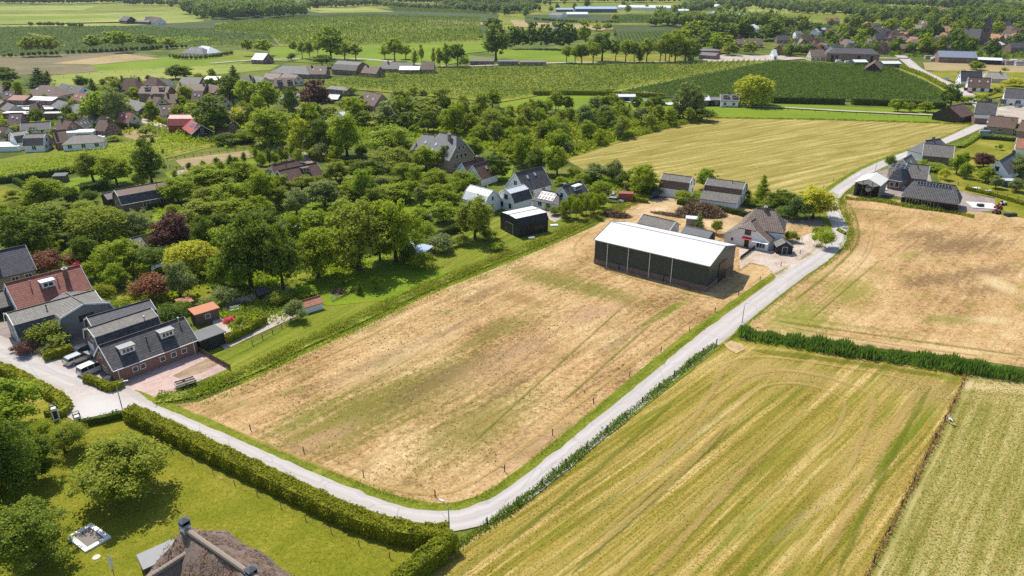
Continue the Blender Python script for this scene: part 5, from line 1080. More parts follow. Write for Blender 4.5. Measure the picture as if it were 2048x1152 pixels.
stubble('undergrowth', [(130, 480), (420, 430), (880, 440), (900, 480), (700, 545), (560, 590), (430, 640), (330, 620), (200, 580)], 8000, .6, 'light', 'mixed low undergrowth in the gardens on the left', .28, .2)
stubble('undergrowth', [(480, 350), (900, 330), (1000, 360), (900, 440), (480, 440), (300, 440), (330, 380)], 2000, .6, 'light', 'low undergrowth between the garden trees', .35, .2)
stubble('undergrowth', [(960, 262), (1230, 218), (1395, 242), (1240, 280), (1130, 318), (1000, 320)], 11000, 1.0, 'olive', 'rough undergrowth in the scrub beside the golden field', .45, -.2)
stubble('undergrowth', [(1140, 345), (1330, 380), (1300, 398), (1190, 392), (1130, 370)], 5000, .9, 'light', 'weedy undergrowth by the lane end', .3, -.2)
stubble('undergrowth', [(500, 235), (1000, 215), (1000, 300), (700, 300), (500, 310)], 7000, 1.0, 'mid', 'low undergrowth behind the slate roofed house', .45, .2)
stubble('garden_plants', [(440, 625), (560, 580), (640, 590), (630, 612), (520, 665), (470, 672)], 1800, .6, 'light', 'mixed low plants in the flower garden', .16, .6)
stubble('garden_plants', [(440, 625), (560, 580), (640, 590), (630, 612), (520, 665), (470, 672)], 1200, .5, 'grey', 'pale plants in the flower garden', .16, .6)
stubble('undergrowth', [(-40, 185), (450, 170), (520, 220), (460, 300), (250, 270), (-40, 310)], 6000, 1.2, 'mid', 'garden greenery in the village on the left', .5, .5)
stubble('undergrowth', [(1560, 50), (2060, 50), (2060, 118), (1840, 115), (1560, 105)], 9000, 2.2, 'dark', 'garden greenery in the far village', 1.0, .4)
# ------------------------------------------------------------------ buildings
WINC = {}
def win_mesh(w, h, fm, both=False):
    k = (round(w, 2), round(h, 2), fm.name, both)
    if k not in WINC:
        f = MB(); t = 0.09
        f.box(-w/2 - t, w/2 + t, -0.06, 0.05, -t, 0.0); f.box(-w/2 - t, w/2 + t, -0.06, 0.05, h, h + t)
        f.box(-w/2 - t, -w/2, -0.058, 0.05, 0.0, h); f.box(w/2, w/2 + t, -0.058, 0.05, 0.0, h)
        n = int(w / 0.85)
        for i in range(1, n + 1 if n else 0):
            if n >= 1 and i <= n and w > 1.1: x = -w/2 + w * i / (n + 1); f.box(x - 0.035, x + 0.035, -0.05, 0.05, 0.0, h)
        p = MB(); p.face([(-w/2, -0.025, 0), (w/2, -0.025, 0), (w/2, -0.025, h), (-w/2, -0.025, h)])
        if both:
            f.face([(-w/2, -0.025, 0), (w/2, -0.025, 0), (w/2, -0.025, h), (-w/2, -0.025, h)], None, 1)
            WINC[k] = (f.mesh('window', [fm, GLASS]), None)
        else: WINC[k] = (f.mesh('window', fm), p.mesh('pane', GLASS))
    return WINC[k]

def solve_ridge(R1, R2, E, he, slope):
    """Ridge height so that the roof falls at the given slope to an eave seen at E."""
    lo, hi = he + 0.4, he + 9
    for _ in range(40):
        h = (lo + hi) / 2; a, b = G(*R1, h), G(*R2, h); e = G(*E, he); d = (b - a); d.z = 0; d.normalize()
        off = abs((e.x - a.x) * d.y - (e.y - a.y) * d.x)
        if off > (h - he) / math.tan(math.radians(slope)): lo = h
        else: hi = h
    return h, 2 * off

class House:
    def __init__(s, name, label, R1, R2, hr=None, W=None, he=2.8, kind='gable', roof=None, wall=None, E=None, slope=42, hip=None, brk=(0.62, 0.35), cat='house', group=None, over=0.3, trim=None, simple=False, gutter=None, base=0.0, Lx=None, roof2=None):
        if hr is None: hr, W = solve_ridge(R1, R2, E, he, slope)
        a, b = G(*R1, hr), G(*R2, hr); d = b - a; d.z = 0; s.rid = d.length; s.rz = math.atan2(d.y, d.x)
        hip = (W * 0.5 if kind == 'hip' else (W * 0.16 if kind == 'halfhip' else 0.0)) if hip is None else hip
        s.L = (Lx or s.rid) + (2 * hip if kind in ('hip', 'halfhip') else 0); s.W, s.hr, s.he, s.kind = W, hr, he, kind
        mid = (a + b) / 2
        s.o = empty(name, (mid.x, mid.y, base), s.rz, label, cat, group); s.simple = simple
        rm, wm = roof or T_DARK, wall or BROWNBRICK
        hw = W / 2
        if kind == 'gambrel': lv = [(0, hr, 0), (hw * brk[0], he + (hr - he) * (1 - brk[1]), 0), (hw, he, 0)]
        elif kind == 'hip': lv = [(0, hr, hip), (hw, he, 0)]
        elif kind == 'halfhip':
            q = 0.42; lv = [(0, hr, hip), (hw * q, hr - (hr - he) * q, 0), (hw, he, 0)]
        elif kind == 'mansard':
            lv = [(0, hr, hip), (hw * 0.72, he + (hr - he) * 0.72, hw * 0.3), (hw, he, 0)]
        else: lv = [(0, hr, 0), (hw, he, 0)]
        s.lv = lv
        # walls
        m = MB(); L2 = s.L / 2; dz = 0.10
        if kind in ('hip', 'mansard'): m.box(-L2, L2, -hw, hw, -0.3, he - 0.02)
        else:
            prof = [(-hw, -0.3), (hw, -0.3)] + [(w, z - dz if w else z - dz) for w, z, e in lv[::-1] if not (kind == 'halfhip' and e > 0)] + [(-w, z - dz) for w, z, e in lv if w and not (kind == 'halfhip' and e > 0)]
            m.prism(prof, -L2, L2, 'x')
        s.wall = m.build('wall', wm, s.o)
        # roof
        m = MB(); ov = over; w1, z1, _ = lv[-2]; w2, z2, e2 = lv[-1]; k = math.hypot(w2 - w1, z2 - z1)
        lo = (w2 + (w2 - w1) / k * ov, z2 + (z2 - z1) / k * ov)
        eo = 0.22 if kind in ('gable', 'gambrel') else 0.0
        rl = [(w, z, e - eo) for w, z, e in lv[:-1]] + [(lo[0], lo[1], -(ov * 0.8 if kind in ('hip', 'mansard') else max(eo, 0.22)))]
        if kind == 'halfhip': rl[1] = (rl[1][0], rl[1][1], -0.22)
        th = 0.13
        for zoff, flip in ((0, 0), (-th, 1)):
            v = 0.0
            for li, ((wa, za, ea), (wb, zb, eb)) in enumerate(zip(rl, rl[1:])):
                mi = 1 if (roof2 and li == 0) else 0; sl = math.hypot(wb - wa, zb - za); xa, xb = L2 - ea, L2 - eb  # roof2 colours the upper slopes; grey on gambrels imitates sun sheen
                for sg in (-1, 1):
                    P = [(-xa, sg * wa, za + zoff), (xa, sg * wa, za + zoff), (xb, sg * wb, zb + zoff), (-xb, sg * wb, zb + zoff)]
                    U = [(-xa, v), (xa, v), (xb, v + sl), (-xb, v + sl)]
                    if wa == 0 and xa < 0.02: P, U = P[1:], U[1:]
                    m.face(P, U, mi)
                if abs(ea - eb) > 0.35 or (kind == 'mansard'):
                    se = math.hypot(eb - ea, zb - za)
                    for sg in (-1, 1):
                        if wa == 0: m.face([(sg * xa, 0, za + zoff), (sg * xb, -wb, zb + zoff), (sg * xb, wb, zb + zoff)], [(0, v), (-wb, v + se), (wb, v + se)])
                        else: m.face([(sg * xa, -wa, za + zoff), (sg * xb, -wb, zb + zoff), (sg * xb, wb, zb + zoff), (sg * xa, wa, za + zoff)], [(-wa, v), (-wb, v + se), (wb, v + se), (wa, v)])
                v += sl
        # edges: close the rim
        for sg in (-1, 1):
            wb, zb, eb = rl[-1]; xb = L2 - eb
            m.face([(-xb, sg * wb, zb), (xb, sg * wb, zb), (xb, sg * wb, zb - th), (-xb, sg * wb, zb - th)])
            for (wa, za, ea), (wc, zc, ec) in zip(rl, rl[1:]):
                for sy in (-1, 1):
                    if abs(ea - ec) < 0.35 and kind != 'mansard': m.face([(sg * (L2 - ea), sy * wa, za), (sg * (L2 - ec), sy * wc, zc), (sg * (L2 - ec), sy * wc, zc - th), (sg * (L2 - ea), sy * wa, za - th)])
            if kind in ('hip', 'mansard'): m.face([(sg * xb, -wb, zb), (sg * xb, wb, zb), (sg * xb, wb, zb - th), (sg * xb, -wb, zb - th)])
        s.roof = m.build('roof', [rm, roof2] if roof2 else rm, s.o); s.rl = rl
        if not simple:
            r = MB(); xa = L2 - rl[0][2]; r.tube([(-xa, 0, hr + 0.03), (xa, 0, hr + 0.03)], [0.13, 0.13], 6)
            if xa > 0.1: r.build('ridge_cap', roof2 or rm, s.roof)
        if trim is not None and kind in ('gable', 'gambrel', 'halfhip'):
            for sg in (-1, 1):
                q = MB(); use = [l for l in rl if not (kind == 'halfhip' and l is rl[0])]
                for sy in (-1, 1):
                    for (wa, za, ea), (wc, zc, ec) in zip(use, use[1:]): q.bar((sg * (L2 - ea + 0.045), sy * wa, za - 0.06), (sg * (L2 - ec + 0.045), sy * wc, zc - 0.06), 0.08, 0.30)
                q.build('bargeboard', trim, s.o)
        if gutter is not None:
            for sy in (-1, 1):
                q = MB(); wb, zb, eb = rl[-1]; q.bar((-(L2 - eb), sy * (wb + 0.07), zb - 0.10), (L2 - eb, sy * (wb + 0.07), zb - 0.10), 0.13, 0.12); q.build('gutter', gutter, s.o)
    def onroof(s, side, t, lift=0.0):
        """Point on a slope: side -1 front or 1 back, t = 0 ridge .. 1 eave; returns (y, z, tilt)."""
        tot = [math.hypot(b[0] - a[0], b[1] - a[1]) for a, b in zip(s.lv, s.lv[1:])]; d = t * sum(tot)
        for (a, b), l in zip(zip(s.lv, s.lv[1:]), tot):
            if d <= l or (a, b) == (s.lv[-2], s.lv[-1]):
                q = d / l; w = a[0] + (b[0] - a[0]) * q; z = a[1] + (b[1] - a[1]) * q; an = math.atan2(a[1] - b[1], b[0] - a[0])
                return side * (w + lift * math.sin(an)), z + lift * math.cos(an), an
            d -= l
    def win(s, face, u, z, w=1.1, h=1.2, fm=None, door=None):
        fm = fm or WHITE
        me, pa = win_mesh(w, h, fm)
        L2, hw = s.L / 2, s.W / 2
        loc, rz = {'f': ((u, -hw - 0.005, z), 0), 'b': ((-u, hw + 0.005, z), math.pi), 'r': ((L2 + 0.005, u, z), math.pi / 2), 'l': ((-L2 - 0.005, -u, z), -math.pi / 2)}[face]
        o = mobj('window', me, s.o, loc, rz); mobj('pane', pa, o); return s
    def wins(s, face, us, z=0.9, w=1.1, h=1.2, fm=None):
        for u in us: s.win(face, u, z, w, h, fm)
        return s
    def door(s, face, u, w=1.0, h=2.1, mat=None):
        L2, hw = s.L / 2, s.W / 2
        m = MB(); m.box(-w/2 - 0.08, w/2 + 0.08, -0.06, 0.04, 0, h + 0.08, 0); m.box(-w/2, w/2, -0.09, -0.05, 0.02, h, 1)
        loc, rz = {'f': ((u, -hw - 0.005, 0), 0), 'b': ((-u, hw + 0.005, 0), math.pi), 'r': ((L2 + 0.005, u, 0), math.pi / 2), 'l': ((-L2 - 0.005, -u, 0), -math.pi / 2)}[face]
        m.build('door', [WHITE, mat or DARKWOOD], s.o, loc, rz); return s
    def chimney(s, u, t=0.12, side=-1, w=0.7, up=1.1, mat=None, cap=True):
        y, z, an = s.onroof(side, t); top = max(z + up, s.hr + 0.35)
        m = MB(); m.box(-w/2, w/2, -w/2, w/2, z - 0.8 - s.W * 0.1, top)
        c = m.build('chimney', mat or BROWNBRICK, s.roof, (u, y, 0))
        if cap:
            m = MB(); m.box(-w/2 - 0.08, w/2 + 0.08, -w/2 - 0.08, w/2 + 0.08, top, top + 0.12); m.box(-w/4, w/4, -w/4, w/4, top + 0.12, top + 0.4); m.build('chimney_cap', CONCRETE, s.roof, (u, y, 0))
        return s
    def pipe(s, u, t=0.4, side=-1, mat=None):
        y, z, an = s.onroof(side, t); m = MB(); m.tube([(0, 0, -0.2), (0, 0, 0.7)], [0.09, 0.09], 8); m.tube([(0, 0, 0.6), (0, 0, 0.85)], [0.15, 0.14], 8)
        m.build('flue', mat or DARKMETAL, s.roof, (u, y, z)); return s
    def skylight(s, u, t, side=-1, w=0.8, h=1.1, n=1):
        y, z, an = s.onroof(side, t, 0.06)
        m = MB(); m.box(-w/2, w/2, -h/2, h/2, -0.06, 0.05); m.box(-w/2 + .07, w/2 - .07, -h/2 + .07, h/2 - .07, 0.05, 0.055, 1)
        o = m.build('skylight', [STEEL, MATS['skylight glass'] if 'skylight glass' in MATS else GLASS], s.roof, (u, y, z)); o.rotation_euler = (an if side == -1 else -an, 0, 0); return s
    def panels(s, u0, u1, nx, t0, t1, nt, side=-1, mat=None, name='solar_panel'):
        y0, z0, an = s.onroof(side, t0, 0.10); y1, z1, _ = s.onroof(side, t1, 0.10); sl = math.hypot(y1 - y0, z1 - z0) / nt * 0.94; w = (u1 - u0) / nx * 0.96
        m = MB(); m.box(-w/2, w/2, -sl/2, sl/2, -0.02, 0.03); m.box(-w/2 + .04, w/2 - .04, -sl/2 + .04, sl/2 - .04, 0.03, 0.034, 1); me = m.mesh(name, [STEEL, mat or SOLAR])
        for i in range(nx):
            for j in range(nt):
                f = t0 + (t1 - t0) * (j + .5) / nt; y, z, an = s.onroof(side, f, 0.10)
                o = mobj(name, me, s.roof, (u0 + (u1 - u0) * (i + .5) / nx, y, z)); o.rotation_euler = (an if side == -1 else -an, 0, 0)
        return s
    def dormer(s, u, w=2.4, t=0.55, h=1.25, side=-1, n=3, roofm=None, wallm=None, over=0.25, gable=False):
        y, z, an = s.onroof(side, t); dep = h / math.tan(an) + 0.5
        d = empty('dormer', (u, y, z), 0 if side == -1 else math.pi); d.parent = s.o
        m = MB(); m.box(-w/2, w/2, 0.0, dep, -0.1, h); m.build('dormer_wall', wallm or WHITE, d)
        r = MB()
        if gable: r.prism([(-w/2 - .25, h - .05), (0, h + w * .45), (w/2 + .25, h - .05), (w/2 + .25, h - .2), (0, h + w * .45 - .15), (-w/2 - .25, h - .2)], -over, dep + w * .4, 'y')
        else: r.box(-w/2 - .18, w/2 + .18, -over, dep, h, h + 0.16)
        r.build('dormer_roof', roofm or FELT, d)
        ww = (w - 0.5) / n - 0.12
        for i in range(n):
            me, _ = win_mesh(ww, h - 0.45, WHITE, True)
            mobj('window', me, d, (-w/2 + .25 + (w - .5) * (i + .5) / n, -0.02, 0.22))
        return s
    def downpipe(s, u, side=-1, mat=None):
        m = MB(); m.tube([(u, side * (s.W/2 + .06), -0.1), (u, side * (s.W/2 + .06), s.he - 0.05)], [0.07, 0.07], 6); m.build('downpipe', mat or WHITE, s.o); return s

def flatbox(name, label, C, L, W, h, ang, roof, wall, cat='shed', group=None, over=0.2, base=None, mono=0.0):
    """A flat- or mono-pitch-roofed box building, centre on the ground at photo point C."""
    c = G(*C); o = empty(name, c, math.radians(ang), label, cat, group)
    m = MB(); m.prism([(-W/2, -.2), (W/2, -.2), (W/2, h + mono), (-W/2, h)], -L/2, L/2, 'x'); m.build('wall', wall, o)
    m = MB(); ov = over; k = mono / W
    m.prism([(-W/2 - ov, h - k * ov), (W/2 + ov, h + mono + k * ov), (W/2 + ov, h + mono + k * ov + .16), (-W/2 - ov, h - k * ov + .16)], -L/2 - ov, L/2 + ov, 'x'); m.build('roof', roof, o)
    o['_L'], o['_W'] = L, W
    return o
def addwin(o, L, W, face, u, z, w, h, fm=None):
    me, pa = win_mesh(w, h, fm or WHITE); L2, hw = L/2, W/2
    loc, rz = {'f': ((u, -hw - .005, z), 0), 'b': ((-u, hw + .005, z), math.pi), 'r': ((L2 + .005, u, z), math.pi/2), 'l': ((-L2 - .005, -u, z), -math.pi/2)}[face]
    q = mobj('window', me, o, loc, rz); mobj('pane', pa, q)
_n = NT('skylight glass'); _n.done(_n.bsdf((0.55, 0.6, 0.65), 0.15, None, spec=0.5))
ZINC = plain('weathered zinc', (.30, .30, .295), .6, .15)
# ------------------------------------------------------------------ the near houses on the left
h = House('brick_house', 'long red brick house with dark tiled roof and two white dormers', (200, 691), (365, 635), E=(312, 707), he=2.7, slope=40, roof=T_DARK, wall=REDBRICK, trim=WHITE, gutter=WHITE)
L = h.L
h.wins('f', [-L*.27, -L*.18, L*.06, L*.20, L*.33], 1.0, 0.75, 0.75).wins('l', [-0.9, 0.1], 0.8, 0.45, 0.9).win('l', -1.2, 3.1, 0.7, 0.9)
h.dormer(-L*.27, 2.2, .62, 1.05, n=3, roofm=ZINC).dormer(L*.22, 2.2, .55, 1.05, n=3, roofm=ZINC)
h.pipe(-L*.02, .42).pipe(L*.43, .12, mat=STEEL).downpipe(-L*.46).downpipe(L*.46)
m = MB(); m.box(-.45, .45, -.35, .35, 0, .8); tag(m.build('heat_pump', plain('appliance grey', (.55, .55, .54)), None, G(218, 762)), 'pale grey heat pump unit at the brick gable', 'heat pump')

h = House('gambrel_house', 'gambrel house with upper tiles paled for sun sheen behind the long brick house', (178, 656), (299, 617), hr=5.4, W=6.0, he=2.8, kind='gambrel', brk=(.78, .36), roof=T_DARK, wall=BROWNBRICK, trim=WHITE, roof2=T_GREY)  # upper slopes painted paler to imitate the sun glancing off them
h.win('l', 0, 3.0, 1.2, 1.0).door('l', -1.2, 2.2, 2.1, WHITE).pipe(h.L*.3, .55, mat=STEEL)
h = House('gambrel_house', 'blue-black roofed gambrel house, rear one of the joined pair', (176, 634), (297, 600), hr=5.5, W=6.0, he=2.8, kind='gambrel', brk=(.8, .45), roof=T_BLUE, wall=BROWNBRICK, trim=WHITE)
h.win('l', 0, 1.0, 1.4, 1.3).win('l', 0, 3.3, 1.0, 1.0)
h = House('grey_house', 'grey painted gambrel house with a broad cross gable', (16, 626), (186, 581), hr=5.7, W=8.8, he=2.9, kind='gambrel', brk=(.78, .42), roof=T_DARK, wall=GREYWALL, trim=WHITE, roof2=T_GREY)  # grey upper slopes: sheen of the sun put into the tile colour
h.wins('l', [-2.0, 1.2], .9, 1.0, 1.5).wins('l', [-.6], 3.4, 1.2, 1.1).wins('f', [-h.L*.1, -h.L*.22], .7, 1.1, 1.5).pipe(-h.L*.1, .3)
w = House('grey_wing', 'grey gabled wing with dark window above the courtyard', (166, 607), (132, 586), hr=5.8, W=9.6, he=3.2, kind='gambrel', brk=(.88, .5), roof=T_GREY, wall=GREYWALL, trim=WHITE, cat='house wing')
w.win('l', 0, 2.6, 2.3, 1.0, DARKMETAL).win('l', 0.8, 1.2, .7, .4)
h = House('red_roof_house', 'house with red tiled roof, tall chimney and white dormer', (12, 567), (157, 531), E=(112, 597), he=2.7, slope=41, roof=T_RED, wall=WHITEWALL, trim=WHITE, gutter=WHITE)
h.dormer(-h.L*.01, 2.2, .52, 1.15, n=2, roofm=WHITE).chimney(h.L*.27, .30, -1, .8, 1.6, REDBRICK).wins('l', [-1.5, 1.5], 1, 1.2, 1.4).win('l', 0, 3.6, 1.1, 1.2).pipe(-h.L*.22, .25, mat=REDBRICK).pipe(h.L*.14, .3, mat=REDBRICK)
h = House('dark_roof_house', 'dark tiled house with tan wall at the left edge', (-60, 514), (48, 491), E=(30, 547), he=2.8, slope=42, roof=T_BLUE, wall=TANBRICK, trim=WHITE)
h.chimney(-h.L*.1, .3, -1, .8, 1.2).wins('f', [h.L*.1, h.L*.35], .9, 1.2, 1.2)
h = House('garage', 'small dark roofed carport beside the red roof house', (-45, 592), (14, 578), hr=4.4, W=6.0, he=2.3, roof=T_GREY, wall=BLACKWALL, cat='garage')
o = flatbox('black_shed', 'black flat-roofed shed joined to the brick house', (418, 690), 4.4, 3.6, 2.3, 49, FELT, BLACKWALL, over=.3)
m = MB(); m.box(-.9, .9, -.05, 0, 0, 2.0); m.build('door', DARKMETAL, o, (0.3, -1.82, 0))
m = MB(); m.tube([(0, 0, 0), (0, 0, 2.3)], [.06, .06], 6); m.build('post', WOOD, o, (2.4, -2.0, 0))
h = House('ivy_cottage', 'small cottage half covered in ivy with one skylight', (262, 477), (310, 464), hr=4.6, W=6.5, he=2.4, roof=T_GREY, wall=WHITEWALL, trim=WHITE)
h.skylight(0, .45)
V = []
for i in range(1400):
    u = random.uniform(-.1, .55) * h.L; t = random.uniform(0, 1.0); y, z, an = h.onroof(-1, t, .1); V.append((u, y, z))
V = np.array(V); mobj('ivy', quads('ivy', leaf_quads(V, np.tile([0, -.4, .8], (len(V), 1)), .4, .5), LEAF['dark']), h.o)['kind'] = 'stuff'
o = flatbox('garden_house', 'garden house with flat orange roof among the flower beds', (412, 640), 4.4, 2.6, 2.2, 44, plain('orange sheet roof', (.50, .20, .11), .8, .15), WOOD, mono=.25)
addwin(o, 4.4, 2.6, 'f', 0, .9, .8, .8)
h = House('tool_shed', 'small shed with orange tiled roof at the garden fence', (604, 602), (638, 592), hr=2.3, W=2.6, he=1.5, roof=T_ORANGE, wall=WHITEWALL, cat='shed', over=.2)
h = House('bird_house', 'small dark garden hut beside the tree belt', (513, 578), (531, 573), hr=2.4, W=2.0, he=1.6, roof=T_DARK, wall=DARKWOOD, cat='hut')
o = flatbox('chicken_run', 'low red tiled lean-to among the garden shrubs', (372, 618), 2.4, 2.0, 1.6, 44, T_ORANGE, WOOD, mono=.3)
# garden marquee
c = G(330, 545); o = empty('canopy_tent', c, .4, 'white domed garden tent under the trees', 'tent'); m = MB()
n = 8; R = 2.3
for i in range(n):
    for j in range(n):
        f = lambda a, b: ((a / n - .5) * 2 * R, (b / n - .5) * 2 * R, 2.1 + 1.0 * (1 - ((a / n - .5) * 2) ** 2 * .75 - ((b / n - .5) * 2) ** 2 * .75) * (1.0))
        m.face([f(i, j), f(i + 1, j), f(i + 1, j + 1), f(i, j + 1)])
m.build('canopy', WHITE, o)
for sx in (-1, 1):
    for sy in (-1, 1): MB().tube([(sx * R, sy * R, 0), (sx * R, sy * R, 1.65)], [.04, .04], 6).build('pole', STEEL, o)
# brick gambrel house in the trees
h = House('brick_gambrel_house', 'dark gambrel house of brown brick among lawns', (230, 380), (333, 362), hr=5.8, W=7.6, he=2.7, kind='gambrel', brk=(.66, .4), roof=T_DARK, wall=BROWNBRICK, trim=WHITE, gutter=WHITE, roof2=T_BROWN)
h.wins('f', [-h.L*.05, h.L*.28], .8, 1.6, 1.5).win('l', -1.6, .9, 1.1, 1.2).wins('l', [1.3], 3.4, 1.0, 1.2).pipe(h.L*.28, .12)
o = flatbox('garden_shed', 'small grey lean-to shed on the sunny lawn', (124, 363), 3.6, 2.4, 2.0, 8, FELT, WOOD, mono=.3)
h = House('pavilion', 'low dark hut beside the brick gambrel house', (207, 387), (226, 383), hr=3.4, W=4, he=2.2, roof=T_GREY, wall=DARKWOOD, cat='hut')
# ------------------------------------------------------------------ the big barn
bR1, bR2 = (1224, 444), (1449, 492)
hw = 7.4
BARNW = sheet('dark green barn sheet', (0.026, 0.052, 0.052), .33, .38, 0, .45)
BARNR = sheet('white barn roof', (0.64, 0.64, 0.625), 1.05, .5, 0, .22)
h = House('barn', 'large dark green steel barn with bright white roof', bR1, bR2, hr=7.9, W=14.8, he=5.9, roof=BARNR, wall=BARNW, over=.25, cat='barn', trim=BARNW)
L2 = h.L / 2
m = MB(); m.box(-L2 - .06, L2 + .06, -hw - .06, hw + .06, -.3, 1.25); m.build('plinth', bricks('plinth brick', (.15, .075, .06)), h.o)
for i in range(4):
    u = -L2 + h.L * (.0 + (i + 1) * .1925 + (-.09 if i == 0 else -.09)) + .55
    q = MB(); q.tube([(u, -hw - .14, 0), (u, -hw - .14, 5.75)], [.075, .075], 8); q.build('downpipe', WHITE, h.o)
for sy in (-1, 1):
    q = MB(); q.bar((-L2 - .2, sy * (hw + .3), 5.78), (L2 + .2, sy * (hw + .3), 5.78), .16, .16); q.build('gutter', STEEL, h.o)
for i in range(2):
    q = MB(); u = (-.52 + i * .8) * L2; q.box(u - .09, u + .09, -hw - .13, -hw - .06, 0, 1.6); q.build('pilaster', DARKMETAL, h.o)
q = MB(); q.box(-.05, .06, -.5, .5, 0, 1.3); q.build('wall_hatch', DARKMETAL, h.o, (L2 + .02, -1.0, 1.3))
q = MB(); q.box(-2.2, 2.2, -.04, .04, 0, 4.3); q.build('sliding_door', sheet('barn door sheet', (.02, .03, .028), .33, .4), h.o, (L2 + .10, 0.5, .05), math.pi / 2)
# ------------------------------------------------------------------ the white farmhouse behind it
T_FARM = tiles('farmhouse tiles', (0.225, 0.165, 0.135), moss=.1)
h = House('farmhouse', 'white farmhouse with steep brown hipped roof beside the barn', (1513, 416), (1550, 420), hr=8.0, W=8.4, he=4.1, kind='hip', hip=2.8, roof=T_FARM, wall=WHITEWALL, gutter=DARKMETAL)
h.wins('r', [-2.6, 0, 2.6], 1.0, 1.0, 1.4).wins('r', [-1.6, 1.6], 2.9, .9, 1.0).wins('f', [h.L*.2], 1.0, 1.0, 1.3).chimney(0, .05, -1, .7, .7)
w = House('farmhouse_wing', 'white gabled front wing of the farmhouse with red awning', (1502, 443), (1526, 426), hr=6.0, W=10.6, he=2.5, kind='halfhip', roof=T_FARM, wall=WHITEWALL, trim=WHITE, cat='house wing')
w.door('l', 0.2, 1.1, 2.1, DARKWOOD).win('l', 3.6, .6, 2.0, 1.6, WHITE).win('l', -3.4, 1.0, .6, .7).win('l', .2, 3.2, 1.3, 1.3, DARKWOOD).win('f', -1.5, .9, 1.0, 1.1).win('f', 1.5, .9, 1.0, 1.1).chimney(w.L*.1, .5, -1, .6, 1.0)
m = MB(); m.prism([(-.0, 2.6), (-1.0, 2.25), (-1.0, 2.2), (0, 2.5)], -1.1, 1.1, 'y'); m.build('awning', plain('red awning', (.45, .03, .03)), w.o, (-w.L/2, -.2, 0))
m = MB(); m.prism([(-.0, 2.45), (-.9, 2.1), (-.9, 2.05), (0, 2.35)], -1.9, 1.9, 'y'); m.build('sunshade', WHITE, w.o, (-w.L/2, -3.5, 0))
h = House('black_hut', 'small black hut with grey gabled roof before the farmhouse', (1566, 476), (1572, 484), hr=3.1, W=3.6, he=2.0, roof=T_GREY, wall=BLACKWALL, cat='hut')
h.door('r', 0, 1.0, 1.8, DARKMETAL)
h = House('low_shed', 'low grey roofed shed behind the white barn roof', (1288, 429), (1350, 443), hr=3.6, W=5.2, he=2.2, roof=T_GREY, wall=WHITEWALL, trim=WHITE, cat='shed')
h = House('low_shed', 'dark flat shed close behind the barn by the conifer', (1372, 452), (1425, 463), hr=3.2, W=4.2, he=2.3, roof=FELT, wall=DARKWOOD, cat='shed')
o = flatbox('caravan_shelter', 'small pale shelter between shed and conifer', (1384, 452), 3.2, 2.2, 2.2, -15, MATS['pale corrugated roof'], GREYWALL)
# ------------------------------------------------------------------ gambrel barns on the lane, cottages to the left
h = House('gambrel_barn', 'white walled gambrel barn with brown tiles, left of the pair', (1328, 347), (1384, 354), hr=6.0, W=6.4, he=3.0, kind='gambrel', brk=(.8, .4), roof2=T_GREY, roof=T_BROWN, wall=WHITEWALL, trim=WHITE, cat='barn')  # upper slopes coloured grey for the sun's sheen on brown tiles
h.win('r', 0, 3.6, 1.0, 1.2).wins('r', [-2, 2], 1, 1, 1.2)
h = House('gambrel_barn', 'long gambrel barn with a lower lean-to roof in front', (1418, 356), (1490, 365), hr=6.1, W=7.4, he=3.3, kind='gambrel', brk=(.86, .46), roof2=T_GREY, roof=T_BROWN, wall=WHITEWALL, trim=WHITE, cat='barn')  # grey upper slopes again paint in the sun's sheen
h.win('r', 0, 3.6, 1.0, 1.3).wins('r', [-2, 2], 1, 1, 1.2).pipe(h.L*.18, .2)
m = MB(); L2 = h.L/2; m.prism([(-3.8, 3.35), (-8.3, 2.1), (-8.3, 1.95), (-3.8, 3.2)], -L2 - .15, L2 + .15, 'x'); m.build('lean_to_roof', T_GREY, h.o)
m = MB(); m.box(-L2, L2, -8.1, -3.82, -.2, 1.95); m.build('lean_to_wall', WHITEWALL, h.o)
h = House('white_cottage', 'white cottage with dark steep roof and two skylights', (1031, 346), (1083, 333), hr=7.2, W=8.0, he=2.7, roof=T_DARK, wall=WHITEWALL, trim=WHITE)
h.skylight(-h.L*.18, .35).skylight(h.L*.12, .3).wins('l', [-1.6, 1.6], .9, 1.1, 1.3).win('l', 0, 3.6, 1.2, 1.3).wins('f', [-h.L*.25, h.L*.2], .8, 1.2, 1.3)
h = House('dormer_house', 'white house with dark roof and broad white dormer', (1124, 374), (1161, 361), hr=6.4, W=7.4, he=2.6, roof=T_DARK, wall=WHITEWALL, trim=WHITE)
h.dormer(h.L*.1, 3.2, .45, 1.2, n=3, roofm=WHITE).wins('l', [-1.5, 1.6], .9, 1.1, 1.3).win('l', 0, 3.5, 1.0, 1.2).chimney(-h.L*.3, .1, 1, .6, .8)
h = House('solar_annex', 'low white annex with solar panels and a porch', (1086, 380), (1118, 386), hr=4.4, W=6.6, he=2.3, kind='hip', hip=2.0, roof=T_DARK, wall=WHITEWALL)
h.panels(-2.6, 2.4, 5, .12, .85, 2).wins('f', [-1.5, 1.2], .8, 1.2, 1.3).wins('r', [0], .3, 1.6, 1.9)
h = House('white_barn', 'white gambrel barn with pale grey roof beside the orchard', (942, 370), (985, 381), hr=6.0, W=6.4, he=3.0, kind='gambrel', brk=(.60, .4), roof=LIGHTROOF, wall=WHITEWALL, trim=WHITE, cat='barn')
h.win('r', 0, 3.2, .7, 1.1).win('r', 0, .9, 1.0, 1.2)
h = House('white_gambrel_house', 'white gambrel house with dark front slope and big window', (1012, 378), (1046, 369), hr=6.0, W=6.6, he=3.0, kind='gambrel', brk=(.6, .3), roof2=LIGHTROOF, roof=T_DARK, wall=WHITEWALL, trim=WHITE)
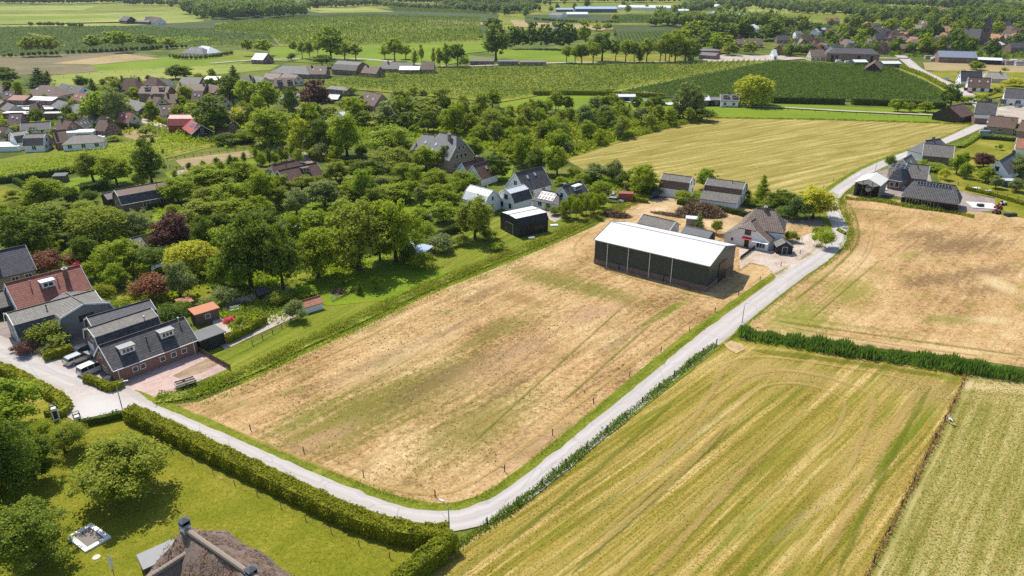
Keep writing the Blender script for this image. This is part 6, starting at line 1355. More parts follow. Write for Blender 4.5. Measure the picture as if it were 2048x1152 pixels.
h.win('l', 0, 3.2, 1.2, 1.2, DARKMETAL).wins('l', [-1.6, 1.6], .8, 1.1, 1.4)
o = flatbox('white_annex', 'flat white annex before the white gambrel house', (1003, 412), 6.5, 4.2, 2.6, 12, WHITE, WHITEWALL); addwin(o, 6.5, 4.2, 'f', 0, .8, 2.0, 1.2)
h = House('twin_cottage', 'dark roofed white gabled cottage, left of the twin pair', (924, 326), (965, 315), hr=6.4, W=6.4, he=2.6, roof=T_BROWN, wall=WHITEWALL, trim=WHITE)
h.win('l', 0, 3.0, .9, 1.1).wins('l', [-1.3, 1.3], .8, .9, 1.1).chimney(h.L*.2, .05)
h = House('twin_cottage', 'dark roofed white gabled cottage, right of the twin pair', (946, 331), (979, 321), hr=6.2, W=6.4, he=2.6, roof=T_BROWN, wall=WHITEWALL, trim=WHITE)
h.win('l', 0, 3.0, .9, 1.1).skylight(h.L*.1, .4).skylight(h.L*.25, .6)
h = House('manor', 'large slate roofed house with tan gable and tall windows', (880, 265), (913, 271), hr=11.0, W=12.0, he=4.2, kind='halfhip', roof=T_SLATE, wall=TANBRICK, trim=WHITE)
h.wins('r', [-3, -1, 1, 3], .8, 1.2, 2.0).wins('r', [-2, 0, 2], 3.8, 1.1, 1.4).wins('r', [-1, 1], 6.6, 1.0, 1.2).chimney(h.L*.15, .2, -1, .9, 1.6, TANBRICK).skylight(-h.L*.25, .5).skylight(-h.L*.3, .75)
h = House('manor_wing', 'lower slate roofed wing left of the large tan house', (846, 268), (868, 270), hr=8.2, W=9, he=3.6, kind='hip', hip=3, roof=T_SLATE, wall=TANBRICK, cat='house wing'); h.skylight(0, .5)
h = House('long_cottage', 'brown roofed cottage with white gable, rear of the joined two', (545, 330), (590, 320), hr=6.0, W=7.0, he=2.6, kind='halfhip', roof=T_BROWN, wall=WHITEWALL, trim=WHITE); h.win('l', 0, 2.8, .9, 1.1).pipe(0, .3)
h = House('long_cottage', 'brown roofed brick cottage with one dormer, front of the joined two', (556, 341), (632, 325), hr=6.0, W=7.4, he=2.6, roof=T_BROWN, wall=REDBRICK, trim=WHITE); h.dormer(h.L*.13, 2.6, .5, 1.2, n=2, roofm=T_BROWN, wallm=DARKWOOD); h.wins('r', [-1.4, 1.4], .9, 1.1, 1.3)
h = House('black_metal_shed', 'black steel shed with white roof beside the meadow', (1019, 429), (1077, 417), hr=5.0, W=8.4, he=3.3, kind='gambrel', brk=(.75, .12), roof=BLACKWALL, wall=BLACKWALL, cat='shed', over=.1, roof2=BARNR)
h.door('l', 0, 3.0, 2.8, DARKMETAL).win('f', h.L*.2, 1.2, 3.0, 1.0, DARKMETAL)
o = flatbox('pool_shelter', 'blue sheet roofed shelter under the tall trees', (833, 516), 6.0, 4.5, 2.0, -32, BLUEROOF, WOOD, mono=.6)
o = flatbox('blue_roof_shed', 'pale blue roofed garden shed among the trees', (590, 466), 5.4, 3.6, 2.0, -20, BLUEROOF, CREAM, mono=.4)
h = House('dark_hut', 'dark gabled hut beside the blue roofed garden shed', (552, 444), (576, 440), hr=3.2, W=4, he=2.1, roof=T_DARK, wall=DARKWOOD, cat='hut')
o = flatbox('pool', 'pale blue garden pool cover among the shrubs', (868, 432), 5.5, 2.6, .5, 12, BLUEROOF, CONCRETE, cat='pool')
o = flatbox('container', 'red steel container by the lane end', (1251, 402), 4.2, 2.4, 2.4, -8, sheet('red container roof', (.33, .09, .07), .3), sheet('red container side', (.28, .06, .05), .3), cat='container', over=.02)
m = MB(); m.box(-.5, .5, -.5, .5, 0, 3.2); tag(m.build('brick_stack', BROWNBRICK, None, G(1251, 384)), 'tall brown brick stack behind the red container', 'stack')
# ------------------------------------------------------------------ right side: boat shelter, black houses
h = House('black_house', 'black boarded house with solar strip and half-hipped roof', (1829, 360), (1912, 371), hr=6.4, W=8.2, he=2.6, kind='hip', hip=1.9, roof=T_DARK, wall=BLACKWALL, gutter=WHITE)
h.panels(-h.L*.30, h.L*.30, 11, .05, .25, 1).wins('f', [-h.L*.05], .7, 2.2, 1.4).wins('f', [-h.L*.3], .4, 3.0, 1.8).door('f', h.L*.12, 1.0, 2.1).wins('r', [0], .6, 2.0, 1.6)
m = MB()
for u in (-.42, -.1, .2, .45): m.bar((u * h.L, -5.4, 0), (u * h.L, -5.4, 2.4), .14)
m.box(-h.L*.46, h.L*.48, -5.5, -4.2, 2.35, 2.5); m.build('porch', DARKWOOD, h.o)
h = House('mansard_house', 'black tiled mansard house with solar panels on top', (1792, 326), (1818, 330), hr=7.2, W=8.0, he=3.2, kind='mansard', hip=2.8, roof=T_BLUE, wall=BROWNBRICK, gutter=WHITE)
h.panels(-2.6, 2.6, 4, .05, .4, 2).win('f', h.L*.2, .9, 1.0, 1.6).win('f', -h.L*.2, .9, 1.0, 1.2)
h = House('grey_barn_house', 'grey roofed house behind the mansard house', (1816, 327), (1858, 331), hr=6.2, W=7.4, he=2.8, kind='gable', roof=T_GREY, wall=BROWNBRICK, trim=WHITE); h.wins('r', [0], 3.2, 1, 1).pipe(0, .3)
h = House('roadside_house', 'dark gabled house beside the road bend with cream wall', (1806, 318), (1822, 309), hr=6.4, W=7.0, he=2.8, roof=T_GREY, wall=CREAM, trim=WHITE); h.wins('l', [0], 3.2, 1, 1.1).wins('l', [-1.6, 1.6], .9, 1, 1.2).skylight(0, .4)
h = House('brown_barn', 'brown boarded barn with weathered grey roof by the lane', (1850, 287), (1908, 292), hr=6.0, W=8.6, he=2.9, roof=T_GREY, wall=BROWNBRICK, trim=WHITE, cat='barn'); h.win('r', 0, 3.2, .8, .9)
h = House('white_gable_house', 'white house with slate roof behind the brown barn', (1851, 281), (1880, 277), hr=6.6, W=8.2, he=2.8, kind='hip', hip=2.5, roof=T_SLATE, wall=WHITEWALL); h.chimney(0, .05)
h = House('white_lawn_house', 'white house with grey roof at the end of the striped lawn', (1998, 322), (2030, 303), hr=6.6, W=6.6, he=3.0, roof=T_SLATE, wall=WHITEWALL, trim=WHITE); h.win('l', 0, 3.6, 1.0, 1.2, DARKMETAL).wins('l', [-1.5, 1.5], 1, 1, 1.2).chimney(h.L*.35, .05)
o = flatbox('lean_to', 'pale lean-to with dark opening before the white lawn house', (2003, 350), 5.2, 3.6, 2.3, 10, CREAM, DARKWOOD, mono=.5)
o = flatbox('tarpaulin_shed', 'small blue tarpaulin shed among the garden trees', (2014, 372), 4.6, 2.6, 1.9, -6, plain('grey tarp', (.45, .45, .46)), plain('blue tarp', (.03, .09, .22)))
h = House('orange_house', 'white house with orange roof cut by the right edge', (2036, 275), (2090, 280), hr=5.6, W=8, he=2.7, roof=T_ORANGE, wall=WHITEWALL, trim=WHITE); h.wins('l', [0], .9, 1.4, 1.1)
h = House('brown_roof_house', 'house with broad brown roof at the lane corner', (1982, 231), (2036, 236), hr=6.2, W=10, he=2.7, roof=T_BROWN, wall=TANBRICK); h.wins('f', [-5, 0, 5], .9, 1.4, 1.2).pipe(3, .3)
h = House('brown_roof_house', 'second brown roofed house cut by the right edge', (2045, 240), (2100, 246), hr=6.2, W=10, he=2.7, roof=T_BROWN, wall=TANBRICK)
h = House('brick_garage', 'small brown brick garage at the end of the gravel path', (1948, 229), (1972, 230), hr=3.6, W=6, he=2.7, roof=FELT, wall=BROWNBRICK, cat='garage')
h = House('timber_barn', 'brown timber gabled barn with open porch by the path', (1898, 213), (1925, 207), hr=6.6, W=12, he=2.8, roof=T_BROWN, wall=DARKWOOD, cat='barn'); h.wins('r', [-2, 2], .6, 1.6, 1.8, DARKWOOD).wins('f', [-4, 0], .4, 2.2, 2.0, DARKWOOD)
h = House('white_house', 'white house with dark roof beside the copper tree', (1955, 203), (1996, 206), hr=7.4, W=9, he=3.0, roof=T_DARK, wall=WHITEWALL, trim=WHITE); h.wins('f', [-3, 0, 3, 6], .8, 1.2, 1.6).wins('l', [-2, 2], .9, 1.1, 1.3).win('l', 0, 3.8, 1.1, 1.2)
h = House('shop_hall', 'long white hall with dark hipped roof by the car park', (2012, 176), (2110, 182), hr=7.6, W=11, he=3.8, kind='gable', roof=T_DARK, wall=WHITEWALL, trim=WHITE); h.wins('f', [-16, -10, -4], .6, 2.2, 2.2).wins('l', [0], .8, 2.0, 1.8)
h = House('white_twin_house', 'dark roofed white house, rear one by the village road', (1922, 142), (1964, 143), hr=8.0, W=8, he=3.0, roof=T_BLUE, wall=WHITEWALL, trim=WHITE); h.wins('l', [-2, 2], .9, 1.1, 1.3).win('l', 0, 4, 1.1, 1.2)
h = House('white_twin_house', 'dark roofed white house with three skylights by the village road', (1938, 154), (1982, 156), hr=7.6, W=8.4, he=2.9, roof=T_BROWN, wall=WHITEWALL, trim=WHITE); h.skylight(-4, .4).skylight(0, .4).skylight(4, .4).wins('l', [-2, 2], .9, 1.1, 1.3).win('l', 0, 4, 1.1, 1.2).wins('f', [-6, -2, 2, 6], .8, 1.6, 1.5, DARKWOOD)
h = House('pale_house', 'pale walled bungalow with cream roof beside the white twin houses', (1976, 144), (2008, 145), hr=6.0, W=9, he=2.8, kind='hip', hip=3, roof=tiles('pale roof tiles', (.45, .42, .36)), wall=CREAM); h.chimney(2, .1)

# ------------------------------------------------------------------ the thatched house below the camera
def thatch():
    n = NT('weathered thatch'); tc = n.node('UVMap').outputs[0]
    st = n.noise(n.mapped(tc, (6, .8, 1)), 1.0, 4, .7); big = n.noise(n.node('TexCoord').outputs['Object'], .5, 4, .65); sk = n.noise(n.node('TexCoord').outputs['Object'], 9, 2)
    f = n.math('ADD', n.math('MULTIPLY', st, .45), n.math('ADD', n.math('MULTIPLY', big, .4), n.math('MULTIPLY', sk, .2)))
    c = n.ramp(f, [(.3, (.05, .035, .028)), (.45, (.13, .095, .075)), (.6, (.22, .165, .135)), (.8, (.33, .26, .22))])
    return n.done(n.bsdf(c, .95, f, 1.0, .12))
TH = thatch()
o = House('thatched_house', 'brown thatched house with tiled ridge at the bottom edge', (366, 1056), (545, 1180), hr=8.2, W=10.5, he=2.8, kind='hip', hip=1.6, roof=TH, wall=WHITEWALL, over=.6)
# swell the thatch: finer faces, soft bumps
bm = bmesh.new(); bm.from_mesh(o.roof.data); bmesh.ops.subdivide_edges(bm, edges=bm.edges[:], cuts=9, use_grid_fill=True)
for v in bm.verts:
    k = .34 * math.sin(v.co.x * .9 + 1) * math.sin(v.co.y * .8) + .10 * math.sin(v.co.x * 3.1 + v.co.y * 2.3)
    v.co.z += k; v.co.y += .15 * math.sin(v.co.x * 1.7)
bm.to_mesh(o.roof.data); bm.free()
for p in o.roof.data.polygons: p.use_smooth = True
o.wall.scale = (.86, .8, .8)
V = []; N = []
for k_ in range(9000):
    sd = random.choice((-1, 1)); t_ = random.uniform(.02, 1.02); u_ = random.uniform(-.5, .5) * o.L; y_, z_, an_ = o.onroof(sd, t_, .05)
    z_ += .34 * math.sin(u_ * .9 + 1) * math.sin(y_ * .8) + .10 * math.sin(u_ * 3.1 + y_ * 2.3); V.append((u_ * (1 - .12 * (1 - t_)), y_, z_)); N.append((0, sd * math.sin(an_), math.cos(an_)))
TS = leaf('thatch straw', (.21, .14, .10), .5, 0.0, warm=(1.1, 1, .95))
mobj('thatch_straw', quads('thatch_straw', leaf_quads(np.array(V), np.array(N) * 1.6, .28, .35, asp=(.2, .4)), TS), o.roof)['kind'] = 'stuff'
RT = plain('ridge tile clay', (.30, .24, .19), .8, .2)
q = MB(); q.tube([(-.19, 0, 0), (.19, 0, 0)], [.30, .26], 8); rt = q.mesh('ridge_tile', RT)
n = int((o.L - 3.0) / .36)
for i in range(n): mobj('ridge_tile', rt, o.roof, (-o.L/2 + 1.5 + i * .36, 0, o.hr + .08))
# the cross roof with its own ridge
a, b = G(390, 1098, 6.6), G(285, 1165, 6.6); d = b - a; wl = d.length
mid = (a + b) / 2; loc = o.o.matrix_world.inverted() if False else None
cr = House('thatched_wing', 'thatched cross wing with its own ridge of clay tiles', (285, 1165), (390, 1098), hr=6.6, W=8.0, he=2.6, kind='gable', roof=TH, wall=WHITEWALL, over=.5, cat='house wing')
n = int(cr.L / .36)
for i in range(n): mobj('ridge_tile', rt, cr.roof, (-cr.L/2 + .1 + i * .36, 0, cr.hr + .08))
def stack(name, X, Y, ztop, label):
    p = G(X, Y, ztop); e = empty(name, (p.x, p.y, 0), .9, label, 'chimney')
    MB().box(-.40, .40, -.40, .40, 3.0, ztop - .75).build('shaft', WHITEWALL, e); MB().box(-.46, .46, -.46, .46, ztop - .95, ztop - .75).build('lead_band', plain('lead', (.22, .24, .27), .5), e)
    for sx in (-1, 1):
        for sy in (-1, 1): MB().box(sx*.36-.06, sx*.36+.06, sy*.36-.06, sy*.36+.06, ztop-.75, ztop-.35).build('post', DARKMETAL, e)
    q = MB()
    for i in range(4):
        c1, c2 = [(-.5,-.5),(.5,-.5),(.5,.5),(-.5,.5)][i], [(.5,-.5),(.5,.5),(-.5,.5),(-.5,-.5)][i]; q.face([(*c1, ztop-.35), (*c2, ztop-.35), (0, 0, ztop)])
    q.face([(-.5,-.5,ztop-.35),(-.5,.5,ztop-.35),(.5,.5,ztop-.35),(.5,-.5,ztop-.35)]); q.build('hood', plain('slate hood', (.10, .105, .12)), e)
stack('chimney_stack', 366, 1035, 9.6, 'white chimney with slate hood on the thatched ridge end')
stack('chimney_stack', 500, 1132, 9.2, 'second hooded chimney further along the thatched ridge')
c = G(317, 1112, 2.7); e = empty('flat_extension', (c.x, c.y, 0), math.radians(40), 'flat grey roofed extension beside the thatch', 'extension')
MB().box(-1.7, 1.9, -1.0, 1.6, -.2, 2.55).build('wall', BLACKWALL, e); MB().box(-1.8, 2.0, -1.1, 1.7, 2.55, 2.72).build('roof', plain('zinc roof', (.23, .235, .235), .6), e); q = MB(); q.box(-1.86, 2.06, -1.16, -1.1, 2.5, 2.8); q.box(-1.86, -1.8, -1.1, 1.7, 2.5, 2.8); q.build('roof_edge', DARKMETAL, e)
# ------------------------------------------------------------------ farther houses
T_TAN = tiles('tan roof tiles', (.30, .22, .16), moss=.2)
T_MAUVE = tiles('mauve roof tiles', (.13, .075, .08))
RW = {'d': (T_DARK, 'dark'), 'b': (T_BROWN, 'brown'), 'g': (T_GREY, 'grey'), 'r': (T_RED, 'red'), 'o': (T_ORANGE, 'orange'), 's': (T_SLATE, 'slate'), 't': (T_TAN, 'tan'), 'm': (T_MAUVE, 'purple'), 'u': (T_BLUE, 'blue-black'), 'p': (LIGHTROOF, 'pale'), 'l': (BLUEROOF, 'blue'), 'f': (FELT, 'grey felt'), 'R': (REDROOF, 'red sheet')}
WW = {'w': (WHITEWALL, 'white'), 'b': (BROWNBRICK, 'brown brick'), 'r': (REDBRICK, 'red brick'), 't': (TANBRICK, 'tan brick'), 'c': (CREAM, 'cream'), 'k': (BLACKWALL, 'black'), 'g': (GREYWALL, 'grey')}
KK = {'g': 'gable', 'h': 'hip', 'm': 'gambrel', 'x': 'halfhip'}
VH = []
def vh(cl, R1, R2, hr, W, he, k, r, w, *feat, name='house', cat='house'):
    far = G(*R1).length > 430
    h = House(name, None, R1, R2, hr=hr, W=W, he=he, kind=KK[k], roof=RW[r][0], wall=WW[w][0], simple=far, trim=WHITE if (w == 'w' and not far) else None, cat=cat, group=f'houses {cl}')
    L = h.L
    n = max(1, int(L / 3.4))
    if 'n' not in feat:
        us = [(-L/2 + L * (i + .5) / n) for i in range(n)]
        h.wins('f', us, .9, 1.3, 1.3)
        if he > 4.4: h.wins('f', us, 3.3, 1.2, 1.1)
        side = 'r' if R1[0] < 1024 else 'l'
        h.wins(side, [-W*.22, W*.22], .9, 1.2, 1.3)
        if hr - he > 3 and k != 'h': h.win(side, 0, he + .5, 1.1, 1.1)
    if 'c' in feat: h.chimney(L * random.choice((-.3, .3)), .06, -1, .8, .9)
    if 'c2' in feat: h.chimney(-L*.42, .05, -1, .8, 1.0); h.chimney(L*.42, .05, -1, .8, 1.0)
    if 'd' in feat:
        for u in (-L*.25, L*.25): h.dormer(u, 2.6, .5, 1.15, n=2, roofm=FELT)
    if 'k' in feat: h.skylight(-L*.2, .4); h.skylight(L*.2, .5)
    if 's' in feat: h.panels(-L*.3, L*.3, 5, .15, .6, 2)
    VH.append((cl, h.o, R1[0], RW[r][1], WW[w][1], cat)); return h
A = 'in the village on the left'
vh(A, (-8, 170), (26, 171), 6, 10, 2.8, 'g', 'm', 'c'); vh(A, (83, 170), (105, 171), 7.4, 13, 3, 'h', 'b', 'c', 'k'); vh(A, (27, 190), (60, 191), 6.6, 8, 5, 'g', 'r', 'b'); vh(A, (60, 192), (116, 194), 6.0, 8, 5, 'g', 'p', 'b')
vh(A, (117, 200), (176, 213), 5.2, 9, 2.8, 'g', 's', 'b'); vh(A, (123, 166), (141, 170), 6.2, 8, 2.8, 'g', 'g', 'w'); vh(A, (150, 170), (168, 172), 6.2, 8.5, 2.8, 'g', 'g', 'w'); vh(A, (253, 155), (269, 156), 9.2, 9, 3.6, 'h', 'b', 'b', 'c2')
vh(A, (299, 153), (314, 155), 9.6, 9, 4, 'h', 'b', 'b', 'c'); vh(A, (320, 157), (342, 160), 8, 8, 3, 'g', 'g', 'w'); vh(A, (284, 172), (340, 173), 8, 9, 5.2, 'g', 'b', 'r', 'c', 'd'); vh(A, (356, 168), (412, 168), 7.6, 9, 5, 'g', 'b', 'r', 'c2')
vh(A, (364, 154), (404, 155), 7.6, 9, 4.6, 'g', 'g', 'b'); vh(A, (260, 198), (294, 207), 5.6, 9, 2.8, 'g', 'g', 'b'); vh(A, (318, 209), (343, 207), 6.6, 9, 2.6, 'g', 'b', 'w', 'k'); vh(A, (418, 168), (440, 172), 7, 8, 4, 'g', 'b', 'r')
vh(A, (22, 265), (50, 261), 6.2, 7, 3, 'm', 'g', 'w'); vh(A, (52, 268), (90, 267), 6.0, 7.4, 2.8, 'm', 'd', 'w'); vh(A, (43, 246), (100, 243), 4.8, 7, 2.4, 'g', 'u', 'w'); vh(A, (150, 243), (163, 236), 5.4, 6.4, 2.2, 'g', 'd', 'w', 'k'); vh(A, (150, 270), (182, 268), 5, 8, 2.6, 'h', 'g', 'w')
vh(A, (415, 152), (443, 153), 4.4, 8, 3, 'g', 'p', 'b'); vh(A, (482, 152), (505, 152), 6.4, 8, 2.8, 'g', 'g', 'b', 'c'); vh(A, (478, 212), (505, 216), 6, 8, 2.8, 'g', 'b', 'b'); vh(A, (15, 205), (30, 210), 5, 7, 2.6, 'g', 'g', 'c'); vh(A, (-30, 198), (8, 202), 5, 9, 2.8, 'g', 'g', 'b'); vh(A, (440, 218), (470, 222), 5.6, 8, 2.6, 'g', 'd', 'b'); vh(A, (180, 218), (205, 224), 5.6, 7, 2.7, 'g', 'b', 'c', 'c')
for i, (x, y) in enumerate([(10, 182), (60, 208), (150, 186), (205, 192), (225, 206), (300, 192), (240, 222), (330, 188), (385, 182), (430, 190), (455, 180), (120, 238), (20, 226), (200, 238), (440, 240), (395, 208), (-10, 250), (105, 262)]):
    vh(A, (x, y), (x + random.uniform(18, 28), y + random.uniform(-3, 4)), random.uniform(5.4, 7), random.uniform(7, 8.5), 2.8, 'g', random.choice('bbmrbb'), random.choice('brrc'), *(('c',) if i % 2 else ('k',)))
B = 'along the road behind the copper beech'
vh(B, (566, 131), (612, 133), 6.6, 12, 2.8, 'h', 's', 'b'); vh(B, (616, 132), (654, 132), 7, 11, 2.8, 'g', 'b', 'b', 'k', 'c'); vh(B, (676, 121), (724, 124), 8, 14, 3.4, 'm', 'g', 'b'); vh(B, (730, 131), (760, 133), 6.6, 9, 2.8, 'g', 'b', 'b', 'c'); vh(B, (764, 124), (826, 125), 6.4, 9, 2.8, 'g', 'g', 'b', 'c')
vh(B, (843, 123), (868, 123), 7.4, 10, 3, 'g', 'b', 'r'); vh(B, (800, 132), (840, 132), 4.8, 9, 3, 'g', 'p', 'b'); vh(B, (941, 117), (988, 117), 4.2, 8, 2.9, 'g', 'g', 'b'); vh(B, (996, 119), (1036, 119), 3.8, 8, 3, 'g', 'f', 'b'); vh(B, (1040, 121), (1092, 121), 3.6, 8, 3, 'g', 'f', 'r')
vh(B, (532, 146), (562, 147), 5.6, 9, 2.8, 'g', 't', 'c'); vh(B, (548, 156), (588, 155), 6.6, 9, 2.8, 'g', 'b', 'b', 'd'); vh(B, (568, 146), (596, 150), 6, 8, 2.8, 'g', 't', 'c'); vh(B, (733, 182), (764, 188), 8, 10, 3, 'g', 'b', 't', 'k'); vh(B, (722, 193), (733, 188), 6, 7, 2.8, 'g', 'b', 't'); vh(B, (662, 171), (700, 175), 4.2, 6, 3, 'g', 'g', 'b'); vh(B, (660, 188), (680, 189), 4.2, 6, 2.4, 'g', 'l', 'k')
vh(B, (572, 183), (610, 186), 5.6, 10, 2.8, 'g', 's', 'c'); vh(B, (592, 201), (626, 203), 5.6, 9, 2.8, 'g', 'b', 'b'); vh(B, (678, 223), (708, 219), 4.4, 7, 2.6, 'g', 'p', 'w'); vh(B, (618, 236), (646, 233), 4.0, 6, 2.6, 'g', 'p', 'w'); vh(B, (512, 106), (535, 107), 7, 12, 3.2, 'g', 'p', 'b', cat='barn', name='barn'); vh(B, (505, 152), (530, 154), 5.4, 8, 2.8, 'g', 'g', 'c')
C_ = 'alone in the far fields on the left'
vh(C_, (383, 94), (404, 95), 7, 12, 3, 'h', 's', 'w', 'k'); vh(C_, (402, 91), (420, 93), 7.4, 12, 3, 'h', 'p', 'w', 'c'); vh(C_, (247, 32), (262, 33), 9, 14, 4, 'g', 'd', 'k'); vh(C_, (291, 33), (304, 33), 9, 12, 3.4, 'g', 'd', 'w'); vh(C_, (306, 33), (321, 35), 9, 12, 3.4, 'g', 'b', 'w'); vh(C_, (274, 40), (302, 41), 4.5, 8, 3, 'g', 'd', 'k')
D = 'between the dense orchard and the bright meadow'
h = vh(D, (1232, 188), (1270, 188), 3.6, 6, 2.8, 'g', 'p', 'k', cat='shed', name='shed'); vh(D, (1286, 200), (1298, 196), 4.2, 5, 2.4, 'g', 'p', 'k', cat='shed', name='shed'); vh(D, (1404, 191), (1417, 191), 4.6, 8, 3, 'g', 'p', 'k'); vh(D, (1419, 194), (1441, 194), 3.8, 8, 3, 'g', 'f', 'k'); vh(D, (1442, 188), (1477, 189), 5.6, 8, 3, 'g', 'g', 'w', 'd')
E_ = 'near the playground beside the orchard'
vh(E_, (1397, 97), (1420, 97), 4.6, 14, 3.6, 'h', 'f', 'r'); vh(E_, (1404, 104), (1436, 106), 4.8, 10, 3.2, 'g', 'f', 'r'); vh(E_, (1458, 68), (1478, 70), 8, 9, 4, 'g', 'b', 'b'); vh(E_, (1474, 78), (1526, 79), 6.8, 11, 3, 'g', 'b', 'b', 'k')
V_ = 'in the far village by the church'
vt = [((1553, 71), (1578, 71), 'd', 'b'), ((1603, 69), (1628, 69), 'm', 'r'), ((1620, 99), (1647, 99), 't', 'c'), ((1662, 92), (1676, 86), 'd', 'w'), ((1684, 72), (1706, 72), 'd', 'b'), ((1731, 76), (1748, 78), 'd', 'b'), ((1698, 86), (1716, 86), 'd', 'b'), ((1720, 88), (1740, 88), 's', 'b'),
      ((1754, 56), (1778, 56), 'u', 'b'), ((1781, 65), (1808, 65), 'b', 'b'), ((1811, 48), (1846, 50), 't', 't'), ((1831, 64), (1866, 64), 'b', 'b'), ((1878, 53), (1903, 54), 'o', 'w'), ((1873, 64), (1893, 66), 'o', 'w'), ((1880, 72), (1906, 72), 'b', 'b'), ((1984, 67), (2006, 69), 'o', 'r'), ((2018, 85), (2048, 85), 'd', 'b'), ((1863, 88), (1884, 88), 'd', 'r'), ((1892, 91), (1912, 92), 'd', 'r'), ((1987, 85), (2000, 83), 'p', 'w'),
      ((1708, 56), (1728, 56), 'b', 'b'), ((1653, 36), (1678, 36), 'o', 't'), ((1590, 62), (1602, 62), 'g', 'w'), ((1630, 57), (1650, 55), 'p', 'w'), ((1738, 46), (1760, 46), 't', 't'), ((1560, 88), (1582, 88), 'b', 'b'), ((1610, 88), (1635, 88), 'd', 'b'), ((1640, 90), (1660, 90), 'd', 'b'), ((1790, 46), (1808, 46), 'b', 'r'), ((1845, 42), (1865, 42), 'p', 'w'), ((1545, 99), (1552, 99), 'p', 'w'), ((1905, 48), (1918, 48), 'o', 'r'), ((2015, 70), (2045, 70), 'd', 'b'), ((1600, 46), (1620, 46), 'b', 'b'), ((1690, 48), (1704, 48), 'm', 'b'), ((1860, 76), (1876, 76), 'd', 'b'), ((1815, 57), (1832, 57), 'o', 'r'), ((1666, 60), (1684, 60), 'b', 'b'), ((1590, 78), (1612, 78), 'd', 'r'), ((2030, 56), (2048, 56), 'b', 'b'), ((1750, 66), (1772, 66), 'd', 'b'), ((1565, 58), (1580, 56), 'g', 'b'), ((1776, 76), (1790, 76), 'b', 'b')]
for i in range(62):
    x = random.uniform(1560, 2040); y = random.uniform(42, 92); L_ = random.uniform(10, 18) * (.6 + y / 160); vt.append(((x, y), (x + L_, y + random.uniform(-2.2, 2.2)), random.choice('dbbmotrb'), random.choice('brrwtb')))
for i, (a, b, r, w) in enumerate(vt): vh(V_, a, b, random.uniform(6.6, 8.4), random.uniform(8, 10), random.choice((2.9, 3.2, 4.8)), 'g', r, w, *(('c',) if i % 2 else ()))
h = House('village_hall', 'big brick hall with dark roof and tall arched windows', (1668, 95), (1744, 97), hr=9.5, W=16, he=6.2, kind='hip', hip=5, roof=T_DARK, wall=bricks('hall brick', (.27, .15, .10)), cat='hall')
h.wins('f', [-h.L*.38, -h.L*.3, h.L*.12, h.L*.36], .6, 1.8, 4.2, DARKWOOD).wins('l', [-4, 4], .4, 3.2, 4.2, CREAM)
h = House('timber_yard_hall', 'wide hall with blue-grey roof behind the stacks of stone', (1876, 101), (1951, 103), hr=8, W=18, he=4.4, roof=sheet('slate blue sheet roof', (.19, .22, .27), .6), wall=BROWNBRICK, cat='hall'); h.wins('f', [-16, -8, 8, 16], 1, 2.5, 1.6)
House('open_shed', 'low pale roofed shed right of the timber yard hall', (1956, 114), (2004, 116), hr=4.8, W=10, he=3.6, roof=LIGHTROOF, wall=BLACKWALL, cat='shed')
GREENW = sheet('green boards', (.05, .09, .07), .25)
for R1, R2, lab in (((1705, 119), (1731, 119), 'green shed with grey roof at the orchard top, left one'), ((1762, 122), (1797, 122), 'green shed with pale roof at the orchard top, right one')): House('orchard_shed', lab, R1, R2, hr=4.6, W=9, he=3.4, roof=LIGHTROOF, wall=GREENW, cat='shed', simple=True)
House('orchard_barn', 'small brown gabled barn between the two green sheds', (1748, 126), (1752, 119), hr=7, W=10, he=2.8, roof=T_BROWN, wall=DARKWOOD, cat='barn', simple=True)
# church: nave, tower with belfry openings and spire
h = House('church', 'brick church with long dark roof and short spire', (1914, 56), (1966, 58), hr=14.5, W=13, he=6.5, roof=T_DARK, wall=BROWNBRICK, cat='church', simple=True)
h.wins('f', [(-.4 + .2 * i) * h.L for i in range(5)], 1.6, 1.4, 3.8, DARKWOOD); h.chimney(-h.L*.1, .02, -1, .8, 1.2)
tx = h.L/2 + 3.2
MB().box(tx - 3.4, tx + 3.4, -3.4, 3.4, -.3, 17).build('tower', BROWNBRICK, h.o)
for s in (-1.3, 1.3): MB().box(tx + s - .5, tx + s + .5, -3.48, -3.38, 12.5, 15.5).build('belfry_opening', DARKMETAL, h.o)
q = MB(); P = [(tx - 3.5, -3.5, 17), (tx + 3.5, -3.5, 17), (tx + 3.5, 3.5, 17), (tx - 3.5, 3.5, 17)]
for i in range(4): q.face([P[i], P[(i + 1) % 4], (tx, 0, 27)])
q.face(P[::-1]); q.build('spire', T_DARK, h.o)
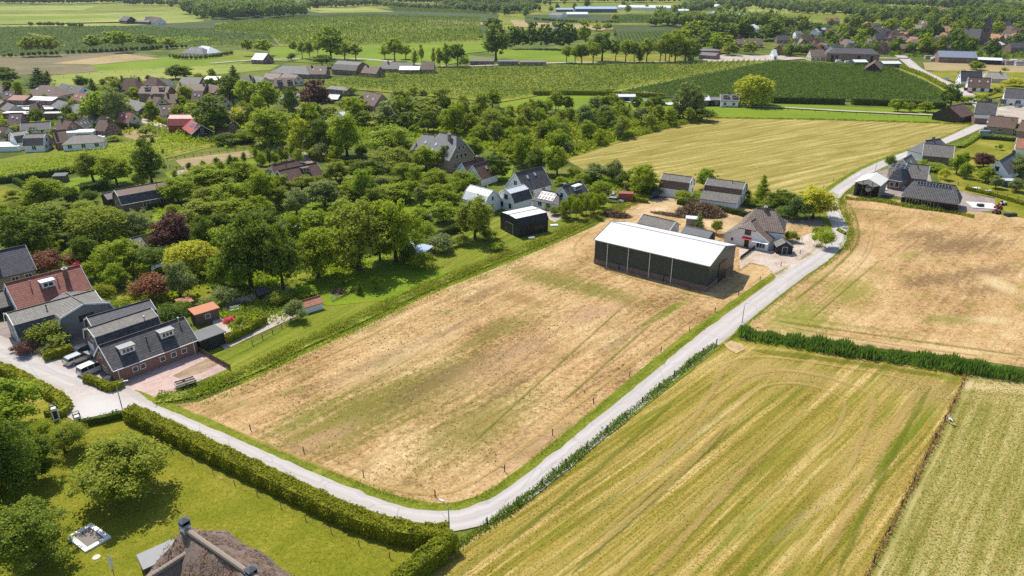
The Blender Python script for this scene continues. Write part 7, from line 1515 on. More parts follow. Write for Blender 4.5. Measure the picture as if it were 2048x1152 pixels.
# glasshouses and far sheds
for R1, R2, hr, W, he, rm, wm, lab in (
    ((1150, 13), (1232, 13), 9, 34, 6, BLUEROOF, sheet('blue hall side', (.05, .09, .18), 1), 'long blue industrial hall near the top edge'), ((1238, 10), (1342, 11), 8, 40, 5, MATS['white barn roof'], WHITEWALL, 'longest white glasshouse near the top edge'),
    ((1346, 18), (1378, 18), 6, 22, 4, MATS['white barn roof'], BLUEROOF, 'white glasshouse right of the longest one'), ((1133, 24), (1175, 24), 7, 20, 4.5, LIGHTROOF, CREAM, 'pale roofed packing shed below the blue hall'), ((1104, 25), (1128, 26), 7, 16, 4, T_SLATE, WHITEWALL, 'grey roofed house left of the packing shed'),
    ((1112, 16), (1146, 16), 6, 16, 4, BLUEROOF, MATS['blue hall side'], 'lower blue hall left of the long one'), ((1430, 22), (1470, 24), 8, 30, 5, BLUEROOF, plain('pale blue cladding', (.42, .5, .56)), 'pale blue shed with broad low roof'), ((1472, 26), (1500, 28), 6, 18, 4, BLUEROOF, BLUEROOF, 'smaller blue shed beside the pale blue one'),
    ((1502, 37), (1534, 38), 5, 16, 3.6, MATS['white barn roof'], WHITEWALL, 'flat white shed below the blue sheds'), ((1500, 50), (1508, 48), 8, 16, 4, LIGHTROOF, WHITEWALL, 'small pyramid roofed white building in the trees'), ((1538, 38), (1604, 41), 6, 18, 4.5, MATS['white barn roof'], WHITEWALL, 'long white glasshouse left of the village'), ((1412, 8), (1440, 9), 8, 24, 5, LIGHTROOF, CREAM, 'pale hall at the far top centre'), ((1102, 44), (1120, 46), 7, 10, 3, T_ORANGE, WHITEWALL, 'orange roofed house behind the dark wood')):
    House('far_hall' if W > 14 else 'far_building', lab, R1, R2, hr=hr, W=W, he=he, roof=rm, wall=wm, cat='hall' if W > 14 else 'house', simple=True)
# left village: flat roofs, the red barn
for i, (C, L, W, ang, lab) in enumerate([((35, 222), 14, 5, 4, 'first'), ((75, 228), 16, 5, 6, 'second'), ((95, 237), 18, 4.5, 8, 'third'), ((40, 236), 12, 4, 4, 'fourth'), ((110, 222), 10, 5, 6, 'fifth')]):
    flatbox('flat_garage', f'flat pale garage roof, {lab} of five in the left village', C, L, W, 2.5, ang, WHITE if i % 2 else plain('pale felt', (.48, .47, .45)), BROWNBRICK, 'garage', 'flat garages in the left village')
flatbox('white_bungalow', 'white flat-roofed bungalow, front block beside the hedge', (182, 291), 9, 6, 2.7, 8, WHITE, WHITEWALL, 'house'); flatbox('white_bungalow', 'white flat-roofed bungalow, rear block by the dark hedge', (160, 276), 12, 6, 2.7, 10, WHITE, WHITEWALL, 'house')
flatbox('polytunnel', 'low white polytunnel at the left edge', (12, 300), 12, 6, 1.8, 6, WHITE, WHITE, 'polytunnel', mono=.4)
flatbox('red_canopy', 'flat red canopy before the terrace in the left village', (88, 218), 10, 4, 2.8, 5, REDROOF, BROWNBRICK, 'canopy')
h = House('red_barn', 'red roofed barn with black gable in the left village', (342, 229), (404, 229), hr=7, W=9, he=3.6, kind='gambrel', roof=REDROOF, wall=sheet('red boards', (.25, .05, .045), .2), cat='barn', trim=WHITE)
w = House('red_barn_wing', 'black gabled wing of the red roofed barn', (402, 250), (382, 238), hr=5.6, W=8, he=2.6, roof=REDROOF, wall=BLACKWALL, cat='barn wing', trim=WHITE); w.win('l', 0, 3.0, .9, 1.0).door('l', 0, 3, 2.2, DARKWOOD); w.panels(-1.5, 2, 2, .15, .6, 1, 1)
by = {}
for t in VH: by.setdefault((t[0], t[3], t[4], t[5]), []).append(t)
for (cl, rw, ww, cat), ts in by.items():
    ts.sort(key=lambda t: t[2])
    for i, t in enumerate(ts):
        t[1]['label'] = f'{rw} roofed {ww} {cat} {cl}' if len(ts) == 1 else f'{rw} roofed {ww} {cat}, {ordw(i)} from left {cl}'
# ------------------------------------------------------------------ vehicles
def paint(name, col, rough=.25, metal=.3): return plain(name, col, rough, .04, metal=metal, spec=.5)
PAINTS = {'silver': paint('silver car paint', (.50, .51, .52), .25, .6), 'white': paint('white car paint', (.75, .75, .74), .3, 0), 'blue': paint('blue car paint', (.02, .035, .12)), 'dark': paint('dark car paint', (.025, .028, .035)), 'red': paint('red car paint', (.42, .02, .02), .3, 0), 'orange': paint('orange car paint', (.6, .16, .03), .3, 0), 'lightblue': paint('pale blue van paint', (.35, .42, .48)), 'green': paint('green paint', (.04, .10, .04))}
LIGHTM = plain('lamp glass', (.7, .68, .62), .15); TAILM = plain('tail lamp', (.35, .02, .02), .2)
q = MB(); q.tube([(0, -.11, 0), (0, .11, 0)], [.33, .33], 14); WH_T = q.mesh('tyre', RUBBER)
q = MB(); q.tube([(0, -.115, 0), (0, .115, 0)], [.20, .20], 10); WH_R = q.mesh('rim', STEEL)
CARP = {  # side outlines: body, glass (x from rear to front, z)
    'estate': (4.75, 1.8, [(-2.35, .35), (-2.38, .75), (-2.30, 1.0), (-1.2, 1.02), (1.0, 1.0), (1.9, .88), (2.33, .72), (2.37, .4), (2.2, .28), (-2.2, .28)], [(-2.25, .98), (-2.0, 1.42), (-1.6, 1.50), (.2, 1.50), (1.15, .98)]),
    'hatch': (4.1, 1.75, [(-2.0, .35), (-2.05, .8), (-1.95, 1.0), (.8, .98), (1.6, .86), (2.0, .7), (2.03, .4), (1.9, .28), (-1.9, .28)], [(-1.95, .98), (-1.7, 1.38), (-1.2, 1.48), (.1, 1.46), (.95, .97)]),
    'mpv': (4.3, 1.8, [(-2.1, .35), (-2.15, .9), (-2.1, 1.1), (1.1, 1.08), (1.8, .9), (2.1, .7), (2.13, .4), (2.0, .28), (-2.0, .28)], [(-2.1, 1.08), (-2.0, 1.72), (-1.7, 1.8), (.3, 1.78), (1.3, 1.06)]),
    'van': (5.3, 2.0, [(-2.6, .35), (-2.62, 1.2), (-2.6, 1.25), (1.9, 1.25), (2.45, 1.05), (2.62, .8), (2.64, .4), (2.5, .3), (-2.5, .3)], [(-2.6, 1.24), (-2.55, 2.1), (-2.4, 2.2), (1.1, 2.2), (1.95, 1.24)])}
CARM = {}
def vehicle(name, label, C, F, typ, col, cat='car', group=None):
    """C: photo point of the middle of the car on the ground; F: a photo point it heads for."""
    if (typ, col) not in CARM:
        L, W, body, gl = CARP[typ]
        b = MB(); b.prism([(x, z) for x, z in body], -W/2, W/2, 'y')
        t = MB(); z0, z1 = gl[0][1], max(p[1] for p in gl)
        def ring(y, k): return [(x * (1 if i in (0, len(gl) - 1) else .985), y * (1 - .16 * (z - z0) / (z1 - z0)), z) for i, (x, z) in enumerate(gl)]
        A, B = ring(-W/2 + .04, 0), ring(W/2 - .04, 0)
        van = typ == 'van'
        t.face(A, None, 0); t.face(B[::-1], None, 0)
        n = len(gl)
        for i in range(n - 1):
            top = gl[i][1] > z0 + .3 * (z1 - z0) and gl[i + 1][1] > z0 + .3 * (z1 - z0)
            t.face([A[i], A[i+1], B[i+1], B[i]], None, 1 if top or (van and i < n - 2) else 0)
        p = MB()                                            # pillars and roof rails over the glass
        for S in (A, B):
            sg = -1 if S is A else 1
            for i in range(1, n - 1): p.bar(Vector(S[i]) + Vector((0, sg * .01, 0)), Vector(S[min(i + 1, n - 2)]) + Vector((0.001, sg * .01, 0)), .07, .07)
            for fx in (.33, .62):
                xx = gl[0][0] + (gl[-1][0] - gl[0][0]) * fx; p.bar((xx, sg * (W/2 - .03), z0), (xx - .05, sg * (W/2 - .03) * .86, z1 - .05), .06, .06)
        CARM[(typ, col)] = (b.mesh('body', PAINTS[col]), t.mesh('cabin', [GLASS, PAINTS[col]]), p.mesh('pillar', PAINTS[col]), L, W)
    bm_, tm, pm, L, W = CARM[(typ, col)]
    c = G(*C); f = G(*F); o = empty(name, c, math.atan2(f.y - c.y, f.x - c.x), label, cat, group)
    mobj('body', bm_, o); cb = mobj('cabin', tm, o); mobj('roof_frame', pm, cb)
    if van_side := (typ == 'van'):
        for sg in (-1, 1): MB().box(-2.5, .4, -.02, .02, 1.25, 2.12).build('side_panel', PAINTS[col], o, (0, sg * (W/2 - .09), 0))
    for sx in (-1, 1):
        for sy in (-1, 1):
            w = mobj('wheel', WH_T, o, (sx * L * .30, sy * (W/2 - .10), .33)); mobj('rim', WH_R, w)
    for sy in (-1, 1):
        MB().box(-.05, .03, -.2, .2, -.09, .09).build('headlight', LIGHTM, o, (L/2 - .06, sy * (W/2 - .32), .70)); MB().box(-.03, .05, -.12, .12, -.18, .18).build('tail_light', TAILM, o, (-L/2 + .02, sy * (W/2 - .2), .85))
    return o
vehicle('estate_car', 'silver estate car parked beside the clipped hedge', (160, 722), (200, 706), 'estate', 'silver')
vehicle('minivan', 'white minivan parked at the brick house gable', (186, 744), (222, 728), 'mpv', 'white', 'van')
vehicle('small_car', 'dark car half hidden behind the brown gable', (174, 703), (200, 692), 'hatch', 'dark')
vehicle('delivery_van', 'dark blue van parked by the gambrel barn', (1308, 392), (1300, 372), 'van', 'blue', 'van')
vehicle('parked_car', 'pale silver car beside the red container', (1231, 405), (1260, 408), 'estate', 'silver')
vehicle('parked_van', 'pale blue van parked at the lane corner house', (1972, 272), (2000, 274), 'van', 'lightblue', 'van')
vehicle('dark_van', 'black van parked beside the boat shelter', (1787, 374), (1805, 380), 'van', 'dark', 'van')
vehicle('red_car', 'small red car on the village road', (1939, 187), (1920, 178), 'hatch', 'red')
vehicle('parked_car', 'dark car parked before the timber barn, left one', (1923, 232), (1940, 232), 'hatch', 'dark'); vehicle('parked_car', 'blue car parked before the timber barn, right one', (1940, 233), (1958, 233), 'hatch', 'blue')
vehicle('parked_car', 'silver car by the village road under the hedge', (1894, 160), (1910, 168), 'estate', 'silver')
vehicle('parked_car', 'dark car in the car park at the right edge', (2022, 210), (2035, 206), 'estate', 'dark'); vehicle('parked_car', 'silver car in the car park at the right edge', (2036, 214), (2050, 210), 'estate', 'silver'); vehicle('parked_car', 'red car by the long white hall', (2006, 202), (2016, 200), 'hatch', 'red')
vehicle('white_truck', 'white van at the orchard top, left of two', (1678, 126), (1690, 126), 'van', 'white', 'van'); vehicle('white_truck', 'white van at the orchard top, right of two', (1696, 128), (1708, 128), 'van', 'white', 'van'); vehicle('parked_car', 'silver car below the large round village trees', (1804, 135), (1816, 135), 'estate', 'silver'); vehicle('parked_car', 'pale car at the left end of the orchard top', (1573, 112), (1582, 112), 'hatch', 'silver')
vehicle('parked_car', 'white car beside the white bungalow', (199, 279), (190, 283), 'hatch', 'white')
# ------------------------------------------------------------------ lamps, posts, fences
def lamp(C, h, arm, ang, label):
    o = empty('street_lamp', G(*C), ang, label, 'street lamp', 'street lamps by the lanes')
    MB().tube([(0, 0, -.2), (0, 0, h * .5), (0, 0, h * .86), (arm * .35, 0, h * .97), (arm, 0, h)], [.09, .07, .055, .05, .04], 8).build('pole', STEEL, o)
    MB().box(-.1, .55, -.11, .11, -.06, .06).build('lamp_head', plain('lamp housing', (.6, .6, .58)), o, (arm, 0, h)); return o
lamp((246, 823), 5.0, 1.1, .4, 'street lamp on the paved junction by the brick house'); lamp((899, 1066), 4.4, .7, 2.6, 'street lamp at the inner hedge of the road bend'); lamp((1278, 391), 5.5, .8, 1.0, 'street lamp by the lane near the red container'); lamp((1617, 443), 4.2, .6, 1.2, 'street lamp under the yellow-green tree'); lamp((1484, 646), 4.0, .5, .5, 'thin pole beside the ditch reeds and the road'); lamp((609, 322), 7, .9, 1, 'lamp post beside the yellow-green tree drive'); lamp((1750, 345), 4.6, .8, 2, 'lamp post by the road near the boat shelter')
def fence(name, label, path, gap, ph, rails, mat=None, pw=.12, boards=None, group=None, cat='fence'):
    P = resample(pts2(path), gap); o = empty(name, P[0], 0, label, cat, group); mat = mat or WOOD
    q = MB(); q.box(-pw/2, pw/2, -pw/2, pw/2, -.2, ph); pm = q.mesh('post', mat)
    for p in P:
        c = mobj('post', pm, o, p - P[0]); c.rotation_euler = (random.uniform(-.05, .05), random.uniform(-.05, .05), random.uniform(0, 1)); c.scale = (1, 1, random.uniform(.9, 1.1))
    for a, b in zip(P, P[1:]):
        for z, t in rails:
            q = MB(); q.bar(a - P[0] + Vector((0, 0, z)), b - P[0] + Vector((0, 0, z)), .03 if t > .05 else t, t); q.build('rail' if t > .05 else 'wire', mat if t > .05 else DARKMETAL, o)
        if boards:
            n = max(1, int((b - a).length / boards)); d = (b - a)
            q = MB(); q.box(-.06, .06, -.012, .012, .08, ph - .05); bm_ = mobj
            if 'bd' not in FB: FB['bd'] = {}
            k = (name, ph)
            if k not in FB['bd']: FB['bd'][k] = q.mesh('board', mat)
            for i in range(n): c = mobj('board', FB['bd'][k], o, a - P[0] + d * ((i + .5) / n)); c.rotation_euler = (0, 0, math.atan2(d.y, d.x))
    return o
FB = {}
ei = offset(ROADC, 4.3); eo = offset(ROADC, -3.6)
def px_of(p):
    d = p - Vector((0, 0, CAMH)); fw = d.y * math.cos(PITCH) - d.z * math.sin(PITCH); up = d.y * math.sin(PITCH) + d.z * math.cos(PITCH); return (1024 + FPX * d.x / fw, 576 - FPX * up / fw)
fence('field_fence', 'line of thin wooden posts around the main hay field', [px_of(p) for p in ei[int(nC*.06):int(nC*.66):4]], 10.5, 1.05, [(.9, .006)], DARKWOOD, .10)
fence('field_fence', 'post and wire fence along the outer side of the road', FENCEPX, 5.0, 1.2, [(1.0, .008), (.6, .008)], DARKWOOD, .13)
fence('field_fence', 'post and wire fence between the two right hand hay fields', [(1935, 746), (1905, 812), (1868, 884), (1830, 960), (1785, 1050), (1735, 1152), (1715, 1195)], 6.0, 1.1, [(.95, .008)], DARKWOOD, .12)
fence('lawn_fence', 'low wire fence on the lawn beside the long hedge', [(300, 893), (340, 905), (420, 945), (500, 985), (600, 1035), (700, 1085), (760, 1108), (812, 1130)], 4.2, .9, [(.75, .012), (.35, .008)], WOOD, .07)
fence('wooden_fence', 'wooden board fence running from the black shed', [(398, 704), (428, 722), (461, 740)], 2.0, 1.1, [(.9, .08), (.4, .08)], WOOD, .10, boards=.16)
fence('garden_fence', 'rustic garden fence along the flower garden', [(505, 690), (545, 668), (585, 645), (600, 632)], 2.4, 1.1, [(.9, .07), (.5, .07)], WOOD, .1)
fence('garden_gate', 'white wooden gate leaning at the mown meadow', [(664, 603), (678, 595)], 1.5, 1.1, [(.2, .09), (.5, .09), (.8, .09), (1.05, .09)], plain('grey wood', (.35, .33, .30)), .1, cat='gate')
fence('low_fence', 'low plank edging beside the white garden gate', [(682, 597), (700, 588), (716, 580)], 2.0, .5, [(.3, .3)], WOOD, .1)
fence('boundary_fence', 'wire mesh fence below the big trees', [(545, 592), (600, 570), (660, 548), (720, 528), (760, 520)], 3.0, 1.4, [(1.3, .05), (.7, .008)], WOOD, .09)
fence('paddock_fence', 'wooden rail fence along the rear of the paddock', [(335, 322), (400, 312), (460, 304), (530, 296)], 3.0, 1.3, [(1.2, .1), (.7, .1)], DARKWOOD, .14)
fence('paddock_fence', 'wooden rail fence along the front of the paddock', [(340, 338), (365, 341), (420, 335), (480, 322), (545, 308)], 3.0, 1.3, [(1.2, .1), (.7, .1)], DARKWOOD, .14)
fence('yard_fence', 'dark picket fence between barn and farmhouse', [(1480, 520), (1496, 508), (1512, 496), (1522, 490)], 1.5, 1.0, [(.85, .07), (.35, .07)], DARKWOOD, .1, boards=.18)
fence('lane_fence', 'thin wire fence along the lane behind the sandy yard', [(1350, 403), (1420, 420), (1490, 436), (1520, 443)], 3.0, 1.2, [(1.0, .008)], DARKWOOD, .1)
fence('lane_fence', 'wire fence beside the dry grass at the farmhouse', [(1572, 445), (1610, 452), (1650, 460)], 3.0, 1.2, [(1.0, .008)], DARKWOOD, .1)
fence('track_fence', 'long post fence beside the gravel path', [(1550, 221), (1650, 226), (1750, 230), (1900, 240)], 6, 1.2, [(1.0, .03)], DARKWOOD, .14)
fence('field_fence', 'wire fence along the far pale meadow', [(100, 158), (200, 148), (330, 138), (480, 130)], 8, 1.2, [(1.0, .03)], DARKWOOD, .16)
fence('garden_rail', 'rail fence across the gardens right of the road', [(1880, 362), (1930, 375), (1990, 390), (2060, 408)], 3, 1.2, [(1.1, .06), (.5, .06)], DARKWOOD, .12)
# ------------------------------------------------------------------ things around the junction and on the lawn
for C, lab, hh in (((113, 838), 'tall white gate pillar with black lantern cage, rear one', 1.9), ((157, 846), 'white gate pillar with black lantern cage, front one', 1.2)):
    e = empty('gate_pillar', G(*C), .7, lab, 'pillar'); MB().box(-.45, .45, -.45, .45, -.1, hh).build('shaft', WHITE, e); q = MB()
    for sx in (-.4, .4):
        for sy in (-.4, .4): q.box(sx - .05, sx + .05, sy - .05, sy + .05, hh, hh + .6)
    for z in (hh, hh + .55): q.bar((-.4, -.4, z), (.4, -.4, z), .08); q.bar((-.4, .4, z), (.4, .4, z), .08); q.bar((-.4, -.4, z), (-.4, .4, z), .08); q.bar((.4, -.4, z), (.4, .4, z), .08)
    q.build('cage', DARKMETAL, e); MB().box(-.28, .28, -.48, -.452, .3, hh - .3).build('inset_panel', DARKMETAL, e)
P = pts2([(137, 1076), (182, 1050), (221, 1077), (173, 1105)]); c = sum(P, Vector()) / 4; e = empty('sand_pit', c, 0, 'square white-framed gravel bed on the lawn', 'garden bed')
Q = [p - c for p in P]; q = MB(); q.face([v * .82 + Vector((0, 0, .12)) for v in Q]); q.build('gravel', plain('grey gravel', (.23, .20, .18), .95, .3, 6), e)
for i in range(4): a, b = Q[i] * .9, Q[(i + 1) % 4] * .9; d = (b - a).normalized() * .24; q = MB(); q.bar(a - d + Vector((0, 0, .12)), b + d * (-1 if True else 1) + Vector((0, 0, .12)), .52, .26); q.build('kerb', WHITE, e)
e = empty('flower_pot', G(141, 1083), 0, 'leafy pot at the corner of the gravel bed', 'plant pot'); MB().tube([(0, 0, 0), (0, 0, .5)], [.22, .3], 10).build('pot', CONCRETE, e)
V = rng.normal(0, .28, (160, 3)) + np.array([0, 0, .75]); mobj('foliage', quads('foliage', leaf_quads(V, np.tile([0, 0, 1.], (160, 1)), .18), LEAF['mid']), e)['kind'] = 'stuff'
tag(MB().tube([(0, 0, .02), (0, 0, .09)], [.45, .42], 14).build('stone_disc', plain('pale stone', (.55, .5, .38)), None, G(193, 1115)), 'round pale stone slab in the lawn', 'stone')
e = empty('parasol', G(228, 1150), 0, 'furled white parasol on the lawn by the thatch', 'parasol'); MB().tube([(0, 0, 0), (0, 0, 1.2)], [.04, .04], 8).build('pole', WOOD, e); MB().tube([(0, 0, .9), (.02, 0, 1.3), (0, .02, 2.1), (0, 0, 2.8), (0, 0, 2.95)], [.12, .2, .17, .1, .02], 9).build('furled_canopy', WHITE, e)
# flat trailer on the pink paving
c = G(372, 772); e = empty('trailer', c, math.radians(40), 'small flat trailer with rails on the pink paving', 'trailer')
MB().box(-1.5, 1.5, -.75, .75, .5, .58).build('bed', WOOD, e)
for sy in (-1, 1): MB().bar((-1.5, sy * .76, .85), (1.5, sy * .76, .85), .04, .3).build('side_rail', STEEL, e); w = mobj('wheel', WH_T, e, (0, sy * .82, .33)); mobj('rim', WH_R, w)
for sx in (-1, 1): MB().bar((sx * 1.5, -.75, .85), (sx * 1.5, .75, .85), .04, .3).build('end_rail', STEEL, e)
MB().bar((1.5, 0, .5), (2.6, 0, .42), .08).build('drawbar', STEEL, e)
# small heap of paving stones, wood pile, brush pile
def heap(name, C, rx, ry, hh, n, col, label, ln=.9, ang=0, cat='pile'):
    p = G(*C); a = rng.uniform(0, 6.28, n); r_ = np.sqrt(rng.uniform(0, 1, n)); X = np.cos(a) * r_ * rx; Y = np.sin(a) * r_ * ry; Zt = hh * (1 - r_ ** 2) * rng.uniform(.3, 1.1, n)
    P0 = np.stack([X, Y, Zt], 1); d = rng.normal(0, 1, (n, 3)); d[:, 2] *= .5; d /= np.linalg.norm(d, axis=1, keepdims=True); u = rng.normal(0, 1, (n, 3)); u -= d * (u * d).sum(1, keepdims=True); u /= np.linalg.norm(u, axis=1, keepdims=True)
    l = rng.uniform(.5, 1.2, n)[:, None] * ln; w = rng.uniform(.03, .07, n)[:, None] * ln ** .5; Q = np.stack([P0 - d * l - u * w, P0 + d * l - u * w, P0 + d * l + u * w, P0 - d * l + u * w], 1); Q[:, :, 2] = np.maximum(Q[:, :, 2], .03)
    o = mobj(name, quads(name, Q, LEAF[col]), None, p, ang); tag(o, label, cat); return o
heap('brush_pile', (1402, 428), 6.4, 3.6, 2.8, 5200, 'brush', 'big brown brush pile in the sandy yard', 1.1, -.3)
heap('brush_pile', (1232, 432), 4.0, 2.0, 1.1, 1400, 'brush', 'low brush pile at the field corner behind the barn', .9, -.3)
heap('wood_pile', (677, 586), 1.6, 1.0, .8, 700, 'brush', 'small heap of firewood on the garden lawn', .5)
heap('bark_strip', (1350, 432), 7.0, 1.3, .6, 1500, 'brush', 'strip of brown cuttings across the sandy yard', .6, -.5)
heap('flower_bed', (460, 645), 1.4, .9, 1.1, 600, 'pink', 'bright pink flowering bush in the flower garden', .35, cat='flowers')
heap('flower_bed', (505, 652), 1.2, .5, .6, 300, 'pink', 'low pink flowers before the garden fence', .3, cat='flowers'); heap('flower_bed', (158, 532), 1.6, .8, 1.2, 300, 'pink', 'pink blossom behind the red roof house', .35, cat='flowers')
# boat shelter
e = empty('boat_shelter', G(1738, 388), math.radians(52), 'white canvas boat shelter with open front by the road', 'shelter')
CANVAS = plain('white canvas', (.62, .61, .57), .8, .12); TIMB = plain('grey boards', (.33, .31, .28), .9, .2)
Lh, Wh, eh, rh = 9.0, 6.6, 4.2, 5.6
q = MB(); q.prism([(-Wh/2 - .3, eh - .1), (0, rh), (Wh/2 + .3, eh - .1), (Wh/2 + .3, eh - .25), (0, rh - .15), (-Wh/2 - .3, eh - .25)], -Lh/2 - .3, Lh/2 + .3, 'x'); q.build('roof', CANVAS, e)
for sy in (-1, 1): MB().box(-Lh/2, Lh/2, -.05, .05, 0, eh - .1).build('side_sheet', TIMB, e, (0, sy * Wh/2, 0))
MB().box(-.05, .05, -Wh/2, Wh/2, 0, eh - .2).build('back_sheet', TIMB, e, (Lh/2, 0, 0))
for sy in (-1, -.38, .38, 1): MB().bar((-Lh/2, sy * Wh/2, 0), (-Lh/2, sy * Wh/2, eh + (1 - abs(sy)) * 1.2), .16).build('front_post', WOOD, e)
MB().prism([(-Wh/2, eh - .2), (0, rh - .2), (Wh/2, eh - .2), (Wh*.2, eh - .6), (0, eh - .2), (-Wh*.2, eh - .9)], -Lh/2 - .02, -Lh/2 + .02, 'x').build('front_valance', CANVAS, e)
b = empty('boat', G(1737, 389), math.radians(52), 'small white boat with red keel inside the shelter', 'boat')
hull = MB(); S = [(-3.4, .05, 1.9, 1.5), (-2.4, .8, 1.2, 1.0), (-.5, 1.25, .9, .8), (1.5, 1.3, .9, .8), (3.0, 1.1, 1.0, .9)]; R_ = [[(x, -w, 2.5), (x, -w * .75, zb + .5), (x, 0, zb), (x, w * .75, zb + .5), (x, w, 2.5)] for x, w, zb, _ in S]
for A_, B_ in zip(R_, R_[1:]):
    for i in range(4): hull.face([A_[i], A_[i+1], B_[i+1], B_[i]])
hull.face(R_[-1]); [hull.face([A_[0], A_[4], B_[4], B_[0]]) for A_, B_ in zip(R_, R_[1:])]; hull.build('hull', WHITE, b); MB().prism([(-1.0, 1.1), (1.6, 1.0), (1.4, .4), (-.7, .4)], -.12, .12, 'y').build('keel', PAINTS['red'], b); MB().box(-.3, 1.6, -.8, .8, 2.5, 3.2).build('cabin', WHITE, b)
for sx in (-1.2, 1.4): MB().box(sx - .1, sx + .1, -.9, .9, 0, .42).build('cradle', DARKWOOD, b)
# clutter in the yards
e = empty('patio_slab', G(1965, 412), -.25, 'white concrete slab in the brick yard', 'slab'); MB().box(-3.4, 3.4, -3.0, 3.0, .1, .22).build('slab', plain('white concrete', (.62, .61, .58)), e); tag(MB().box(-.8, .8, -.5, .5, .22, .9).build('crate', DARKMETAL, None, G(1960, 414)), 'dark crate standing on the white slab', 'crate')
for C, col, lab in (((1996, 418), 'red', 'red garden tractor in the brick yard, upper one'), ((1993, 427), 'red', 'red garden tractor in the brick yard, lower one'), ((2005, 410), 'white', 'small white tractor behind the red ones')):
    e = empty('garden_tractor', G(*C), .3, lab, 'tractor', 'tractors in the brick yard'); MB().prism([(-.9, .4), (-.9, .8), (-.1, .8), (0, 1.05), (.95, .95), (1.0, .4)], -.35, .35, 'y').build('body', PAINTS[col], e); MB().box(-.75, -.3, -.25, .25, .8, 1.25).build('seat', DARKMETAL, e)
    for sx, r_ in ((-.6, 1.3), (.7, .9)):
        for sy in (-1, 1): w = mobj('wheel', WH_T, e, (sx, sy * .5, .33 * r_)); w.scale = (r_, 1, r_)
for nm, C, L_, W_, H_, m_, lab, cat in (('upturned_boat', (1950, 378), 3.0, 1.4, .5, WHITE, 'white tender upturned on the dry lawn', 'boat'), ('plank', (1976, 382), 2.2, .7, .3, WHITE, 'white plank lying on the dry lawn', 'plank'), ('machine', (2020, 432), 3.0, 1.6, .8, DARKMETAL, 'dark machine at the ditch by the garden tractors', 'machine'), ('covered_trailer', (1800, 378), 2.6, 1.5, .9, TIMB, 'small covered trailer beside the black van', 'trailer'), ('box_stack', (1766, 380), 2.2, 1.6, .5, WHITE, 'pale boxes beside the boat shelter', 'boxes'), ('crate', (1012, 412), 1.2, .8, .8, TIMB, 'small crate before the white annex', 'crate'), ('rubble_heap', (1063, 478), 1.6, 1.0, .5, CONCRETE, 'concrete rubble beside the black steel shed', 'rubble'), ('rubble_heap', (1108, 452), 2.0, 1.2, .4, WHITE, 'white rubble behind the black steel shed', 'rubble')):
    e = empty(nm, G(*C), .2, lab, cat); q = MB(); q.prism([(-W_/2, .12), (-W_/2 * .98, H_ * .55), (-W_/2 * .6, H_), (W_/2 * .6, H_), (W_/2 * .98, H_ * .55), (W_/2, .12)], -L_/2, L_/2, 'x'); q.build('body', m_, e); MB().box(-L_/2 * .8, L_/2 * .8, -W_/2 * .7, W_/2 * .7, 0, .12).build('skid', DARKWOOD, e)
for nm, C, L_, W_, H_, m_, lab, back in (('garden_table', (484, 612), 1.6, 1.0, .75, DARKWOOD, 'dark garden table among the flower beds', 0), ('garden_bench', (470, 622), 1.7, .6, .45, WHITE, 'white garden bench among the flowers', 1), ('garden_bench', (855, 490), 1.6, .6, .45, DARKWOOD, 'wooden bench on the lawn by the blue shelter', 1)):
    e = empty(nm, G(*C), .5, lab, 'bench' if back else 'table'); MB().box(-L_/2, L_/2, -W_/2, W_/2, H_ - .06, H_).build('seat' if back else 'table_top', m_, e)
    for sx in (-1, 1):
        for sy in (-1, 1): MB().bar((sx * (L_/2 - .1), sy * (W_/2 - .08), 0), (sx * (L_/2 - .1), sy * (W_/2 - .08), H_ - .06), .08).build('leg', m_, e)
    if back: MB().box(-L_/2, L_/2, W_/2 - .06, W_/2, H_, H_ + .5).build('backrest', m_, e)
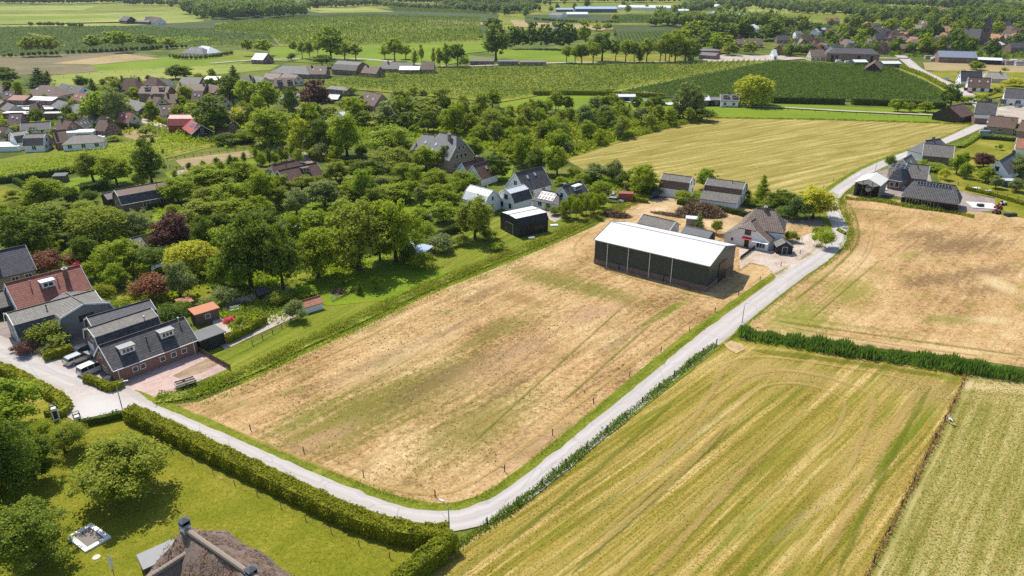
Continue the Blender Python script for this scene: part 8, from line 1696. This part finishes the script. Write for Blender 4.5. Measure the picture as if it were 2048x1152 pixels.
# stork on the pale field
e = empty('stork', G(1899, 848), 1.9, 'white stork with black wing tips on the pale field', 'stork')
q = MB(); pts = [(-.5, 0, .62), (-.3, 0, .68), (0, 0, .74), (.22, 0, .82), (.34, 0, .98), (.38, 0, 1.14), (.46, 0, 1.2), (.52, 0, 1.19)]; q.tube(pts, [.03, .15, .21, .14, .06, .05, .07, .03], 9); q.build('body', WHITE, e)
for sy in (-1, 1): MB().prism([(-.62, .60), (-.1, .66), (.1, .84), (-.1, .9), (-.45, .76)], sy * .19 - .025, sy * .19 + .025, 'y').build('wing', DARKMETAL, e); MB().tube([(0, sy * .07, .56), (.03, sy * .07, .3), (0, sy * .07, 0)], [.025, .02, .02], 6).build('leg', PAINTS['red'], e)
MB().tube([(.5, 0, 1.19), (.75, 0, 1.12)], [.025, .006], 6).build('beak', PAINTS['red'], e)
# goal on the sports field, sign, stacks in the stone yard
e = empty('football_goal', G(1094, 100), 0, 'white football goal on the sports field', 'goal')
for x in (-3.6, 3.6): MB().bar((x, 0, 0), (x, 0, 2.4), .16).build('upright', WHITE, e)
MB().bar((-3.6, 0, 2.4), (3.6, 0, 2.4), .16).build('crossbar', WHITE, e)
PAL = [plain('stacked grey stone', (.40, .38, .37), .9, .2), plain('stacked pink stone', (.36, .27, .25), .9, .2), plain('stacked white sacks', (.62, .61, .6), .9, .1)]
k = 0; ROWP = [(1856, 118), (1870, 122), (1884, 119), (1890, 125), (1902, 121), (1912, 126), (1922, 122), (1934, 127), (1944, 123), (1956, 128), (1966, 124), (1974, 129), (1986, 125), (1996, 130), (2006, 126), (2016, 131), (2026, 127), (2036, 132), (2044, 128)]
for i, C in enumerate(ROWP):
    e = empty('stone_stack', G(*C), random.uniform(-.1, .1), f'stack of wrapped stone in the builder yard, {ordw(i)} from left', 'stone stack', 'stone stacks in the builder yard'); L_ = random.uniform(4, 7); H_ = random.uniform(2.0, 3.4)
    for j in range(2): MB().box(-L_/2, L_/2, -1.6, 1.6, .15 + j * H_/2, .15 + (j + .96) * H_/2).build('layer', PAL[(i + j) % 3], e)
    MB().box(-L_/2 - .1, L_/2 + .1, -1.5, 1.5, 0, .15).build('pallet', WOOD, e)

# ------------------------------------------------------------------ the air
n = NT('thin haze'); n.n.remove(n.out); n.out = n.n.new('ShaderNodeOutputMaterial'); v = n.node('VolumePrincipled'); v.inputs['Color'].default_value = (0.80, 0.88, 1.0, 1); v.inputs['Density'].default_value = 0.000045; v.inputs['Anisotropy'].default_value = 0.3
n.t.links.new(v.outputs[0], n.out.inputs['Volume']); MATS['thin haze'] = n.m
hz = MB().box(-4050, 4050, -260, 5060, -1.5, 66).build('haze', n.m); tag(hz, kind='stuff')
